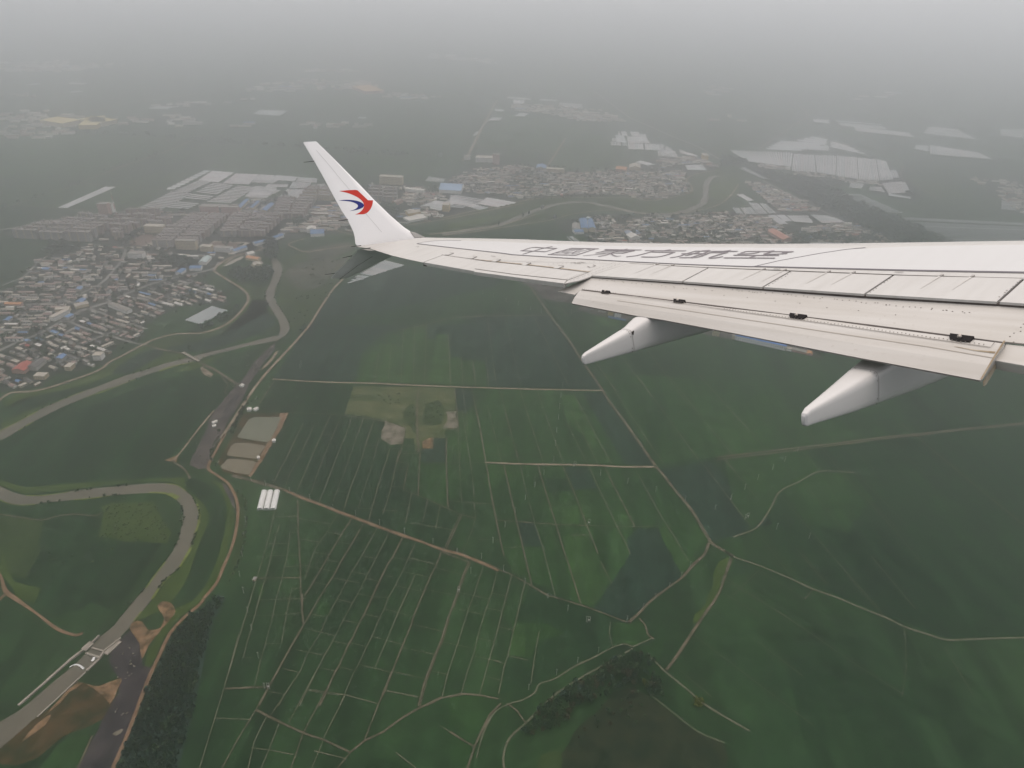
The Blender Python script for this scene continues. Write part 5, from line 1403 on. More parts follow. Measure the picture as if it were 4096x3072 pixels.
def free(x, y, r):
    for i in (-1, 0, 1):
        for j in (-1, 0, 1):
            for sx, sy, hw in SGRID.get((int(x // 25) + i, int(y // 25) + j), ()):
                if (sx - x) ** 2 + (sy - y) ** 2 < (hw + r) ** 2:
                    return False
    for bx, by, hx, hy, ca, sa in BLOCKED:
        dx, dy = x - bx, y - by
        if abs(dx * ca + dy * sa) < hx + r and abs(-dx * sa + dy * ca) < hy + r:
            return False
    return True


# ---- single buildings whose shape and place can be read off the photograph
def wall_windows(o, Lx, Ly, H, nx, nz, parent_name='window', face=-1, w=1.4, h=1.5, stuff=False):
    me = None
    V, Fc = [], []
    for iz in range(nz):
        for ix in range(nx):
            cx = -Lx / 2 + Lx * (ix + .5) / nx
            cz = H * (iz + .55) / nz
            v = [(-w / 2, 0, -h / 2), (w / 2, 0, -h / 2), (w / 2, 0, h / 2), (-w / 2, 0, h / 2)]
            d = 0.06
            box = [(a, s_ * d, c) for s_ in (-1, 1) for a, _, c in v]
            fs = [(0, 1, 2, 3), (5, 4, 7, 6), (0, 4, 5, 1), (1, 5, 6, 2), (2, 6, 7, 3), (3, 7, 4, 0)]
            if stuff:
                k = len(V)
                V += [(a + cx, b + face * Ly / 2, c + cz) for a, b, c in box]
                Fc += [tuple(i + k for i in f) for f in fs]
            else:
                if me is None:
                    me = mesh('window', box, fs, M['glass_dark'])
                q = link('window', me, o, (cx, face * Ly / 2, cz))
    if stuff:
        tag(link('windows', mesh('windows', V, Fc, M['glass_dark']), o), kind='stuff')


def building(name, label, cat, v, fl, fr, depth, H, wall, roof, pitched=True, win=None, group=None, ridge='x', base=0.0):
    """front-left and front-right corners at the ground in the photograph; depth metres away from the camera"""
    a, b = G(v, fl), G(v, fr)
    d = (b - a)
    Lx = d.length
    d.normalize()
    nrm = Vector((-d.y, d.x, 0))
    c = (a + b) / 2 + nrm * depth / 2
    ang = math.atan2(d.y, d.x)
    r = empty(name, (c.x, c.y, 0), ang)
    tag(r, label, cat, group)
    x, y = Lx / 2, depth / 2
    V = [(-x, -y, 0), (x, -y, 0), (x, y, 0), (-x, y, 0), (-x, -y, H), (x, -y, H), (x, y, H), (-x, y, H)]
    Fc = [(0, 1, 5, 4), (1, 2, 6, 5), (2, 3, 7, 6), (3, 0, 4, 7), (4, 5, 6, 7)]
    rise = min(depth, Lx) * .17
    along = Lx >= depth
    if pitched:
        k = len(V)
        if along:
            V += [(-x, 0, H + rise), (x, 0, H + rise)]
            Fc += [(7, 4, k), (5, 6, k + 1)]
        else:
            V += [(0, -y, H + rise), (0, y, H + rise)]
            Fc += [(4, 5, k), (6, 7, k + 1)]
    link('wall', mesh('wall', V, Fc, wall), r)
    t, ov = .25, .5
    if pitched:
        e = -.08
        if along:
            R = [(-x - ov, -y - ov, H + e), (x + ov, -y - ov, H + e), (x + ov, 0, H + rise + .1), (-x - ov, 0, H + rise + .1), (x + ov, y + ov, H + e), (-x - ov, y + ov, H + e)]
        else:
            R = [(-x - ov, -y - ov, H + e), (-x - ov, y + ov, H + e), (0, y + ov, H + rise + .1), (0, -y - ov, H + rise + .1), (x + ov, y + ov, H + e), (x + ov, -y - ov, H + e)]
        R += [(p, q, z + t) for p, q, z in R]
        Rf = [(0, 1, 2, 3), (3, 2, 4, 5), (6, 9, 8, 7), (9, 11, 10, 8), (0, 6, 7, 1), (5, 4, 10, 11), (1, 7, 8, 2), (2, 8, 10, 4), (0, 3, 9, 6), (3, 5, 11, 9)]
        bm = bmesh.new()
        vs = [bm.verts.new(p) for p in R]
        for f in Rf:
            bm.faces.new([vs[i] for i in f])
        bmesh.ops.recalc_face_normals(bm, faces=bm.faces[:])
        link('roof', bm_mesh('roof', bm, roof), r)
    else:
        bm = bmesh.new()
        bmesh.ops.create_cube(bm, size=1)
        bmesh.ops.scale(bm, vec=(Lx + .6, depth + .6, .5), verts=bm.verts)
        bmesh.ops.translate(bm, vec=(0, 0, H + .28), verts=bm.verts)
        tp = max(bm.faces, key=lambda f: f.calc_center_median().z)
        bmesh.ops.inset_region(bm, faces=[tp], thickness=.5)
        bmesh.ops.translate(bm, vec=(0, 0, -.3), verts=list(tp.verts))
        link('roof', bm_mesh('roof', bm, roof), r)
    if win:
        wall_windows(r, Lx, depth, H, win[0], win[1], w=min(1.5, Lx / win[0] * .42), h=min(1.4, H / win[1] * .45), stuff=win[0] * win[1] > 80)
    BLOCKED.append((c.x, c.y, x + 2, y + 2, math.cos(ang), math.sin(ang)))
    return r


WW = mat('white_wall', (0.80, 0.78, 0.73), 0.85, var=.06, scale=.3)
CW = mat('cream_wall', (0.56, 0.47, 0.32), 0.85, var=.08, scale=.3)
YW = mat('yellow_wall', (0.62, 0.45, 0.20), 0.85, var=.08, scale=.3)
PW = mat('pink_wall', (0.46, 0.29, 0.24), 0.85, var=.08, scale=.3)
GW = WALLS[3]
BR, RR, GR, CRF, WR, PR, DR = (RM[k] for k in ('blue-roofed', 'red-roofed', 'grey-roofed', 'cream-roofed', 'white-roofed', 'pinkish-roofed', 'dark-roofed'))
building('factory', 'long blue-roofed white factory with three rows of windows seen under the wing', 'factory', 'K', (395, 132), (1285, 325), 19, 9.0, mat('bright_white_wall', (0.86, 0.85, 0.82), .8), mat('vivid_blue_sheet', (0.08, 0.20, 0.52), .6, var=.05, scale=.1), True, (23, 3))
building('factory_annex', 'small cream annex at the left end of the blue-roofed factory', 'annex', 'K', (335, 122), (385, 132), 14, 8.5, CW, CRF, False, (2, 3))
building('shed', 'small white shed at the right end of the blue-roofed factory', 'shed', 'K', (1300, 322), (1390, 340), 9, 4, WW, CRF, False)
building('shed', 'long grey-roofed low shed in the dark yard right of the white shed', 'shed', 'K', (1400, 335), (1650, 392), 9, 4, PW, GR, True)
building('shed', 'orange-roofed low shed at the far right of the factory yard', 'shed', 'K', (1655, 400), (1760, 415), 10, 3.5, PW, RM['orange-roofed'], True)
building('office_building', 'pale block with beige front between the two flap fairings, left of the factory', 'building', 'F1', (1892, 925), (1978, 938), 12, 10, CW, CRF, False, (4, 3))
building('office_building', 'yellow four-storey block above the outer flap fairing', 'building', 'F1', (570, 668), (636, 676), 12, 11, YW, GR, False, (4, 4))
building('office_building', 'white four-storey block next to the yellow one above the outer flap fairing', 'building', 'F1', (655, 690), (738, 698), 12, 9, WW, GR, False, (6, 4))
building('shed', 'small grey workshop at the left of the yard above the outer flap fairing', 'shed', 'F1', (345, 598), (392, 604), 12, 6, GW, GR, False)
building('shed', 'low white workshop just left of the yellow block', 'shed', 'F1', (450, 625), (545, 640), 12, 5, GW, WR, False, (5, 1))
building('blue_hoarding', 'long low blue hoarding in front of the yellow block', 'hoarding', 'F1', (575, 700), (800, 745), 1.2, 3.2, BR, BR, False)
building('village_hall', 'large red-roofed hall near the levee, in the lower left village', 'hall', 'L2', (100, 592), (202, 596), 26, 6, PW, RR)
building('warehouse', 'dark-roofed warehouse right beside the red-roofed hall', 'warehouse', 'L2', (215, 565), (300, 570), 26, 6, GW, DR)
building('warehouse', 'small beige building behind the red-roofed hall warehouse corner by the levee', 'warehouse', 'L2', (275, 640), (365, 642), 12, 6, CW, CRF, False, (6, 1))
building('school_wing', 'long white school wing running diagonally beside a grey yard', 'school', 'Q', (690, 905), (890, 806), 10, 8, WW, CRF, False, (14, 2))
building('school_wing', 'shorter cream school wing closing the far side of the grey yard', 'school', 'Q', (700, 800), (880, 790), 12, 7, CW, CRF, False, (10, 2))
building('workshop', 'long pale grey workshop slanting across the village centre', 'workshop', 'Q', (1370, 722), (1610, 812), 11, 6, WW, GR)
building('workshop', 'cream workshop with a blue neighbour left of the village crossroads', 'workshop', 'Q', (965, 752), (1130, 712), 13, 6, CW, CRF)
building('blue_shed', 'blue-roofed shed left of the village crossroads', 'shed', 'Q', (960, 692), (1045, 694), 16, 5, GW, BR)
building('blue_shed', 'narrow blue-roofed shed along the street below the white school wing', 'shed', 'Q', (865, 888), (940, 848), 9, 5, GW, BR)
building('blue_shed', 'bright blue-roofed house near the levee, right of the red-roofed hall', 'shed', 'Q', (710, 1412), (792, 1416), 14, 6, GW, BR)
building('blue_shed', 'blue-roofed shed at the left edge of the photo, in the village', 'shed', 'Q', (45, 922), (110, 924), 14, 5, GW, BR)
building('blue_shed', 'blue-roofed shed in the middle of the village, above the white school', 'shed', 'Q', (955, 526), (1018, 528), 12, 5, GW, BR)
building('blue_shed', 'blue-roofed shed on the upper left rim of the village', 'shed', 'Q', (532, 272), (620, 276), 10, 5, GW, BR)
building('villa', 'white two-storey house alone at the lower right tip of the village', 'house', 'Q', (1182, 1396), (1286, 1398), 13, 9, WW, CRF, False, (6, 2))
building('villa', 'cream house beside the levee at the bottom of the village', 'house', 'Q', (822, 1526), (900, 1530), 13, 7, CW, CRF, False, (4, 2))
building('pink_shed', 'long salmon-roofed shed at the left edge of the village', 'shed', 'Q', (60, 716), (270, 718), 9, 5, PW, RM['orange-roofed'])
building('roadside_shop_row', 'long blue-roofed row beside the road bend by the village top right', 'shop row', 'E', (585, 1418), (755, 1414), 15, 6, WW, BR)
building('roadside_shop_row', 'short blue-roofed wing slanting down beside the road bend', 'shop row', 'E', (462, 1486), (540, 1428), 12, 6, WW, BR)
building('pale_depot', 'square pale turquoise-roofed depot between the village and the levee bend', 'depot', 'E', (720, 1325), (830, 1328), 34, 6, WW, mat('pale_turquoise_sheet', (0.40, 0.47, 0.46), .6, var=.05, scale=.2))
building('school_building', 'cream school with a window grid in front of the brown sports court', 'school', 'E', (745, 1130), (905, 1138), 14, 12, CW, CRF, False, (12, 4))
building('school_building', 'pale school block right of the cream school by the sports court', 'school', 'E', (950, 1132), (1190, 1150), 14, 10, WW, GR, False, (16, 3))
building('apartment_slab', 'striped cream apartment slab at the front corner of the estate', 'apartment block', 'E', (385, 1095), (685, 1108), 13, 20, CW, GR, False, (16, 6))
building('apartment_slab', 'pink striped apartment slab on the far edge of the estate, left one', 'apartment block', 'E', (748, 590), (1000, 600), 13, 22, PW, GR, False, (14, 6))
building('apartment_slab', 'pink striped apartment slab on the far edge of the estate, right one', 'apartment block', 'E', (1060, 600), (1310, 608), 13, 22, PW, GR, False, (14, 6))
building('blue_market_row', 'long blue-roofed market row on the road below the sports court', 'market', 'E', (1250, 1160), (1440, 1100), 12, 6, WW, BR)
building('blue_market_row', 'blue-roofed market row further up the same road', 'market', 'E', (1560, 1050), (1730, 1005), 12, 6, WW, BR)
building('blue_market_row', 'blue-roofed market row at the road end by the dark trees', 'market', 'E', (1850, 965), (1980, 920), 12, 6, WW, BR)
building('factory_shed', 'leftmost of the three blue-roofed sheds behind the estate', 'factory shed', 'E', (1275, 520), (1340, 522), 70, 7, CW, BR)
building('factory_shed', 'middle one of the three blue-roofed sheds behind the estate', 'factory shed', 'E', (1470, 522), (1520, 524), 55, 7, CW, BR)
building('factory_shed', 'rightmost of the three blue-roofed sheds behind the estate', 'factory shed', 'E', (1640, 562), (1720, 566), 60, 7, CW, BR)
building('tower_block', 'broad tower block alone at the far edge of the west estate', 'tower block', 'L1', (800, 530), (878, 532), 16, 30, PW, GR, False, (6, 10))
building('tower_block', 'slim pale tower right beside the broad tower block', 'tower block', 'L1', (885, 505), (910, 506), 14, 22, WW, GR, False, (3, 7))
building('school_block', 'large cream school block above the brown sports court in the west estate', 'school', 'L1', (1165, 668), (1315, 672), 18, 16, CW, CRF, False, (14, 4))
building('court_school', 'long grey teaching block with white ribs beyond the village street', 'school', 'L1', (1030, 872), (1150, 876), 16, 11, WW, GR, False, (12, 3))
building('sheet_hall', 'white hall beside the wood in the levee bend', 'hall', 'E', (1455, 1205), (1550, 1180), 14, 5, WW, WR)
building('tan_sheds', 'tan-roofed long shed in the yard by the river head', 'shed', 'E', (1410, 1250), (1590, 1280), 13, 5, CW, RM['orange-roofed'])
building('tan_sheds', 'tan-roofed L-shaped shed beside the trees at the river head', 'shed', 'E', (1540, 1368), (1650, 1350), 16, 5, CW, CRF)
building('blue_works', 'blue-roofed white works by the river park left of the winglet base', 'works', 'C1', (690, 900), (800, 895), 30, 7, WW, BR)
building('blue_works', 'white workshop behind the blue-roofed works near the winglet', 'works', 'C1', (660, 868), (730, 866), 20, 8, WW, WR)
building('college', 'long cream college with a courtyard right of the winglet', 'college', 'C1', (1242, 476), (1425, 486), 22, 22, CW, CRF, False, (18, 5))
building('blue_factory', 'wide pale factory with a light blue roof right of the winglet', 'factory', 'P', (760, 78), (1085, 96), 60, 9, WW, mat('light_blue_sheet', (0.30, 0.42, 0.58), .6, var=.06, scale=.1))
building('white_depot', 'long white depot beside the dark field right of the winglet', 'depot', 'P', (255, 60), (530, 90), 16, 8, WW, WR)
building('pump_house', 'yellow three-storey block beside the round settling tanks', 'building', 'P', (808, 358), (905, 364), 22, 18, YW, CRF, False, (6, 4))
building('filter_hall', 'white filter hall left of the round settling tanks', 'works', 'P', (320, 520), (590, 470), 30, 5, WW, WR, False)
building('filter_hall', 'yellow-roofed low hall between the levee and the settling tanks', 'works', 'P', (310, 425), (490, 395), 18, 7, YW, CRF)
building('pink_row', 'salmon long building right of the far estate blocks', 'building', 'P', (125, 265), (230, 225), 14, 8, PW, PR)
building('blue_hall', 'left one of two blue-roofed factory halls beside a pale plastic field', 'factory hall', 'N', (85, 182), (190, 186), 75, 10, CW, BR)
building('blue_hall', 'right one of two blue-roofed factory halls beside a pale plastic field', 'factory hall', 'N', (205, 176), (300, 178), 70, 10, CW, BR)
building('blue_hall', 'low blue-roofed white shed in front of the two factory halls', 'factory hall', 'N', (0, 215), (130, 208), 16, 6, WW, BR)
building('grey_sawtooth_hall', 'pale grey hall left of the two blue-roofed factory halls', 'factory hall', 'N', (-40, 175), (70, 180), 40, 8, WW, GR)
building('white_hall', 'white hall with pale blue roof in the village above the wing lettering', 'hall', 'N', (820, 305), (955, 292), 26, 7, WW, WR)
building('white_hall', 'blue-grey roofed hall behind the white hall above the wing lettering', 'hall', 'N', (770, 262), (870, 258), 26, 7, GW, mat('blue_grey_sheet', (0.24, 0.29, 0.37), .6, var=.06, scale=.1))
building('brick_hall', 'large salmon-roofed hall in the right village, right of the lettering', 'hall', 'O', (410, 378), (530, 368), 60, 7, PW, mat('salmon_roof', (0.48, 0.22, 0.165), .7, var=.08, scale=.1))
building('brick_hall', 'smaller salmon-roofed hall left behind the large salmon hall', 'hall', 'O', (325, 325), (440, 318), 40, 7, PW, mat('salmon_roof', (0.46, 0.225, 0.17), .7, var=.08, scale=.1))
building('office_complex', 'long white complex with colonnade at the near end of the straight country road', 'college', 'C2', (205, 700), (340, 706), 30, 14, WW, CRF, False, (20, 4))
building('office_tower', 'pinkish slab tower right of the white complex by the straight road', 'tower block', 'C2', (346, 722), (398, 722), 18, 32, PW, GR, False, (6, 10))
building('round_hall', 'pale hall left of the white complex by the straight road', 'hall', 'C2', (118, 684), (165, 684), 24, 10, WW, GR, False, (6, 3))
building('long_barrack', 'long cream building at the near end of the white field path', 'building', 'C2', (775, 783), (920, 790), 16, 11, CW, CRF, False, (16, 3))
building('blue_barn', 'blue-roofed barn left of the white field path', 'barn', 'C2', (690, 765), (765, 770), 40, 7, GW, BR)
building('salmon_works', 'salmon works on the far rim of the middle village', 'works', 'C2', (1330, 778), (1415, 786), 30, 9, PW, RM['orange-roofed'])
building('cream_works', 'cream works right of the salmon works on the far village rim', 'works', 'C2', (1440, 766), (1530, 772), 40, 9, CW, CRF)
building('yellow_works', 'yellow block at the far right end of the middle village', 'works', 'C2', (2030, 680), (2075, 682), 30, 14, YW, CRF, False)
for i, (p0, p1, lk, lb) in enumerate([((350, 573), (430, 572), YW, 'yellow long shed, leftmost of the far yellow factory group'), ((400, 560), (470, 556), YW, 'yellow-roofed shed in the middle of the far yellow factory group'), ((455, 560), (520, 546), CW, 'pale yellow shed, rightmost of the far yellow factory group'), ((280, 565), (360, 548), CW, 'long cream shed left of the far yellow factory group')]):
    building('yellow_factory', lb, 'factory', 'T', p0, p1, 110, 14, lk, mat('yellow_sheet', (0.62, 0.50, 0.22), .7), False)
building('orange_works', 'large orange-roofed works in the farthest village', 'works', 'T', (1620, 418), (1700, 412), 160, 12, PW, mat('orange_sheet', (0.55, 0.33, 0.17), .7), False)
building('hut', 'white hut with a blue door beside the upper fish pond', 'hut', 'C3', (382, 948), (406, 946), 4.5, 2.8, WW, WR)
building('hut', 'white hut between the middle and lower fish ponds', 'hut', 'C3', (264, 1084), (281, 1080), 4.0, 2.6, WW, WR)
building('hut', 'long white hut above the upper fish pond', 'hut', 'C3', (180, 698), (213, 694), 6, 2.8, WW, WR)
building('hut', 'white hut right of the long one above the upper fish pond', 'hut', 'C3', (226, 690), (248, 697), 6, 2.8, WW, WR)
building('hut', 'small white hut on the dark gravel beside the dirt road', 'hut', 'L2', (1952, 705), (1966, 692), 5, 3, WW, WR)
building('tent', 'larger white tarpaulin shelter on the dark gravel strip', 'shelter', 'L2', (1715, 1000), (1752, 985), 4, 2.2, WW, WR)
building('tent', 'smaller white tarpaulin shelter below the larger one on the gravel strip', 'shelter', 'L2', (1712, 1028), (1740, 1022), 4, 2.2, WW, WR)
building('hut', 'tiny hut at the path junction above the near paddy grid', 'hut', 'C5', (242, 655), (254, 635), 2.5, 2.2, PW, GR)

# sports courts and yards
area('sports_court', 'L1', [(1010, 760), (1160, 770), (1290, 690), (1130, 675)], M['court'], Z4)
area('yard', 'L1', [(1160, 772), (1215, 775), (1330, 690), (1290, 688)], M['yard'], Z4)
area('yard', 'L1', [(1630, 800), (1890, 812), (2010, 748), (1960, 740), (1720, 732)], M['yard'], Z4)
area('sports_court', 'L1', [(1670, 790), (1920, 795), (1965, 752), (1715, 742)], M['court'], Z5)
area('yard', 'Q', [(600, 880), (700, 905), (870, 820), (700, 815)], M['yard'], Z5)
area('yard', 'E', [(1480, 1330), (1560, 1370), (1680, 1300), (1620, 1250), (1560, 1280)], M['yard'], Z5)
area('yard', 'E', [(1080, 1340), (1230, 1250), (1380, 1190), (1380, 1220), (1230, 1300), (1120, 1345)], M['concrete'], Z5)
area('factory_yard', 'K', [(-200, 20), (330, 130), (1300, 335), (1700, 420), (1960, 470), (1900, 370), (1300, 150), (200, -90), (-150, -160)], M['gravel'], Z3)
area('factory_yard', 'F1', [(185, 605), (560, 690), (800, 745), (900, 690), (860, 640), (500, 560), (260, 530)], M['gravel'], Z3)
area('village_ground', 'L1', [(320, 865), (560, 825), (700, 755), (1000, 775), (1200, 800), (1660, 830), (1900, 800), (2130, 740), (2140, 790), (1860, 860), (1740, 950), (1690, 990), (1560, 1050), (1640, 1060), (1800, 1150), (1850, 1250), (1640, 1240), (1500, 1250), (1380, 1290), (1250, 1360), (1150, 1430), (1170, 1500), (950, 1570), (850, 1720), (660, 1770), (440, 1805), (340, 1900), (0, 1950), (-120, 1950), (-120, 1190), (100, 1090), (200, 1000)], M['village'], Z2)
area('village_ground', 'C2', [(-40, 840), (150, 750), (330, 730), (540, 715), (700, 750), (940, 775), (1150, 785), (1300, 760), (1500, 740), (1600, 690), (1680, 660), (1880, 650), (2060, 660), (2160, 750), (2000, 790), (1890, 820), (1910, 900), (1935, 950), (1650, 1008), (1500, 990), (1350, 965), (1000, 975), (650, 990), (540, 1030), (300, 1070), (0, 1140), (-80, 1160)], M['village'], Z2)
area('village_ground', 'C2', [(840, 1185), (980, 1150), (1250, 1115), (1500, 1135), (1880, 1120), (2300, 1090), (2300, 1420), (1120, 1420), (1100, 1300), (930, 1270)], M['village'], Z2)
area('village_ground', 'R1', [(-80, 940), (150, 940), (340, 940), (560, 940), (640, 960), (860, 930), (1060, 1010), (1200, 1065), (1330, 1140), (1400, 1190), (-80, 1190)], M['village'], Z2)
area('village_ground', 'R1', [(270, 715), (400, 720), (560, 785), (720, 855), (880, 930), (760, 950), (520, 945), (450, 870), (390, 810)], M['village'], Z3)
area('village_ground', 'R1', [(1830, 690), (2150, 710), (2300, 760), (2300, 970), (2060, 940), (2040, 850)], M['village'], Z2)
area('estate_ground', 'L1', [(20, 660), (220, 610), (460, 560), (780, 510), (1150, 495), (1560, 490), (1800, 450), (2260, 420), (2260, 760), (2130, 745), (1900, 800), (1660, 830), (1200, 800), (1000, 775), (760, 745), (560, 735), (330, 720), (60, 700)], M['village'], Z2)
area('estate_ground', 'C1', [(250, 640), (420, 590), (620, 500), (900, 500), (1150, 520), (1440, 470), (1640, 510), (1660, 560), (1900, 590), (1960, 660), (1700, 760), (1400, 800), (1000, 870), (640, 900), (460, 930), (200, 1010), (100, 900)], M['village'], Z2)

# round settling tanks: low rings with water inside
tank_me = None
for cx_, cy_, lb in [(700, 392, 'upper one of two round settling tanks beside the levee'), (775, 426, 'lower one of two round settling tanks beside the levee')]:
    p = G('P', (cx_, cy_))
    r = empty('settling_tank', (p.x, p.y, 0))
    tag(r, lb, 'water tank', 'settling tanks')
    R_ = abs(G('P', (cx_ + 52, cy_)).x - p.x)
    V, Fc = [], []
    n = 40
    for rr, z in ((R_, 0), (R_, 3.2), (R_ - 1.6, 3.2), (R_ - 1.6, 0)):
        V += [(rr * math.cos(2 * math.pi * k / n), rr * math.sin(2 * math.pi * k / n), z) for k in range(n)]
    for j in range(3):
        for k in range(n):
            Fc.append((j * n + k, j * n + (k + 1) % n, (j + 1) * n + (k + 1) % n, (j + 1) * n + k))
    link('tank_wall', mesh('tank_wall', V, Fc, WW), r)
    link('water', mesh('tank_water', [((R_ - 1.5) * math.cos(2 * math.pi * k / n), (R_ - 1.5) * math.sin(2 * math.pi * k / n), 2.2) for k in range(n)], [tuple(range(n))], M['water']), r)


def cyl(name, r0, r1, z0, z1, m, parent, seg=10, off=(0, 0)):
    V = [(off[0] + r0 * math.cos(2 * math.pi * k / seg), off[1] + r0 * math.sin(2 * math.pi * k / seg), z0) for k in range(seg)]
    V += [(off[0] + r1 * math.cos(2 * math.pi * k / seg), off[1] + r1 * math.sin(2 * math.pi * k / seg), z1) for k in range(seg)]
    Fc = [(k, (k + 1) % seg, seg + (k + 1) % seg, seg + k) for k in range(seg)] + [tuple(range(seg, 2 * seg))]
    return link(name, mesh(name, V, Fc, m), parent)


p = G('N', (176, 120))
r = empty('water_tower', (p.x, p.y, 0))
tag(r, 'slim water tower with a pale tank between the blue-roofed halls', 'water tower')
cyl('tower_shaft', 1.4, 1.1, 0, 30, WW, r)
cyl('tower_tank', 3.2, 4.2, 22, 27, mat('pale_blue_tank', (.36, .46, .52), .6), r, 14)
cyl('tower_mast', .35, .12, 30, 44, M['metal'], r, 6)
p = G('L1', (941, 540))
r = empty('radio_mast', (p.x, p.y, 0))
tag(r, 'tall thin red and white radio mast beyond the west estate', 'radio mast')
ws = (mat('mast_red', (.5, .10, .07), .6), WW)
for k in range(6):
    cyl('mast_section', 1.5 - k * .2, 1.3 - k * .2, k * 11.0, k * 11.0 + 11.0, ws[k % 2], r, 6)

# ---- apartment estates
def facade(name, col):
    m = mat(name, col, 0.88, var=.08, scale=.05)
    nt = m.node_tree
    b = nt.nodes['Principled BSDF']
    src = b.inputs['Base Color'].links[0].from_socket
    tc = nt.nodes.new('ShaderNodeTexCoord')
    sp = nt.nodes.new('ShaderNodeSeparateXYZ')
    nt.links.new(tc.outputs['Object'], sp.inputs[0])
    ad = nt.nodes.new('ShaderNodeMath')
    nt.links.new(sp.outputs['X'], ad.inputs[0])
    nt.links.new(sp.outputs['Y'], ad.inputs[1])
    outs = []
    for s_, per in ((ad.outputs[0], 3.6), (sp.outputs['Z'], 3.0)):
        f = nt.nodes.new('ShaderNodeMath')
        f.operation = 'DIVIDE'
        f.inputs[1].default_value = per
        nt.links.new(s_, f.inputs[0])
        g = nt.nodes.new('ShaderNodeMath')
        g.operation = 'FRACT'
        nt.links.new(f.outputs[0], g.inputs[0])
        h = nt.nodes.new('ShaderNodeMath')
        h.operation = 'GREATER_THAN'
        h.inputs[1].default_value = 0.52
        nt.links.new(g.outputs[0], h.inputs[0])
        outs.append(h.outputs[0])
    mu = nt.nodes.new('ShaderNodeMath')
    mu.operation = 'MULTIPLY'
    nt.links.new(outs[0], mu.inputs[0])
    nt.links.new(outs[1], mu.inputs[1])
    mx = nt.nodes.new('ShaderNodeMix')
    mx.data_type = 'RGBA'
    mx.inputs[7].default_value = (0.06, 0.062, 0.07, 1)
    nt.links.new(mu.outputs[0], mx.inputs['Factor'])
    nt.links.new(src, mx.inputs[6])
    nt.links.new(mx.outputs[2], b.inputs['Base Color'])
    return m


FAC = {'pinkish': facade('pinkish_facade', (0.37, 0.27, 0.24)), 'greyish': facade('greyish_facade', (0.36, 0.33, 0.31)), 'cream': facade('cream_facade', (0.55, 0.46, 0.33)), 'brownish': facade('brownish_facade', (0.29, 0.21, 0.185))}
apts = []


def bil(q, u, v):
    a = q[0].lerp(q[1], u)
    b = q[3].lerp(q[2], u)
    return a.lerp(b, v)


def estate(v, quad, nc, nr, H, look, holes=(), blen=.86):
    q = [G(v, p) for p in quad]
    for j in range(nr):
        for i in range(nc):
            if (i, j) in holes:
                continue
            vv = (j + .0) / max(nr - 1, 1)
            u0, u1 = (i + (1 - blen) / 2) / nc, (i + 1 - (1 - blen) / 2) / nc
            a, b = bil(q, u0, vv), bil(q, u1, vv)
            c = (a + b) / 2
            d = b - a
            lk = look if rnd.random() < .75 else rnd.choice(['pinkish', 'greyish', 'brownish'])
            if not free(c.x, c.y, 4):
                continue
            apts.append((c.x, c.y, math.atan2(d.y, d.x), d.length, 11.5, H * rnd.choice([.9, 1, 1, 1.1]), lk))


estate('L1', [(115, 700), (755, 735), (890, 645), (330, 630)], 3, 4, 20, 'greyish')
estate('L1', [(840, 716), (1005, 720), (1385, 600), (1130, 570)], 2, 6, 17, 'pinkish', holes=((0, 0), (1, 1), (1, 2)))
estate('L1', [(690, 640), (1080, 650), (1300, 525), (1020, 535)], 2, 4, 17, 'pinkish')
estate('L1', [(380, 640), (690, 650), (880, 590), (640, 572)], 2, 3, 20, 'greyish')
estate('L1', [(1230, 775), (1580, 780), (1720, 670), (1340, 660)], 2, 6, 15, 'greyish')
estate('L1', [(1400, 645), (1730, 650), (1850, 560), (1530, 552)], 2, 6, 15, 'pinkish')
estate('L1', [(1770, 690), (2060, 690), (2200, 548), (1870, 548)], 2, 8, 14, 'brownish')
estate('C1', [(100, 885), (330, 890), (470, 765), (250, 755)], 2, 6, 14, 'pinkish')
estate('C1', [(390, 745), (640, 755), (740, 625), (420, 620)], 2, 7, 14, 'brownish')
estate('C1', [(600, 598), (880, 605), (880, 540), (660, 530)], 2, 4, 15, 'cream')
estate('C1', [(1150, 610), (1390, 618), (1390, 540), (1170, 530)], 2, 4, 15, 'greyish')


AROOF = mat('apartment_roof_felt', (0.20, 0.172, 0.162), .85, var=.12, scale=.1)


def apt_meshes(L_, W_, H, look):
    x, y = L_ / 2, W_ / 2
    V = [(-x, -y, 0), (x, -y, 0), (x, y, 0), (-x, y, 0), (-x, -y, H), (x, -y, H), (x, y, H), (-x, y, H)]
    walls = mesh('apartment_walls', V, [(0, 1, 5, 4), (1, 2, 6, 5), (2, 3, 7, 6), (3, 0, 4, 7)], FAC[look])
    V, Fc = [], []

    def box(cx, cy__, cz, sx, sy, sz):
        k = len(V)
        for dz in (-1, 1):
            for dx, dy in ((-1, -1), (1, -1), (1, 1), (-1, 1)):
                V.append((cx + dx * sx / 2, cy__ + dy * sy / 2, cz + dz * sz / 2))
        Fc.extend([(k, k + 1, k + 5, k + 4), (k + 1, k + 2, k + 6, k + 5), (k + 2, k + 3, k + 7, k + 6), (k + 3, k, k + 4, k + 7), (k + 4, k + 5, k + 6, k + 7), (k + 3, k + 2, k + 1, k)])
    box(0, 0, H + .3, L_ + .8, W_ + .8, .6)
    for k in range(max(2, int(L_ / 16))):
        box(-x + L_ * (k + .5) / max(2, int(L_ / 16)), y * .35, H + 1.6, 3.4, 4.2, 2.2)
    roof = mesh('apartment_roof', V, Fc, AROOF)
    V, Fc = [], []
    n = max(2, int(L_ / 16))
    for k in range(n):
        box(-x + L_ * (k + .5) / n, -y - .5, H / 2, 3.0, 1.0, H - 1)
    bal = mesh('apartment_balconies', V, Fc, FAC['cream'])
    return walls, roof, bal


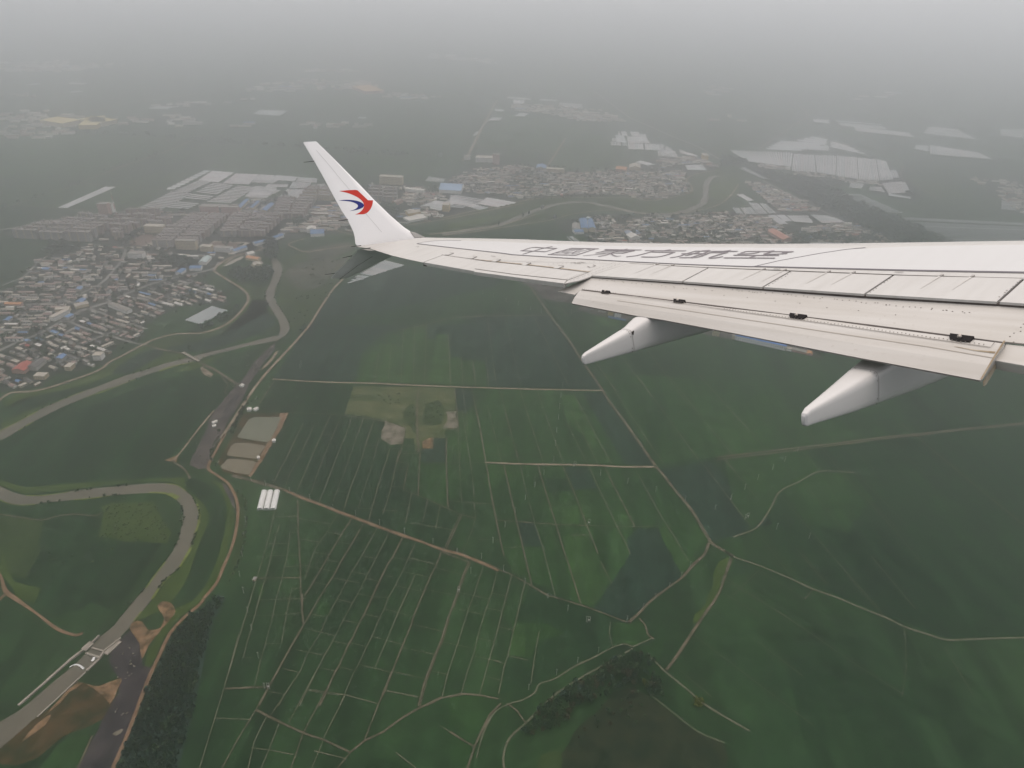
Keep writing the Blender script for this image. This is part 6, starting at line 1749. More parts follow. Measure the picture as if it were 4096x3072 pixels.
acache = {}
amarks = {'the brown sports court': G('L1', (1150, 730)), 'the school sports ground by the levee road': G('L1', (1800, 770)), 'the red and white radio mast': G('L1', (941, 540)), 'the left end of the estate': G('L1', (110, 690)),
          'the near corner of the greenhouse fields': G('L1', (1300, 490)), 'the striped cream slab': G('E', (540, 1100)), 'the winglet root': G('C1', (980, 760)), 'the college with a courtyard': G('C1', (1330, 480)), 'the three blue-roofed sheds': G('E', (1490, 520)), 'the broad tower block': G('L1', (840, 530))}
albl = rank_labels([(a[0], a[1], a[6]) for a in apts], {k: (p.x, p.y) for k, p in amarks.items()}, range(len(apts)))
for i, (x, y, an, Lx, W_, H, lk) in enumerate(apts):
    key = (round(Lx / 6) * 6, round(H), lk)
    if key not in acache:
        acache[key] = apt_meshes(max(key[0], 12), W_, key[1], lk)
    w_, rf, bl = acache[key]
    o = link('apartment_block', w_, None, (x, y, 0))
    o.rotation_euler.z = an
    link('roof', rf, o)
    tag(link('balconies', bl, o), kind='stuff')
    look, od, mk = albl[i]
    tag(o, f'{look} apartment block, {od} such to {mk}', 'apartment block', 'apartment blocks in the town')
    BLOCKED.append((x, y, Lx / 2 + 2, W_ / 2 + 3, math.cos(an), math.sin(an)))

# ---- greenhouses
GREEN = []


def gh(v, quad, n, along='u', nc=1, frac=.54, h=1.5, field='', holes=()):
    q = [G(v, p) for p in quad]
    for c in range(nc):
        for k in range(n):
            if (c, k) in holes or rnd.random() < .02:
                continue
            t = (k + .5) / n
            a0, a1 = (c + .012 * nc) / nc, (c + 1 - .012 * nc) / nc
            a1 -= rnd.random() * .05 / nc
            if along == 'u':
                a, b = bil(q, a0, t), bil(q, a1, t)
                w = (bil(q, .5, t + .5 / n) - bil(q, .5, t - .5 / n))
            else:
                a, b = bil(q, t, a0), bil(q, t, a1)
                w = (bil(q, t + .5 / n, .5) - bil(q, t - .5 / n, .5))
            d = b - a
            if d.length < 2:
                continue
            dn = d.normalized()
            wid = (w - dn * w.dot(dn)).length * frac
            c_ = (a + b) / 2
            GREEN.append((c_.x, c_.y, math.atan2(d.y, d.x), d.length, wid, min(h, wid * .45), field))


f1 = 'in the greenhouse fields behind the estate'
gh('L1', [(1120, 465), (1300, 485), (1560, 350), (1380, 335)], 12, 'u', frac=.42, field=f1)
gh('L1', [(1340, 465), (1520, 478), (1890, 285), (1720, 262)], 17, 'u', frac=.42, field=f1)
gh('L1', [(1560, 470), (1790, 475), (2065, 300), (1920, 285)], 16, 'u', frac=.42, field=f1, holes=((0, 0),))
gh('L1', [(1970, 378), (2150, 382), (2270, 325), (2075, 300)], 9, 'u', frac=.42, field=f1)
gh('L1', [(1400, 335), (1510, 345), (1710, 252), (1600, 245)], 11, 'u', frac=.42, field=f1)
gh('L1', [(1600, 242), (1770, 262), (1890, 182), (1710, 168)], 7, 'u', frac=.93, field=f1)
gh('L1', [(1790, 270), (2000, 280), (2080, 195), (1900, 188)], 15, 'v', frac=.8, field=f1)
gh('L1', [(2020, 262), (2190, 272), (2290, 215), (2100, 198)], 10, 'v', field=f1)
gh('L1', [(1330, 318), (1400, 318), (1705, 166), (1650, 162)], 9, 'u', frac=.8, field=f1)
gh('L1', [(460, 467), (532, 470), (947, 292), (865, 289)], 4, 'v', frac=.95, field='in the lone strip field at the far left')
f2 = 'in the fields left of the winglet'
gh('C1', [(160, 575), (340, 588), (430, 505), (240, 492)], 9, 'u', field=f2)
gh('C1', [(415, 582), (600, 590), (665, 520), (480, 516)], 11, 'v', frac=.85, field=f2)
gh('C1', [(510, 512), (680, 505), (695, 466), (545, 460)], 11, 'v', frac=.75, field=f2)
gh('C1', [(320, 502), (500, 500), (520, 480), (345, 476)], 4, 'u', field=f2)
gh('C1', [(570, 458), (740, 466), (745, 430), (590, 420)], 5, 'u', field=f2)
gh('C1', [(690, 522), (830, 546), (808, 470), (700, 485)], 6, 'u', field=f2)
gh('C1', [(385, 442), (565, 452), (590, 418), (410, 403)], 2, 'u', frac=.95, field=f2)
gh('C1', [(200, 442), (370, 446), (400, 405), (240, 396)], 13, 'v', frac=.75, field=f2)
f3 = 'in the slanting field right of the lower strake'
gh('W1', [(600, 716), (720, 728), (1170, 586), (940, 530)], 17, 'u', frac=.72, field=f3)
gh('W1', [(545, 752), (600, 760), (720, 730), (650, 722)], 2, 'u', field=f3)
gh('W1', [(505, 782), (545, 782), (735, 730), (690, 732)], 1, 'v', frac=.9, field=f3)
f4 = 'in the small fields right of the winglet'
gh('C1', [(1605, 452), (1755, 462), (1778, 430), (1640, 414)], 12, 'v', field=f4)
gh('C1', [(1565, 657), (1740, 692), (1860, 632), (1690, 608)], 7, 'u', frac=.9, field=f4)
gh('C1', [(1770, 620), (1990, 660), (2140, 610), (1850, 562)], 6, 'u', frac=.5, field=f4)
gh('C2', [(220, 1037), (390, 1066), (555, 1030), (300, 985)], 4, 'u', frac=.95, field=f4)
gh('C2', [(110, 1052), (240, 1086), (315, 1070), (170, 1034)], 6, 'v', frac=.85, field=f4)
gh('C2', [(0, 1062), (100, 1074), (235, 1012), (0, 965)], 8, 'u', frac=.5, field=f4)
f5 = 'in the far fields beyond the middle village'
for qd, n, al, fr in [([(1435, 596), (1560, 602), (1552, 555), (1430, 546)], 8, 'v', .92), ([(1570, 602), (1690, 607), (1685, 560), (1565, 553)], 8, 'v', .92), ([(1430, 546), (1610, 547), (1580, 498), (1420, 493)], 6, 'u', .85), ([(1340, 537), (1425, 542), (1400, 487), (1328, 480)], 5, 'u', .95), ([(1355, 485), (1432, 492), (1415, 455), (1350, 455)], 5, 'v', .95),
                      ([(1460, 490), (1535, 497), (1520, 460), (1450, 456)], 5, 'v', .95), ([(1540, 500), (1582, 502), (1572, 478), (1530, 475)], 3, 'v', .95), ([(1290, 566), (1425, 572), (1420, 540), (1290, 538)], 11, 'v', .65), ([(1305, 533), (1345, 535), (1340, 510), (1305, 508)], 4, 'v', .65), ([(1690, 612), (1800, 657), (1790, 592), (1690, 550)], 9, 'v', .7),
                      ([(1670, 652), (1840, 667), (1810, 612), (1670, 612)], 12, 'v', .7), ([(1850, 632), (2000, 657), (1960, 640), (1845, 598)], 3, 'u', .95), ([(1490, 702), (1600, 732), (1655, 720), (1540, 690)], 2, 'u', .97), ([(1905, 762), (2070, 766), (2030, 720), (1890, 727)], 3, 'u', .97), ([(1200, 1230), (1330, 1205), (1260, 1172), (1140, 1190)], 5, 'u', .98),
                      ([(1010, 1374), (1090, 1378), (985, 1295), (935, 1300)], 5, 'v', .6), ([(310, 364), (400, 366), (430, 345), (340, 338)], 3, 'u', .9), ([(360, 290), (440, 292), (430, 275), (360, 272)], 2, 'u', .9), ([(520, 330), (600, 335), (632, 310), (560, 305)], 2, 'u', .9), ([(880, 250), (1080, 272), (1070, 235), (880, 222)], 5, 'u', .6), ([(460, 188), (650, 202), (660, 190), (460, 175)], 2, 'u', .8), ([(720, 205), (870, 212), (870, 200), (720, 192)], 2, 'u', .8), ([(510, 230), (600, 232), (600, 205), (510, 203)], 3, 'v', .9), ([(180, 488), (212, 488), (232, 455), (205, 455)], 5, 'v', .6)]:
    gh('C2', qd, n, al, frac=fr, field=f5)
f6 = 'in the great right-hand greenhouse plain'
for qd, n, al, fr in [([(330, 592), (620, 628), (635, 530), (200, 512)], 24, 'v', .8), ([(625, 657), (790, 667), (780, 545), (640, 535)], 14, 'v', .8), ([(800, 667), (925, 687), (930, 550), (785, 545)], 12, 'v', .8), ([(930, 692), (1080, 712), (1070, 560), (935, 550)], 13, 'v', .8), ([(1085, 714), (1225, 724), (1200, 572), (1075, 562)], 12, 'v', .8), ([(1228, 722), (1320, 716), (1270, 585), (1205, 572)], 8, 'v', .8),
                      ([(1290, 812), (1440, 802), (1400, 727), (1240, 737)], 14, 'v', .7), ([(1240, 702), (1365, 702), (1340, 650), (1225, 650)], 9, 'v', .75), ([(1155, 787), (1265, 802), (1235, 765), (1160, 763)], 10, 'v', .7), ([(1015, 767), (1100, 777), (1120, 745), (1030, 733)], 9, 'v', .7), ([(440, 507), (680, 517), (880, 470), (550, 448)], 6, 'u', .9), ([(890, 492), (1150, 547), (1000, 480), (900, 453)], 4, 'u', .9), ([(730, 507), (880, 517), (880, 480), (740, 488)], 4, 'u', .9),
                      ([(640, 450), (880, 470), (860, 440), (780, 418)], 3, 'u', .9), ([(1280, 825), (1450, 845), (1440, 835), (1290, 808)], 1, 'u', .9),
                      ([(1570, 542), (2000, 577), (1900, 530), (1570, 478)], 24, 'v', .85), ([(1470, 502), (1560, 525), (1560, 482), (1470, 478)], 3, 'u', .9), ([(960, 347), (1280, 372), (1240, 335), (920, 310)], 5, 'u', .6), ([(1060, 382), (1480, 427), (1440, 395), (1050, 353)], 5, 'u', .6), ([(1520, 397), (1900, 442), (1760, 370), (1560, 353)], 7, 'u', .6), ([(775, 320), (885, 330), (880, 307), (770, 300)], 3, 'u', .7), ([(2050, 412), (2212, 430), (2212, 370), (2050, 372)], 5, 'u', .7)]:
    gh('R1', qd, n, al, frac=fr, field=f6)
f7 = 'in the village fields above the wing'
for qd, n, al, fr in [([(250, 947), (390, 952), (350, 905), (220, 907)], 12, 'v', .65), ([(390, 952), (525, 947), (450, 880), (330, 868)], 13, 'v', .65), ([(330, 864), (370, 857), (290, 812), (250, 817)], 2, 'v', .95), ([(560, 1030), (620, 992), (580, 955), (450, 957)], 2, 'v', .97), ([(640, 1002), (780, 1012), (740, 960), (590, 960)], 6, 'u', .75), ([(830, 1012), (1000, 1007), (880, 960), (750, 954)], 7, 'u', .75), ([(740, 1178), (1280, 1176), (1280, 1150), (740, 1140)], 5, 'u', .6)]:
    gh('R1', qd, n, al, frac=fr, field=f7)
f8 = 'in the dark strip fields above the wing root'
for qd, n, nc, fr in [([(1230, 937), (1395, 944), (1100, 815), (940, 811)], 13, 1, .5), ([(1780, 1172), (2260, 1160), (2260, 1012), (1310, 966)], 22, 1, .36), ([(2055, 917), (2160, 927), (2160, 865), (2060, 858)], 9, 1, .6), ([(270, 640), (440, 715), (470, 710), (300, 625)], 3, 1, .7)]:
    gh('R1', qd, n, 'u', nc, frac=fr, field=f8)
for qd, n in [([(300, 372), (380, 374), (385, 367), (310, 365)], 2), ([(120, 380), (175, 374), (170, 367), (130, 372)], 1), ([(310, 412), (365, 406), (360, 400), (315, 404)], 1), ([(1120, 505), (1240, 512), (1275, 490), (1150, 486)], 4), ([(650, 482), (740, 484), (785, 470), (700, 466)], 2), ([(1580, 525), (1620, 525), (1622, 518), (1590, 517)], 1)]:
    gh('T', qd, n, 'u', frac=.85, field='in the farthest fields')
GP = [mat('greenhouse_plastic_' + n, c, 0.42, var=0.07, scale=0.05, spec=0.4) for n, c in (('white', (0.50, 0.495, 0.49)), ('grey', (0.40, 0.405, 0.41)), ('rosy', (0.48, 0.445, 0.44)), ('green', (0.40, 0.435, 0.43)), ('dull', (0.20, 0.215, 0.22)))]


def arch(seg=8):
    V, Fc = [], []
    for x in (-.5, .5):
        for k in range(seg + 1):
            a = math.pi * k / seg
            V.append((x, -.5 * math.cos(a), math.sin(a) ** .8))
    n = seg + 1
    for k in range(seg):
        Fc.append((k, n + k, n + k + 1, k + 1))
    Fc.append(tuple(range(seg + 1)))
    Fc.append(tuple(range(2 * n - 1, n - 1, -1)))
    return V, Fc


AV, AF = arch()
GM = [mesh('greenhouse', AV, AF, m_) for m_ in GP]
gsz = []
for i, g in enumerate(GREEN):
    X, Y, dep = to_px((g[0], g[1], 1))
    gsz.append((-(g[3] * g[4]) / (dep * dep) / dep if -300 < X < 4400 else 1, i))
gsz.sort()
GN = 280
gsel = [i for _, i in gsz[:GN]]
ghl = {}
for i in gsel:
    ghl.setdefault(GREEN[i][6], []).append(i)
gmk = {'the estate': G('E', (900, 600)), 'the winglet': G('C1', (820, 480)), 'the lower strake': G('W1', (600, 740)), 'the left edge of the photo': G('L1', (0, 470)), 'the near end of the straight white road': G('C2', (140, 650)), 'the far river bend': G('C2', (2080, 850)), 'the dark forest belt': G('R1', (1000, 850)), 'the wing root': G('R1', (2212, 1160)), 'the right edge of the photo': G('R1', (2212, 900)), 'the salmon-roofed hall': G('O', (480, 340)), 'the blue-roofed factory halls': G('N', (200, 150)), 'the round settling tanks': G('P', (730, 410)), 'the college with a courtyard': G('C1', (1330, 480)), 'the greenhouse plain far left corner': G('R1', (200, 512)), 'the top of the big greenhouse field': G('L1', (1700, 168)), 'the three blue-roofed sheds': G('E', (1490, 520)), 'the far right greenhouse strips': G('R1', (2000, 577)), 'the middle of the great greenhouse plain': G('R1', (850, 620)), 'the near tip of the greenhouse plain': G('R1', (1440, 802)), 'the left half of the great greenhouse plain': G('R1', (450, 570)), 'the far corner of the middle fields': G('C2', (1500, 550)), 'the road junction by the lone strip field': G('L1', (640, 265))}
tone = ['white', 'grey', 'rosy', 'greenish', 'dull']
gtone = {}
for i, g in enumerate(GREEN):
    gtone[i] = (4 if rnd.random() < .85 else 1) if ('dark strip' in g[6]) else (rnd.choice([0, 2, 2, 0]) if 'behind the estate' in g[6] else rnd.choice([0, 0, 1, 2, 3]))
    if g[4] > 18:
        gtone[i] = rnd.choice([1, 3])
gitems = [(g[0], g[1], tone[gtone[i]] + (' wide greenhouse' if g[4] > 14 else ' greenhouse tunnel')) for i, g in enumerate(GREEN)]
glb = rank_labels(gitems, {k: (p.x, p.y) for k, p in gmk.items()}, gsel)
rest_v, rest_f, rest_i = [], [], []
gss = set(gsel)
for i, g in enumerate(GREEN):
    x, y, an, Lx, W_, H, fld = g
    if i in gss:
        o = link('greenhouse', GM[gtone[i]], None, (x, y, 0))
        o.rotation_euler.z = an
        o.scale = (Lx, W_, H)
        lk, od, mk = glb.get(i, (gitems[i][2], 'among the farthest', ''))
        tag(o, f'{lk}, {od} such to {mk}', 'greenhouse', 'plastic greenhouses on the plain')
    else:
        ca, sa = math.cos(an), math.sin(an)
        k = len(rest_v)
        for a, b, c in AV:
            rest_v.append((x + a * Lx * ca - b * W_ * sa, y + a * Lx * sa + b * W_ * ca, c * H))
        rest_f += [tuple(j + k for j in f) for f in AF]
        rest_i += [gtone[i]] * len(AF)
if rest_v:
    tag(link('distant_greenhouses', mesh('distant_greenhouses', rest_v, rest_f, GP, rest_i)), kind='stuff')

# the long-span greenhouse by the levee: eight ridges side by side
q = [G('L1', p) for p in [(1487, 1372), (1612, 1406), (1832, 1296), (1702, 1260)]]
c = (q[0] + q[1] + q[2] + q[3]) / 4
r = empty('multi_span_greenhouse', (c.x, c.y, 0))
tag(r, 'eight-ridged white greenhouse standing alone in the dark field by the levee', 'greenhouse')
for k in range(8):
    a, b = bil(q, (k + .5) / 8, 0), bil(q, (k + .5) / 8, 1)
    w = (bil(q, (k + 1) / 8, .5) - bil(q, k / 8, .5))
    d = b - a
    dn = d.normalized()
    o = link('greenhouse_span', GM[3] if k % 3 else GM[1], r, (a + b) / 2 - c)
    o.rotation_euler.z = math.atan2(d.y, d.x)
    o.scale = (d.length, (w - dn * w.dot(dn)).length * .80, 2.4)
# the three white tunnels beside the fish ponds
M['tunnel'] = mat('white_tunnel_film', (0.70, 0.69, 0.66), 0.4, var=0.08, scale=0.4, spec=0.4)
M['tunnel_end'] = mat('tunnel_end_film', (0.55, 0.54, 0.52), 0.5, var=0.08, scale=0.6)
for nm, b0, t0 in [('left one of the three white tunnels below the fish ponds', (280, 1489), (317, 1342)), ('middle one of the three white tunnels below the fish ponds', (333, 1489), (366, 1341)), ('right one of the three white tunnels below the fish ponds', (386, 1489), (419, 1340))]:
    a, b = G('C3', b0), G('C3', t0)
    d = b - a
    W_ = (G('C3', (b0[0] + 25, b0[1])) - G('C3', (b0[0] - 25, b0[1]))).length * .97
    r = empty('polytunnel', (a.x, a.y, 0), math.atan2(d.y, d.x))
    tag(r, nm, 'polytunnel', 'white tunnels by the ponds')
    n, Ln, H = 14, d.length, 3.6
    prof = [(-.5 * W_ * math.cos(math.pi * k / n), H * math.sin(math.pi * k / n) ** .75) for k in range(n + 1)]
    V, Fc = [], []
    ns = 16
    for i in range(ns + 1):
        sag = 1 - .012 * (i % 2)
        V += [(Ln * i / ns, y_, z_ * sag) for y_, z_ in prof]
    for i in range(ns):
        for k in range(n):
            p_ = i * (n + 1) + k
            Fc.append((p_, p_ + n + 1, p_ + n + 2, p_ + 1))
    link('cover', mesh('tunnel_cover', V, Fc, M['tunnel'], smooth=True), r)
    for xx in (0.02, Ln - .02):
        link('end_wall', mesh('end_wall', [(xx, y_, z_ * .99) for y_, z_ in prof], [tuple(range(n + 1))], M['tunnel_end']), r)
    link('door', mesh('tunnel_door', [(-.03, -1.1, 0), (-.03, 1.1, 0), (-.03, 1.1, 2.2), (-.03, -1.1, 2.2), (.01, -1.1, 0), (.01, 1.1, 0), (.01, 1.1, 2.2), (.01, -1.1, 2.2)], [(0, 1, 2, 3), (0, 3, 7, 4), (1, 5, 6, 2), (3, 2, 6, 7)], GW), r)
    V, Fc = [], []
    for i in range(0, ns + 1, 2):
        k = len(V)
        for y_, z_ in prof:
            V += [(Ln * i / ns - .08, y_ * 1.004, z_ * 1.006 + .01), (Ln * i / ns + .08, y_ * 1.004, z_ * 1.006 + .01)]
        for j in range(n):
            Fc.append((k + 2 * j, k + 2 * j + 1, k + 2 * j + 3, k + 2 * j + 2))
    link('straps', mesh('tunnel_straps', V, Fc, M['tunnel_end']), r)

# ---- village houses
HOUSES = []


def village(v, polys, seg, row, gap, dens, name, size=(8, 17), wid=(4.8, 6.2), hgt=(2.9, 3.7), jit=1.6, far=False, seg2=None):
    a, b = G(v, seg[0]), G(v, seg[1])
    base = math.atan2(b.y - a.y, b.x - a.x)
    for pl in polys:
        P = [G(v, p) for p in pl]
        poly = [(p.x, p.y) for p in P]
        ca, sa = math.cos(base), math.sin(base)
        us = [x * ca + y * sa for x, y in poly]
        vs = [-x * sa + y * ca for x, y in poly]
        vv = min(vs)
        while vv < max(vs):
            uu = min(us) + rnd.random() * 12
            while uu < max(us):
                ln = rnd.uniform(*size) * (1.0 if rnd.random() < .85 else 1.7)
                x, y = (uu + ln / 2) * ca - vv * sa, (uu + ln / 2) * sa + vv * ca
                uu += ln + gap * rnd.choice([.12, .25, .6, 1, 1.7])
                keep = dens * 1.35 * (1.0 + .75 * mnoise.noise((x / 60, y / 60, 4.4)))
                if not inside(poly, x, y) or rnd.random() > keep:
                    continue
                x += rnd.uniform(-jit, jit)
                y += rnd.uniform(-jit, jit)
                if not free(x, y, 4 if not far else 2):
                    continue
                an = base + rnd.gauss(0, .03)
                if rnd.random() < .16:
                    an += math.pi / 2
                    ln *= .7
                t = rnd.random()
                for lk, w in LOOKW:
                    t -= w
                    if t <= 0:
                        break
                two = rnd.random() < .08
                HOUSES.append((x, y, an, ln, rnd.uniform(*wid), rnd.uniform(*hgt) * (1.9 if two else 1), lk, rnd.randrange(4), rnd.random() < .45, name))
            vv += row * rnd.uniform(.58, .92)


vA = 'riverside village'
village('L1', [[(320, 872), (560, 832), (700, 765), (1000, 782), (1180, 800), (1260, 850), (1290, 930), (1520, 955), (1650, 965), (1300, 1050), (1000, 1170), (640, 1310), (330, 1470), (-60, 1640), (-60, 1190), (100, 1095), (200, 1010)]], ((200, 1000), (700, 1003)), 16, 7, .60, vA, seg2=None)
village('L1', [[(1640, 975), (1690, 990), (1560, 1050), (1640, 1065), (1800, 1155), (1845, 1240), (1640, 1235), (1500, 1245), (1380, 1280), (1250, 1345), (1150, 1415), (1150, 1490), (950, 1555), (870, 1700), (660, 1760), (440, 1800), (350, 1890), (0, 1935), (-80, 1940), (-60, 1660), (330, 1490), (640, 1330), (1000, 1190)]], ((560, 1385), (900, 1500)), 17, 7, .60, vA)
village('L1', [[(1340, 830), (1640, 840), (1860, 800), (2110, 745), (2120, 780), (1850, 850), (1740, 930), (1680, 945), (1560, 935), (1560, 860), (1340, 850)]], ((1350, 840), (1700, 846)), 20, 8, .55, vA)
vB = 'middle village'
village('C2', [[(0, 845), (150, 765), (330, 745), (540, 725), (700, 760), (940, 785), (1150, 790), (1300, 765), (1400, 790), (1640, 780), (1880, 765), (1890, 830), (1905, 900), (1930, 948), (1650, 1003), (1500, 988), (1350, 960), (1000, 968), (650, 985), (560, 1005), (400, 960), (200, 950), (0, 930)], [(1640, 690), (1880, 660), (2050, 670), (2140, 745), (1990, 720), (1880, 720), (1700, 760)]], ((300, 860), (1000, 872)), 15.5, 5, .66, vB, size=(10, 22), jit=2)
vC = 'right village'
village('C2', [[(970, 1165), (1250, 1128), (1360, 1180), (1340, 1215), (1500, 1150), (1880, 1132), (2260, 1105), (2260, 1400), (1180, 1400), (1120, 1290), (1180, 1240), (1130, 1190)]], ((1300, 1260), (2100, 1262)), 16, 6, .62, vC, size=(10, 20), jit=2)
village('R1', [[(140, 945), (230, 955), (440, 962), (560, 1040), (640, 1085), (720, 1090), (1150, 1095), (1210, 1075), (1330, 1150), (1380, 1185), (1280, 1150), (640, 1150), (400, 1190), (60, 1190), (0, 1000)], [(840, 1025), (900, 1010), (1060, 1020), (1180, 1075), (1000, 1090), (700, 1075), (700, 1050)], [(285, 722), (400, 735), (560, 795), (720, 862), (850, 930), (760, 938), (530, 938), (450, 860), (390, 800)]], ((100, 1050), (700, 1056)), 16, 6, .66, vC, size=(10, 20), jit=2)
vD = 'far villages'
village('R1', [[(390, 612), (620, 632), (622, 655), (400, 635)], [(620, 660), (790, 675), (1000, 705), (1240, 730), (1250, 765), (1120, 740), (960, 735), (800, 705), (640, 680)]], ((620, 650), (1200, 720)), 18, 6, .7, vD, size=(10, 22))
village('R1', [[(1860, 705), (2150, 725), (2260, 800), (2260, 960), (2180, 950), (2060, 850), (2040, 780), (1900, 740)]], ((1900, 740), (2200, 760)), 20, 10, .5, vD, size=(12, 24))
village('C2', [[(500, 235), (700, 240), (900, 250), (1090, 272), (1250, 290), (1420, 372), (1200, 382), (1000, 360), (800, 318), (700, 300), (500, 285)]], ((600, 280), (1200, 320)), 24, 8, .62, vD, size=(14, 30), wid=(8, 11), far=True)
for pl in ([(1040, 398), (1180, 372), (1300, 355), (1600, 358), (1680, 378), (1640, 395), (1400, 402), (1240, 412), (1060, 405)], [(1690, 430), (1730, 405), (1960, 428), (1940, 445), (1720, 438)], [(1270, 560), (1400, 535), (1640, 552), (1620, 574), (1380, 568)], [(690, 530), (760, 508), (900, 522), (920, 545), (800, 572), (740, 550)], [(0, 500), (180, 485), (340, 500), (330, 590), (180, 625), (0, 610)], [(660, 478), (760, 455), (940, 450), (920, 470), (760, 478)], [(0, 275), (200, 270), (420, 275), (560, 290), (300, 318), (0, 322)], [(1340, 315), (1580, 305), (1590, 318), (1360, 322)]):
    village('T', [pl], ((1000, 400), (1600, 402)), 52, 16, .55, vD, size=(18, 44), wid=(11, 16), hgt=(4, 7), far=True, jit=8)
for pl in ([(20, 80), (250, 70), (250, 150), (60, 140)], [(0, 265), (380, 290), (370, 320), (0, 325)], [(900, 205), (960, 205), (1010, 270), (940, 240)], [(1080, 150), (1380, 110), (1380, 140), (1040, 175)]):
    village('R1', [pl], ((0, 300), (300, 305)), 60, 30, .4, vD, size=(25, 60), wid=(12, 18), hgt=(4, 6), far=True, jit=8)
# loose scattering on the rims and in the yards of the works
village('C1', [[(1150, 480), (1230, 490), (1440, 500), (1420, 560), (1650, 530), (1660, 560), (1500, 600), (1400, 650), (1290, 600), (1150, 610)], [(700, 690), (900, 640), (980, 740), (1000, 800), (900, 840), (640, 830), (520, 880), (420, 900), (480, 800), (640, 780)], [(1430, 700), (1560, 660), (1740, 700), (1700, 760), (1500, 790)]], ((1150, 560), (1400, 566)), 18, 8, .6, vB, size=(12, 26), jit=3)

vE = 'town beside the winglet'
village('C1', [[(640, 690), (900, 620), (1000, 760), (1035, 870), (880, 850), (760, 880), (520, 860)], [(1130, 470), (1240, 480), (1240, 640), (1150, 640)], [(1430, 520), (1700, 500), (1780, 600), (1560, 655), (1440, 640)], [(1380, 740), (1560, 655), (1690, 700), (1640, 770), (1440, 800)], [(60, 640), (250, 590), (420, 600), (300, 700), (60, 720)]], ((1150, 560), (1400, 566)), 15, 6, .8, vE, size=(10, 24), jit=3)
village('L1', [[(1880, 445), (2212, 425), (2260, 560), (1900, 545), (1760, 480)], [(1230, 775), (1660, 780), (1720, 700), (1760, 700), (1640, 830), (1240, 800)], [(60, 690), (560, 560), (1200, 500), (1620, 490), (1500, 560), (1000, 720), (560, 740)]], ((1150, 560), (1800, 580)), 24, 10, .5, vE, size=(10, 22), jit=3)
for pl in ([(380, 540), (520, 560), (640, 545), (660, 530), (520, 520)], [(930, 470), (1060, 440), (1160, 430), (1040, 470)], [(1000, 560), (1120, 535), (1140, 550), (1040, 570)], [(120, 300), (420, 290), (440, 300), (200, 312)], [(1900, 240), (2212, 270), (2212, 285), (1860, 255)], [(40, 420), (200, 410), (240, 420), (100, 432)]):
    village('T', [pl], ((1000, 400), (1600, 402)), 50, 16, .5, vD, size=(18, 44), wid=(11, 16), hgt=(4, 7), far=True, jit=8)

hs = sorted(range(len(HOUSES)), key=lambda i: (lambda q_: (q_[2] if -80 < q_[0] < 4180 and q_[1] < 3100 else 1e9))(to_px((HOUSES[i][0], HOUSES[i][1], 2))))
HN = 292
hsel = hs[:HN]
hmk = {'the red-roofed hall': G('L2', (150, 590)), 'the white school yard': G('Q', (740, 850)), 'the village end of the bridge road': G('L2', (1090, 355)), 'the bright blue-roofed house': G('Q', (750, 1410)), 'the lone white house': G('Q', (1235, 1396)), 'the left photo edge at the salmon shed': G('Q', (20, 710)), 'the eight-ridged greenhouse': G('L1', (1620, 1340)),
       'the slanting grey workshop': G('Q', (1490, 770)), 'the levee road at the left edge': G('L2', (30, 740)), 'the cream house by the levee': G('Q', (860, 1526)), 'the village crossroads': G('L1', (640, 1300)), 'the village rim by the dark field': G('L1', (1250, 1350)), 'the left photo edge at the blue shed': G('Q', (20, 925)), 'the blue shed above the school': G('Q', (985, 526)), 'the last houses before the open field': G('L1', (1150, 1480)),
       'the lowest village street corner': G('L1', (150, 1540)), 'the tip of the village by the greenhouse': G('L1', (1840, 1235))}
hlb = rank_labels([(h[0], h[1], ('two-storey ' if h[5] > 5.5 else '') + h[6]) for h in HOUSES], {k: (p.x, p.y) for k, p in hmk.items()}, hsel)
WN = ['brick', 'cream', 'pale', 'grey']
stv, stf, sti = {}, {}, {}
hset = set(hsel)
MATS = WALLS + list(RM.values())
MI = {lk: 4 + i for i, lk in enumerate(RM)}
for i, (x, y, an, ln, wd, ht, lk, wi, fl_, nm) in enumerate(HOUSES):
    if i in hset:
        o = link('house', HWALL[(wi, fl_)], None, (x, y, 0))
        o.rotation_euler.z = an
        o.scale = (ln, wd, ht)
        link('roof', HROOF[(lk, fl_)], o)
        look, od, mk = hlb.get(i, (lk, 'among the nearest', 'the river'))
        tag(o, f'{look} house, {od} such to {mk}', 'house', 'houses of the ' + nm)
    else:
        V, Fc, I = stv.setdefault(nm, []), stf.setdefault(nm, []), sti.setdefault(nm, [])
        ca, sa = math.cos(an), math.sin(an)
        k = len(V)
        hx, hy = ln / 2, wd / 2
        rise = 0 if fl_ else wd * .17
        loc_ = [(-hx, -hy, 0), (hx, -hy, 0), (hx, hy, 0), (-hx, hy, 0), (-hx, -hy, ht), (hx, -hy, ht), (hx, hy, ht), (-hx, hy, ht), (-hx - .3, 0, ht + rise + .02), (hx + .3, 0, ht + rise + .02), (-hx - .3, -hy - .4, ht), (hx + .3, -hy - .4, ht), (hx + .3, hy + .4, ht), (-hx - .3, hy + .4, ht)]
        V += [(x + a * ca - b * sa, y + a * sa + b * ca, c) for a, b, c in loc_]
        fs = [(0, 1, 5, 4), (1, 2, 6, 5), (2, 3, 7, 6), (3, 0, 4, 7), (10, 11, 9, 8), (8, 9, 12, 13), (4, 8, 7), (5, 6, 9)]
        Fc += [tuple(j + k for j in f) for f in fs]
        I += [wi] * 4 + [MI[lk]] * 2 + [wi] * 2
for nm in stv:
    tag(link('village_houses', mesh('village_houses', stv[nm], stf[nm], MATS, sti[nm])), kind='stuff')
print('HOUSES', len(HOUSES), 'GREEN', len(GREEN), 'APTS', len(apts))
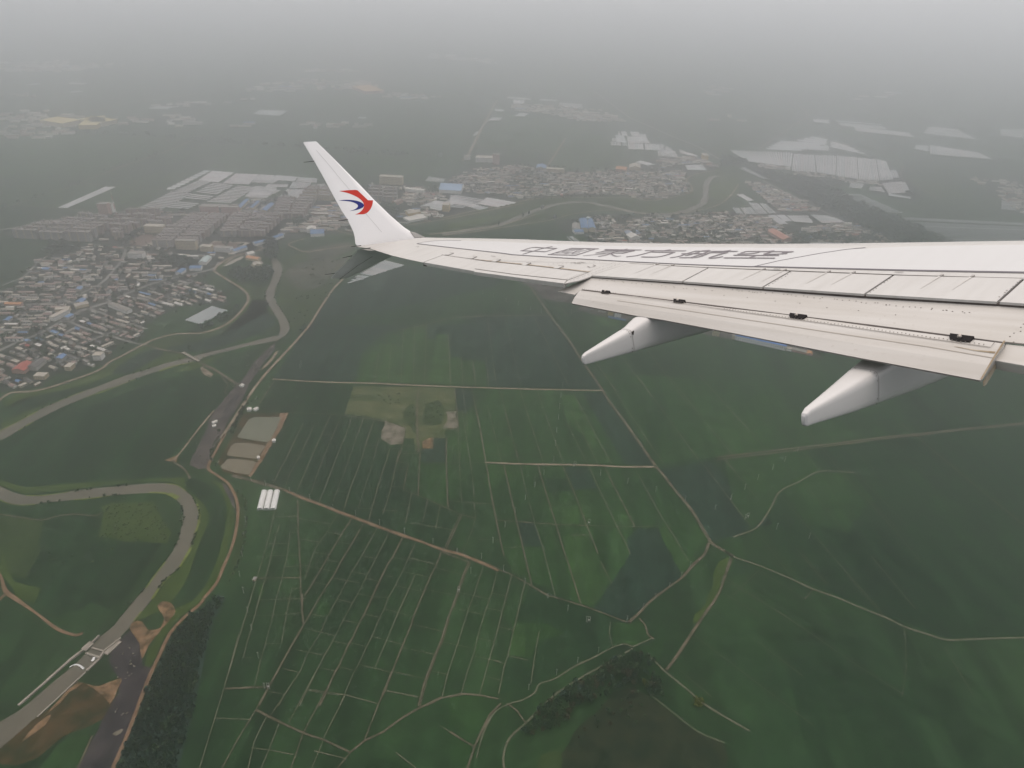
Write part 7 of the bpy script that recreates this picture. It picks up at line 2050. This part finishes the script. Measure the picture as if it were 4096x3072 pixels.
# ------------------------------------------------------------------ bridge, weir, poles, trees
def box_bm(bm, c, s, rot=0.0):
    r = bmesh.ops.create_cube(bm, size=1.0)
    vs = r['verts']
    bmesh.ops.scale(bm, vec=s, verts=vs)
    bmesh.ops.rotate(bm, verts=vs, cent=(0, 0, 0), matrix=Matrix.Rotation(rot, 3, 'Z'))
    bmesh.ops.translate(bm, vec=c, verts=vs)


a, b = G('L2', (1478, 432)), G('L2', (1592, 494))
d = b - a
ln = d.length
r = empty('bridge', ((a.x + b.x) / 2, (a.y + b.y) / 2, 0), math.atan2(d.y, d.x))
tag(r, 'narrow concrete road bridge crossing the grey river', 'bridge')
bm = bmesh.new()
box_bm(bm, (0, 0, 1.6), (ln + 6, 5.0, .7))
link('deck', bm_mesh('deck', bm, M['concrete']), r)
for s_ in (-1, 1):
    bm = bmesh.new()
    box_bm(bm, (0, s_ * 2.4, 2.4), (ln + 6, .25, .9))
    link('parapet', bm_mesh('parapet', bm, M['concrete']), r)
for k in (-.33, -.11, .11, .33):
    bm = bmesh.new()
    box_bm(bm, (ln * k, 0, .6), (1.1, 4.2, 1.3))
    link('pier', bm_mesh('pier', bm, M['concrete']), r)

# weir: two sills, side walls and aprons
c0, c1 = G('L4', (738, 696)), G('L4', (838, 722))
e0, e1 = G('L4', (690, 736)), G('L4', (800, 770))
cc = (c0 + c1 + e0 + e1) / 4
r = empty('weir', (cc.x, cc.y, 0))
tag(r, 'concrete weir with two sills across the river at the lower left', 'weir')


def bar(name, p0, p1, w, h, m, parent, z=0.0):
    d_ = p1 - p0
    bm = bmesh.new()
    box_bm(bm, (0, 0, h / 2 + z), (d_.length, w, h))
    o = link(name, bm_mesh(name, bm, m), parent, Vector((((p0 + p1) / 2).x - cc.x, ((p0 + p1) / 2).y - cc.y, 0)))
    o.rotation_euler.z = math.atan2(d_.y, d_.x)
    return o


bar('sill', c0, c1, 1.6, 1.2, M['concrete'], r)
bar('sill', e0, e1, 1.8, .9, M['concrete'], r)
for p0, p1, w, h in [((800, 600), (742, 660), 1.4, 2.2), ((742, 655), (672, 716), 6.0, 1.6), ((672, 716), (640, 738), 1.4, 2.0), ((640, 738), (560, 800), 2.6, 1.8), ((560, 800), (380, 960), 2.2, 1.6), ((380, 960), (150, 1160), 2.0, 1.4), ((975, 622), (842, 722), 1.4, 2.2), ((960, 640), (845, 745), 6.5, 1.2), ((842, 722), (800, 785), 2.0, 2.0), ((800, 785), (700, 880), 2.0, 1.4), ((690, 890), (560, 1010), 1.2, .9), ((560, 1010), (300, 1250), 1.2, .8)]:
    bar('side_wall', G('L4', p0), G('L4', p1), w, h, M['concrete'], r)
for v, pts, w in [('L4', [(700, 742), (760, 760), (798, 776)], 1.2), ('L4', [(590, 832), (620, 828), (650, 840), (676, 862)], 1.5), ('L4', [(760, 768), (750, 790), (735, 800)], 2.0), ('L4', [(560, 850), (590, 832)], .8), ('L4', [(742, 700), (838, 726)], .6)]:
    P = densify(curve([G(v, p) for p in pts], 5), 1.2)
    V, Fc = ribbon_data(P, w, Z5 + .1, 1.6, rnd.random() * 9)
    tag(link('white_water', mesh('white_water', V, Fc, M['foam'])), kind='stuff')
p0, p1 = G('L4', (905, 1395)), G('L4', (985, 1345))
area('pale_heap_patch', 'L4', [(905, 1388), (940, 1362), (985, 1342), (998, 1350), (970, 1385), (930, 1402)], M['bare'], Z6, rough=1.0)

# power poles
POLES = {'C5': [(870, 75), (1052, 130), (1245, 200), (1445, 270), (1672, 350), (1866, 425), (1978, 592), (185, 905), (120, 615), (152, 750), (140, 455), (215, 1045), (270, 1270), (320, 1515), (170, 180), (155, 300)],
         'C3': [(213, 1257), (328, 1292), (522, 1347), (683, 1407), (615, 325), (605, 350), (455, 350)],
         'C6': [(325, 100), (242, 217), (145, 347), (52, 472), (230, 570), (403, 677), (585, 792), (745, 890), (895, 982), (1655, 630), (1560, 707), (1445, 797), (1350, 872), (1220, 980), (1728, 537), (990, 1230), (825, 1312), (655, 1407), (432, 1527), (1930, 77), (2172, 157)],
         'C7': [(705, 102), (690, 182), (680, 272), (670, 357), (657, 462), (645, 570), (633, 697), (555, 802), (482, 900), (405, 1002), (1008, 807), (1228, 872), (1450, 942), (1690, 1015), (2060, 1000), (2170, 918), (790, 742)],
         'R3': [(440, 272), (350, 332), (240, 405), (145, 477), (40, 552), (148, 697), (380, 772), (620, 840), (535, 197)],
         'WC': [(63, 657), (148, 682), (250, 722), (348, 747), (448, 783), (533, 812), (625, 837), (775, 815)]}
M['pole'] = mat('pole_concrete', (0.44, 0.42, 0.37), 0.8)
M['tree_trunk'] = mat('bark', (0.06, 0.045, 0.03), 0.9)


def pole_mesh(h):
    bm = bmesh.new()
    g = bmesh.ops.create_cone(bm, cap_ends=True, segments=7, radius1=.24, radius2=.16, depth=h)
    bmesh.ops.translate(bm, verts=g['verts'], vec=(0, 0, h / 2))
    return bm_mesh('pole_shaft', bm, M['pole'])


def arm_mesh(h):
    bm = bmesh.new()
    box_bm(bm, (0, 0, h - .6), (2.0, .14, .16))
    for x in (-.9, 0, .9):
        box_bm(bm, (x, 0, h - .35 + (.3 if x == 0 else 0)), (.14, .14, .4))
    return bm_mesh('cross_arm', bm, M['pole'])


pm, am = pole_mesh(9.0), arm_mesh(9.0)
plist = [(v, p) for v, ps in POLES.items() for p in ps]
pts = [G(v, p) for v, p in plist]
pmk = {'the fish ponds': G('C3', (210, 1220)), 'the white tunnels': G('C3', (350, 1480)), 'the end of the diagonal farm road': G('C5', (2200, 570)), 'the central crossroads': G('C7', (1450, 735)), 'the right road fork': G('C6', (1880, 345)), 'the pale-green field strip': G('C6', (1600, 400)), 'the outer flap fairing': G('WC', (900, 1180)), 'the far wheat corner under the wing': G('WC', (400, 700)), 'the curved ditch at the right': G('R3', (705, 343)), 'the bottom wood': G('B', (1100, 1100)), 'the lower left plantation': G('C5', (30, 900)), 'the brown cross path': G('C5', (440, 628)), 'the long road to the right edge': G('R3', (600, 190)), 'the dark crop patch': G('C6', (1250, 700))}
plb = rank_labels([(p.x, p.y, 'pale utility pole') for p in pts], {k: (p.x, p.y) for k, p in pmk.items()}, range(len(pts)))
for i, p in enumerate(pts):
    r = link('utility_pole', pm, None, (p.x, p.y, 0))
    r.rotation_euler.z = rnd.uniform(-.3, .3)
    k = rnd.uniform(.85, 1.1)
    r.scale = (1, 1, k)
    link('cross_arm', am, r)
    lk, od, mk = plb[i]
    tag(r, f'{lk} in the fields, {od} to {mk}', 'utility pole', 'power poles across the fields')
for nm, v, p in [('double pole with a transformer in the dark field below the green block', 'C6', (896, 984)), ('double pole with a transformer beside the brown farm track', 'C5', (1862, 742)), ('double pole with a transformer on the path by the left plantation', 'C5', (330, 1520)), ('double pole with a transformer on the main field crossing', 'C7', (898, 1205)), ('double pole with a transformer beside the middle road', 'C7', (790, 735)), ('double pole with a transformer left of the right ditch', 'R3', (150, 690))]:
    q_ = G(v, p)
    r = empty('transformer_pole', (q_.x + 2.5, q_.y, 0))
    tag(r, nm, 'transformer pole')
    for s_ in (-1, 1):
        link('pole', pm, r, (s_ * 1.1, 0, 0))
    bm = bmesh.new()
    box_bm(bm, (0, 0, 3.8), (2.2, .8, 1.0))
    link('transformer', bm_mesh('transformer', bm, GW), r)
    link('cross_arm', am, r, (0, 0, 0))
# small pale concrete pump points where the ridges meet
PUMP = {'C5': [(310, 450), (605, 520), (1210, 490), (1315, 512), (1245, 655), (1070, 757), (1200, 760), (815, 685), (1140, 632), (1650, 620), (1645, 592), (1500, 1000), (1030, 1105), (1735, 1130), (1830, 858), (885, 268), (500, 450), (235, 935), (490, 912), (165, 940), (985, 650), (1375, 688), (2070, 975), (2030, 1110), (1660, 1375), (770, 1065), (1100, 450), (1585, 318), (1430, 1155), (1350, 1380), (960, 1568), (590, 1388)],
        'C7': [(88, 690), (305, 518), (595, 403), (628, 488), (545, 262), (710, 712), (785, 482), (1285, 1220), (1140, 1217), (480, 1192), (335, 1180), (170, 1168), (205, 1330), (990, 1440), (1270, 1185), (1110, 885), (1170, 998), (1430, 590), (1330, 440), (1540, 330), (1770, 270), (2105, 55), (1990, 210), (2110, 345), (1540, 965), (557, 910), (283, 960), (435, 1602), (245, 300)],
        'C3': [(978, 880), (2050, 838), (2088, 1030), (2100, 1080), (1610, 320), (1560, 1225), (1790, 1380), (1300, 1085), (1225, 1320), (755, 935), (390, 1268), (2003, 1432), (2150, 1405)]}
bm = bmesh.new()
for v, ps in PUMP.items():
    for p in ps:
        q_ = G(v, p)
        box_bm(bm, (q_.x, q_.y, .5), (.9 * rnd.uniform(.6, 1.2), .7, .8), rnd.random() * 3)
tag(link('concrete_pump_points', bm_mesh('concrete_pump_points', bm, M['path'])), kind='stuff')
# scattered pale rubble on the gravel strip and the river-side waste land
bm = bmesh.new()
for v, cx_, cy_, sx, sy, n in [('L2', 1860, 690, 25, 20, 8), ('L2', 1730, 1000, 30, 40, 12), ('L2', 1600, 1230, 40, 80, 14), ('C1', 740, 1240, 160, 60, 26), ('L4', 1040, 850, 90, 120, 14), ('C1', 590, 1275, 20, 6, 3), ('L4', 980, 1210, 60, 40, 6), ('L2', 2030, 540, 90, 70, 20)]:
    for k in range(n):
        q_ = G(v, (cx_ + rnd.gauss(0, sx * .6), cy_ + rnd.gauss(0, sy * .6)))
        box_bm(bm, (q_.x, q_.y, .4), (rnd.uniform(.6, 2.4), rnd.uniform(.5, 1.2), rnd.uniform(.4, 1.0)), rnd.random() * 3)
tag(link('rubble', bm_mesh('rubble', bm, M['bare'])), kind='stuff')

# ---- trees
LEAF = [mat('leaf_' + n, c, 0.9, var=.25, scale=.3, spec=.1) for n, c in (('dark', (0.022, 0.042, 0.022)), ('mid', (0.040, 0.066, 0.032)), ('blue', (0.026, 0.046, 0.036)), ('light', (0.055, 0.080, 0.028)), ('brown', (0.048, 0.040, 0.024)), ('yellow', (0.095, 0.105, 0.018)))]


def blob(seed, squash=1.0, n=46):
    """uneven crown of small leaf clumps spread through its volume"""
    rr = random.Random(seed)
    V, Fc = [], []
    for k in range(n):
        t = rr.random()
        th, z = rr.random() * 2 * math.pi, rr.uniform(-1, 1)
        rad = (rr.random() ** .4)
        q_ = math.sqrt(max(0, 1 - z * z))
        c = Vector((rad * q_ * math.cos(th), rad * q_ * math.sin(th), rad * z * squash))
        s = rr.uniform(.30, .52)
        a = Vector((rr.gauss(0, 1), rr.gauss(0, 1), rr.gauss(0, 1))).normalized()
        b = a.orthogonal().normalized()
        cc_ = a.cross(b)
        i = len(V)
        V += [c + b * s, c + cc_ * s, c - b * s * .8, c - cc_ * s * .9 + a * s * .4]
        Fc += [(i, i + 1, i + 2), (i, i + 2, i + 3)]
    return V, Fc


BL = [blob(i) for i in range(6)]
BLT = [blob(20 + i, 1.0, 26) for i in range(6)]


def wood(name, v, polys, step, r, h, mi, zmid=.6, jit=.45, tall=1.0, dens=1.0):
    V, Fc, I = [], [], []
    for pl in polys:
        P = [G(v, p) for p in pl]
        poly = [(p.x, p.y) for p in P]
        x0, x1 = min(p[0] for p in poly), max(p[0] for p in poly)
        y0, y1 = min(p[1] for p in poly), max(p[1] for p in poly)
        y = y0
        while y < y1:
            x = x0
            while x < x1:
                px_, py_ = x + rnd.uniform(-jit, jit) * step, y + rnd.uniform(-jit, jit) * step
                x += step
                if rnd.random() > dens or not inside(poly, px_, py_):
                    continue
                if tall and not free(px_, py_, r * .6):
                    continue
                k = rnd.uniform(.7, 1.25)
                bv, bf = BLT[rnd.randrange(6)]
                ca, sa = math.cos(rnd.random() * 6.3), math.sin(rnd.random() * 6.3)
                i0 = len(V)
                for q_ in bv:
                    V.append((px_ + (q_[0] * ca - q_[1] * sa) * r * k, py_ + (q_[0] * sa + q_[1] * ca) * r * k, h * k * (zmid + q_[2] * (1 - zmid) * 1.0)))
                Fc += [tuple(j + i0 for j in f) for f in bf]
                mm = rnd.choice(mi)
                I += [mm] * len(bf)
            y += step
    tag(link(name, mesh(name, V, Fc, LEAF, I)), kind='stuff')


def plant_row(name, v, lines, step, r, h, mi, side=0.0, skip=.0):
    V, Fc, I = [], [], []
    for pts_ in lines:
        P = densify(curve([G(v, p) for p in pts_], 5), step)
        for p in P:
            if rnd.random() < skip:
                continue
            k = rnd.uniform(.5, 1.3)
            bv, bf = BLT[rnd.randrange(6)]
            i0 = len(V)
            ox, oy = rnd.uniform(-1, 1) * r * .7 + side, rnd.uniform(-1, 1) * r * .7
            for q_ in bv:
                V.append((p.x + ox + q_[0] * r * k, p.y + oy + q_[1] * r * k, h * k * (.5 + q_[2] * .5)))
            Fc += [tuple(j + i0 for j in f) for f in bf]
            I += [rnd.choice(mi)] * len(bf)
    tag(link(name, mesh(name, V, Fc, LEAF, I)), kind='stuff')


area('wood_floor', 'L4', [(1760, 250), (1620, 380), (1480, 480), (1370, 600), (1310, 740), (1240, 900), (1160, 1100), (1060, 1350), (960, 1600), (930, 1720), (1420, 1720), (1560, 1200), (1640, 800), (1720, 480), (1820, 300)], LEAF[2], Z3)
wood('plantation', 'L4', [[(1740, 285), (1620, 395), (1500, 490), (1385, 605), (1325, 745), (1255, 900), (1175, 1100), (1075, 1350), (985, 1600), (950, 1720), (1400, 1720), (1550, 1200), (1630, 800), (1715, 470), (1800, 300)]], 4.0, 2.3, 8.0, [0, 2, 2, 1, 2, 0], zmid=.58, dens=.94)
wood('wood', 'B', [[(1480, 710), (1300, 810), (1000, 975), (830, 1095), (640, 1290), (560, 1400), (800, 1400), (1000, 1230), (1200, 1100), (1400, 1010), (1640, 980), (1640, 800)], [(1560, 1010), (1680, 960), (1720, 1080), (1600, 1100)]], 4.6, 2.5, 8.0, [0, 1, 1, 4, 2], zmid=.58, dens=.9)
wood('brown_scrub', 'B', [[(1300, 1080), (1500, 1030), (1640, 1110), (1560, 1300), (1300, 1320), (1080, 1420), (900, 1480), (1000, 1330)]], 7.5, 1.9, 4.5, [4, 4, 0, 1], dens=.55)
wood('wood', 'L1', [[(1830, 985), (1950, 965), (2100, 965), (2190, 965), (2185, 1040), (2120, 1078), (1960, 1076), (1870, 1030)], [(2100, 785), (2160, 745), (2240, 730), (2240, 860), (2190, 900), (2130, 900), (2140, 840)]], 9, 5.5, 11, [0, 2, 2], dens=.95)
wood('wood', 'L1', [[(1780, 1330), (1915, 1262), (1905, 1312), (1790, 1385), (1690, 1425), (1625, 1418)]], 8, 4.6, 9, [0, 2, 1], dens=.8)
wood('wood', 'L1', [[(1270, 850), (1520, 862), (1545, 930), (1450, 948), (1280, 908)], [(350, 850), (420, 745), (640, 770), (560, 825)], [(960, 740), (1160, 620), (1190, 630), (1010, 755)]], 9, 5.5, 10, [0, 2, 2], dens=.85)
wood('forest_belt', 'R1', [[(140, 560), (300, 590), (380, 640), (560, 690), (900, 780), (1130, 905), (1300, 975), (1500, 1050), (1520, 1070), (1770, 1172), (1380, 1172), (1190, 1080), (1000, 1000), (860, 930), (700, 830), (540, 745), (470, 715), (300, 625), (150, 620)]], 13, 8.5, 13, [0, 2, 2], dens=.97)
area('forest_floor', 'R1', [(130, 555), (300, 590), (380, 640), (560, 690), (900, 780), (1130, 905), (1300, 975), (1500, 1050), (1520, 1070), (1770, 1172), (1380, 1172), (1190, 1080), (1000, 1000), (860, 930), (700, 830), (540, 745), (470, 715), (300, 625), (150, 620)], LEAF[2], Z3)
wood('forest_belt', 'R1', [[(640, 1090), (720, 1110), (1200, 1110), (1220, 1140), (740, 1140), (620, 1180), (560, 1180)], [(500, 690), (900, 720), (1000, 760), (900, 770), (560, 700)]], 12, 8, 12, [0, 2, 2], dens=.9)
wood('forest_belt', 'C1', [[(1100, 500), (1240, 510), (1200, 560), (1100, 540)], [(1640, 500), (1720, 520), (1700, 550), (1640, 540)], [(1280, 650), (1400, 650), (1420, 740), (1340, 730)], [(560, 760), (700, 740), (650, 800), (520, 850)], [(420, 590), (500, 560), (420, 640), (250, 660)]], 11, 7, 11, [0, 2, 1], dens=.8)
for v, pl, n_ in [('L1', [(-60, 1190), (320, 872), (700, 765), (1180, 800), (1660, 960), (1800, 1150), (1845, 1240), (1250, 1345), (1150, 1490), (870, 1700), (350, 1890), (-80, 1940)], .30), ('C2', [(0, 845), (540, 725), (1300, 765), (1880, 765), (1930, 948), (1500, 988), (560, 1005), (0, 930)], .36), ('C2', [(970, 1165), (1250, 1128), (2260, 1105), (2260, 1400), (1180, 1400)], .42), ('R1', [(140, 945), (640, 1085), (1210, 1075), (1380, 1185), (60, 1190)], .36), ('L1', [(60, 700), (460, 565), (1150, 500), (2240, 470), (2130, 745), (1660, 830), (760, 745)], .30)]:
    wood('village_trees', v, [pl], 13, 4.2, 7.5, [0, 0, 2, 1], dens=n_)
plant_row('hedgerow', 'L3', [[(1905, 120), (1960, 200), (1985, 330), (1960, 520), (1920, 700), (1850, 860)]], 3.0, 1.8, 3.0, [0, 1, 3], skip=.2)
plant_row('hedgerow', 'C3', [[(60, 880), (110, 740), (180, 640), (250, 600)], [(110, 690), (180, 680)]], 3.0, 2.2, 4, [0, 0, 1], skip=.2)
plant_row('hedgerow', 'L2', [[(1770, 1050), (1720, 1180), (1700, 1260), (1740, 1340)], [(1990, 760), (1920, 930), (1850, 1060)]], 3.2, 2.0, 3.2, [0, 1, 0], skip=.15)
plant_row('bank_bushes', 'L3', [[(1505, 140), (1560, 190), (1600, 290), (1600, 350)], [(1545, 560), (1560, 520), (1580, 460)], [(1445, 745), (1385, 800), (1320, 850), (1280, 910)], [(1460, 250), (1478, 330), (1465, 420)]], 2.8, 1.5, 2.6, [0, 0, 1], skip=.35)
plant_row('bank_bushes', 'L3', [[(600, 135), (740, 112), (900, 98), (1010, 85)], [(340, 226), (780, 178), (860, 165), (960, 156)], [(1460, 265), (1440, 520), (1330, 690)], [(1150, 920), (1080, 1000), (960, 1130)]], 5, 1.7, 2.4, [0, 0, 1], skip=.55)
plant_row('bank_bushes', 'L2', [[(2150, 350), (1800, 400), (1500, 466), (1200, 555), (900, 648), (650, 742), (350, 868), (130, 982)], [(1700, 452), (1400, 538), (1100, 638), (800, 742), (400, 918), (150, 1058)]], 8, 1.6, 2.4, [0, 1, 3], skip=.6)
plant_row('bank_bushes', 'C1', [[(322, 1340), (345, 1440), (430, 1570)], [(520, 1590), (450, 1485), (400, 1390), (462, 1190)]], 8, 1.8, 2.6, [0, 1, 3], skip=.5)
plant_row('distant_tree_line', 'T', [[(330, 588), (560, 596), (770, 610), (1000, 630), (1340, 655), (1700, 682), (2000, 700)]], 22, 13, 14, [0, 2], skip=.05)
plant_row('distant_tree_line', 'L1', [[(0, 478), (120, 440), (300, 380), (560, 300), (640, 262)], [(830, 170), (940, 140), (1020, 110), (1250, 40)]], 26, 6, 9, [0, 2], skip=.45)
wood('scattered_shrubs', 'C1', [[(470, 1200), (780, 1060), (1000, 1060), (840, 1240), (640, 1330), (500, 1659), (640, 1659), (940, 1250)], [(520, 1400), (900, 1260), (660, 1600)]], 17, 2.6, 3.4, [0, 1, 1], dens=.35)
wood('scattered_shrubs', 'L3', [[(830, 240), (1240, 230), (1370, 480), (1330, 540), (820, 510)]], 5.0, 1.5, 1.8, [3, 3, 1], dens=.55)
wood('scattered_shrubs', 'L3', [[(900, 170), (1220, 160), (1240, 215), (900, 220)], [(720, 560), (1000, 560), (960, 680), (740, 650)], [(300, 640), (700, 560), (760, 700), (420, 780)]], 9, 1.7, 2.2, [0, 1, 3], dens=.4)
wood('scattered_shrubs', 'C3', [[(1230, 560), (1420, 540), (1420, 640), (1240, 640)], [(1600, 640), (1740, 600), (1740, 790), (1600, 790)], [(1440, 690), (1530, 660), (1530, 860)]], 6, 1.8, 2.0, [0, 1, 3], dens=.4)

# trees that stand apart
TREES = [('C6', (1358, 1478), 4, 6, 5, 'bright yellow-green tree by the bottom wood'), ('C6', (1800, 1640), 6.5, 6, 5, 'large yellow-green tree beside the track at the bottom right'), ('C6', (1486, 1478), 2.2, 4, 5, 'small yellow tree right of the bright one by the bottom wood'), ('L2', (1105, 345), 7, 10, 0, 'dark round tree where the bridge road meets the levee'), ('L2', (300, 255), 8, 11, 0, 'big dark tree in the middle of the near village'),
         ('L2', (1620, 235), 6, 9, 0, 'dark tree below the eight-ridged greenhouse'), ('C2', (842, 1165), 9, 13, 0, 'dark tree group head beside the far levee bend'), ('C2', (590, 1140), 4, 12, 2, 'slim dark tree on the far river bank, left of the pair'), ('C2', (632, 1130), 4, 12, 2, 'slim dark tree on the far river bank, right of the pair'), ('C2', (738, 1080), 4, 11, 2, 'slim dark tree on the far river bank upstream of the pair'), ('C2', (392, 1215), 4, 11, 2, 'slim dark tree on the far river bank downstream of the pair'),
         ('N', (1540, 170), 9, 12, 2, 'large dark tree in the right village above the fourth character'), ('E', (1755, 1000), 10, 16, 0, 'big dark tree at the end of the blue market rows'), ('C1', (250, 1180), 5, 8, 0, 'dark tree on the flood plain left of the river loop'), ('C3', (135, 730), 4, 6, 0, 'dark tree beside the long white hut above the ponds'), ('L2', (1525, 395), 3, 6, 1, 'small tree at the left end of the bridge'), ('R1', (1425, 815), 14, 12, 0, 'dark tree clump at the corner of the greenhouse plain'), ('B', (1640, 1000), 7, 9, 0, 'dark crown beside the yellow tree in the bottom wood'), ('K', (1880, 385), 12, 9, 1, 'bushy green tree at the right end of the factory yard')]


def tree_crown(seed, n=170):
    rr = random.Random(seed)
    V, Fc = [], []
    lobes = [(Vector((rr.gauss(0, .38), rr.gauss(0, .38), rr.uniform(.42, .82))), rr.uniform(.28, .48)) for _ in range(8)]
    for k in range(n):
        c0_, lr = rr.choice(lobes)
        dv = Vector((rr.gauss(0, 1), rr.gauss(0, 1), rr.gauss(0, .7))).normalized() * lr * rr.random() ** .35
        c = c0_ + dv
        s = rr.uniform(.09, .2)
        a = Vector((rr.gauss(0, 1), rr.gauss(0, 1), rr.gauss(0, 1))).normalized()
        b = a.orthogonal().normalized()
        e = a.cross(b)
        i = len(V)
        V += [c + b * s, c + e * s, c - b * s, c - e * s]
        Fc.append((i, i + 1, i + 2, i + 3))
    return V, Fc


for i, (v, p, rad, h, mi, lb) in enumerate(TREES):
    q_ = G(v, p)
    r = empty('tree', (q_.x, q_.y, 0), rnd.random() * 6)
    tag(r, lb, 'tree')
    V, Fc = tree_crown(100 + i)
    o = link('crown', mesh('crown', V, Fc, LEAF[mi]), r)
    o.scale = (rad, rad, h)
    bm = bmesh.new()
    g = bmesh.ops.create_cone(bm, cap_ends=True, segments=7, radius1=.05 * h, radius2=.015 * h, depth=h * .7)
    bmesh.ops.translate(bm, verts=g['verts'], vec=(0, 0, h * .35))
    for k in range(4):
        t = k * 1.6 + i
        g = bmesh.ops.create_cone(bm, cap_ends=True, segments=5, radius1=.02 * h, radius2=.006 * h, depth=h * .35)
        bmesh.ops.translate(bm, verts=g['verts'], vec=(0, 0, h * .17))
        bmesh.ops.rotate(bm, verts=g['verts'], cent=(0, 0, 0), matrix=Matrix.Rotation(.7, 3, 'X') @ Matrix.Rotation(0, 3, 'Y'))
        bmesh.ops.rotate(bm, verts=g['verts'], cent=(0, 0, 0), matrix=Matrix.Rotation(t, 3, 'Z'))
        bmesh.ops.translate(bm, verts=g['verts'], vec=(0, 0, h * .38))
    link('trunk', bm_mesh('trunk', bm, M['tree_trunk']), r)
# ------------------------------------------------------------------ the hazy air round everything
def haze():
    bm = bmesh.new()
    bmesh.ops.create_cube(bm, size=1.0)
    me = bm_mesh('haze', bm, [])
    m = bpy.data.materials.new('hazy_air')
    m.use_nodes = True
    nt = m.node_tree
    nt.nodes.clear()
    out = nt.nodes.new('ShaderNodeOutputMaterial')
    pv = nt.nodes.new('ShaderNodeVolumePrincipled')
    pv.inputs['Color'].default_value = rgb(HAZE_COLOR)
    pv.inputs['Density'].default_value = HAZE_DENSITY
    pv.inputs['Anisotropy'].default_value = HAZE_G
    nt.links.new(pv.outputs['Volume'], out.inputs['Volume'])
    m.cycles.volume_sampling = 'DISTANCE'
    me.materials.append(m)
    o = link('haze', me)
    o.scale = (90000, 54000, CAM_H + 13)
    o.location = (0, 20000, (CAM_H + 13) / 2 - 1.0)
    tag(o, kind='stuff')


haze()
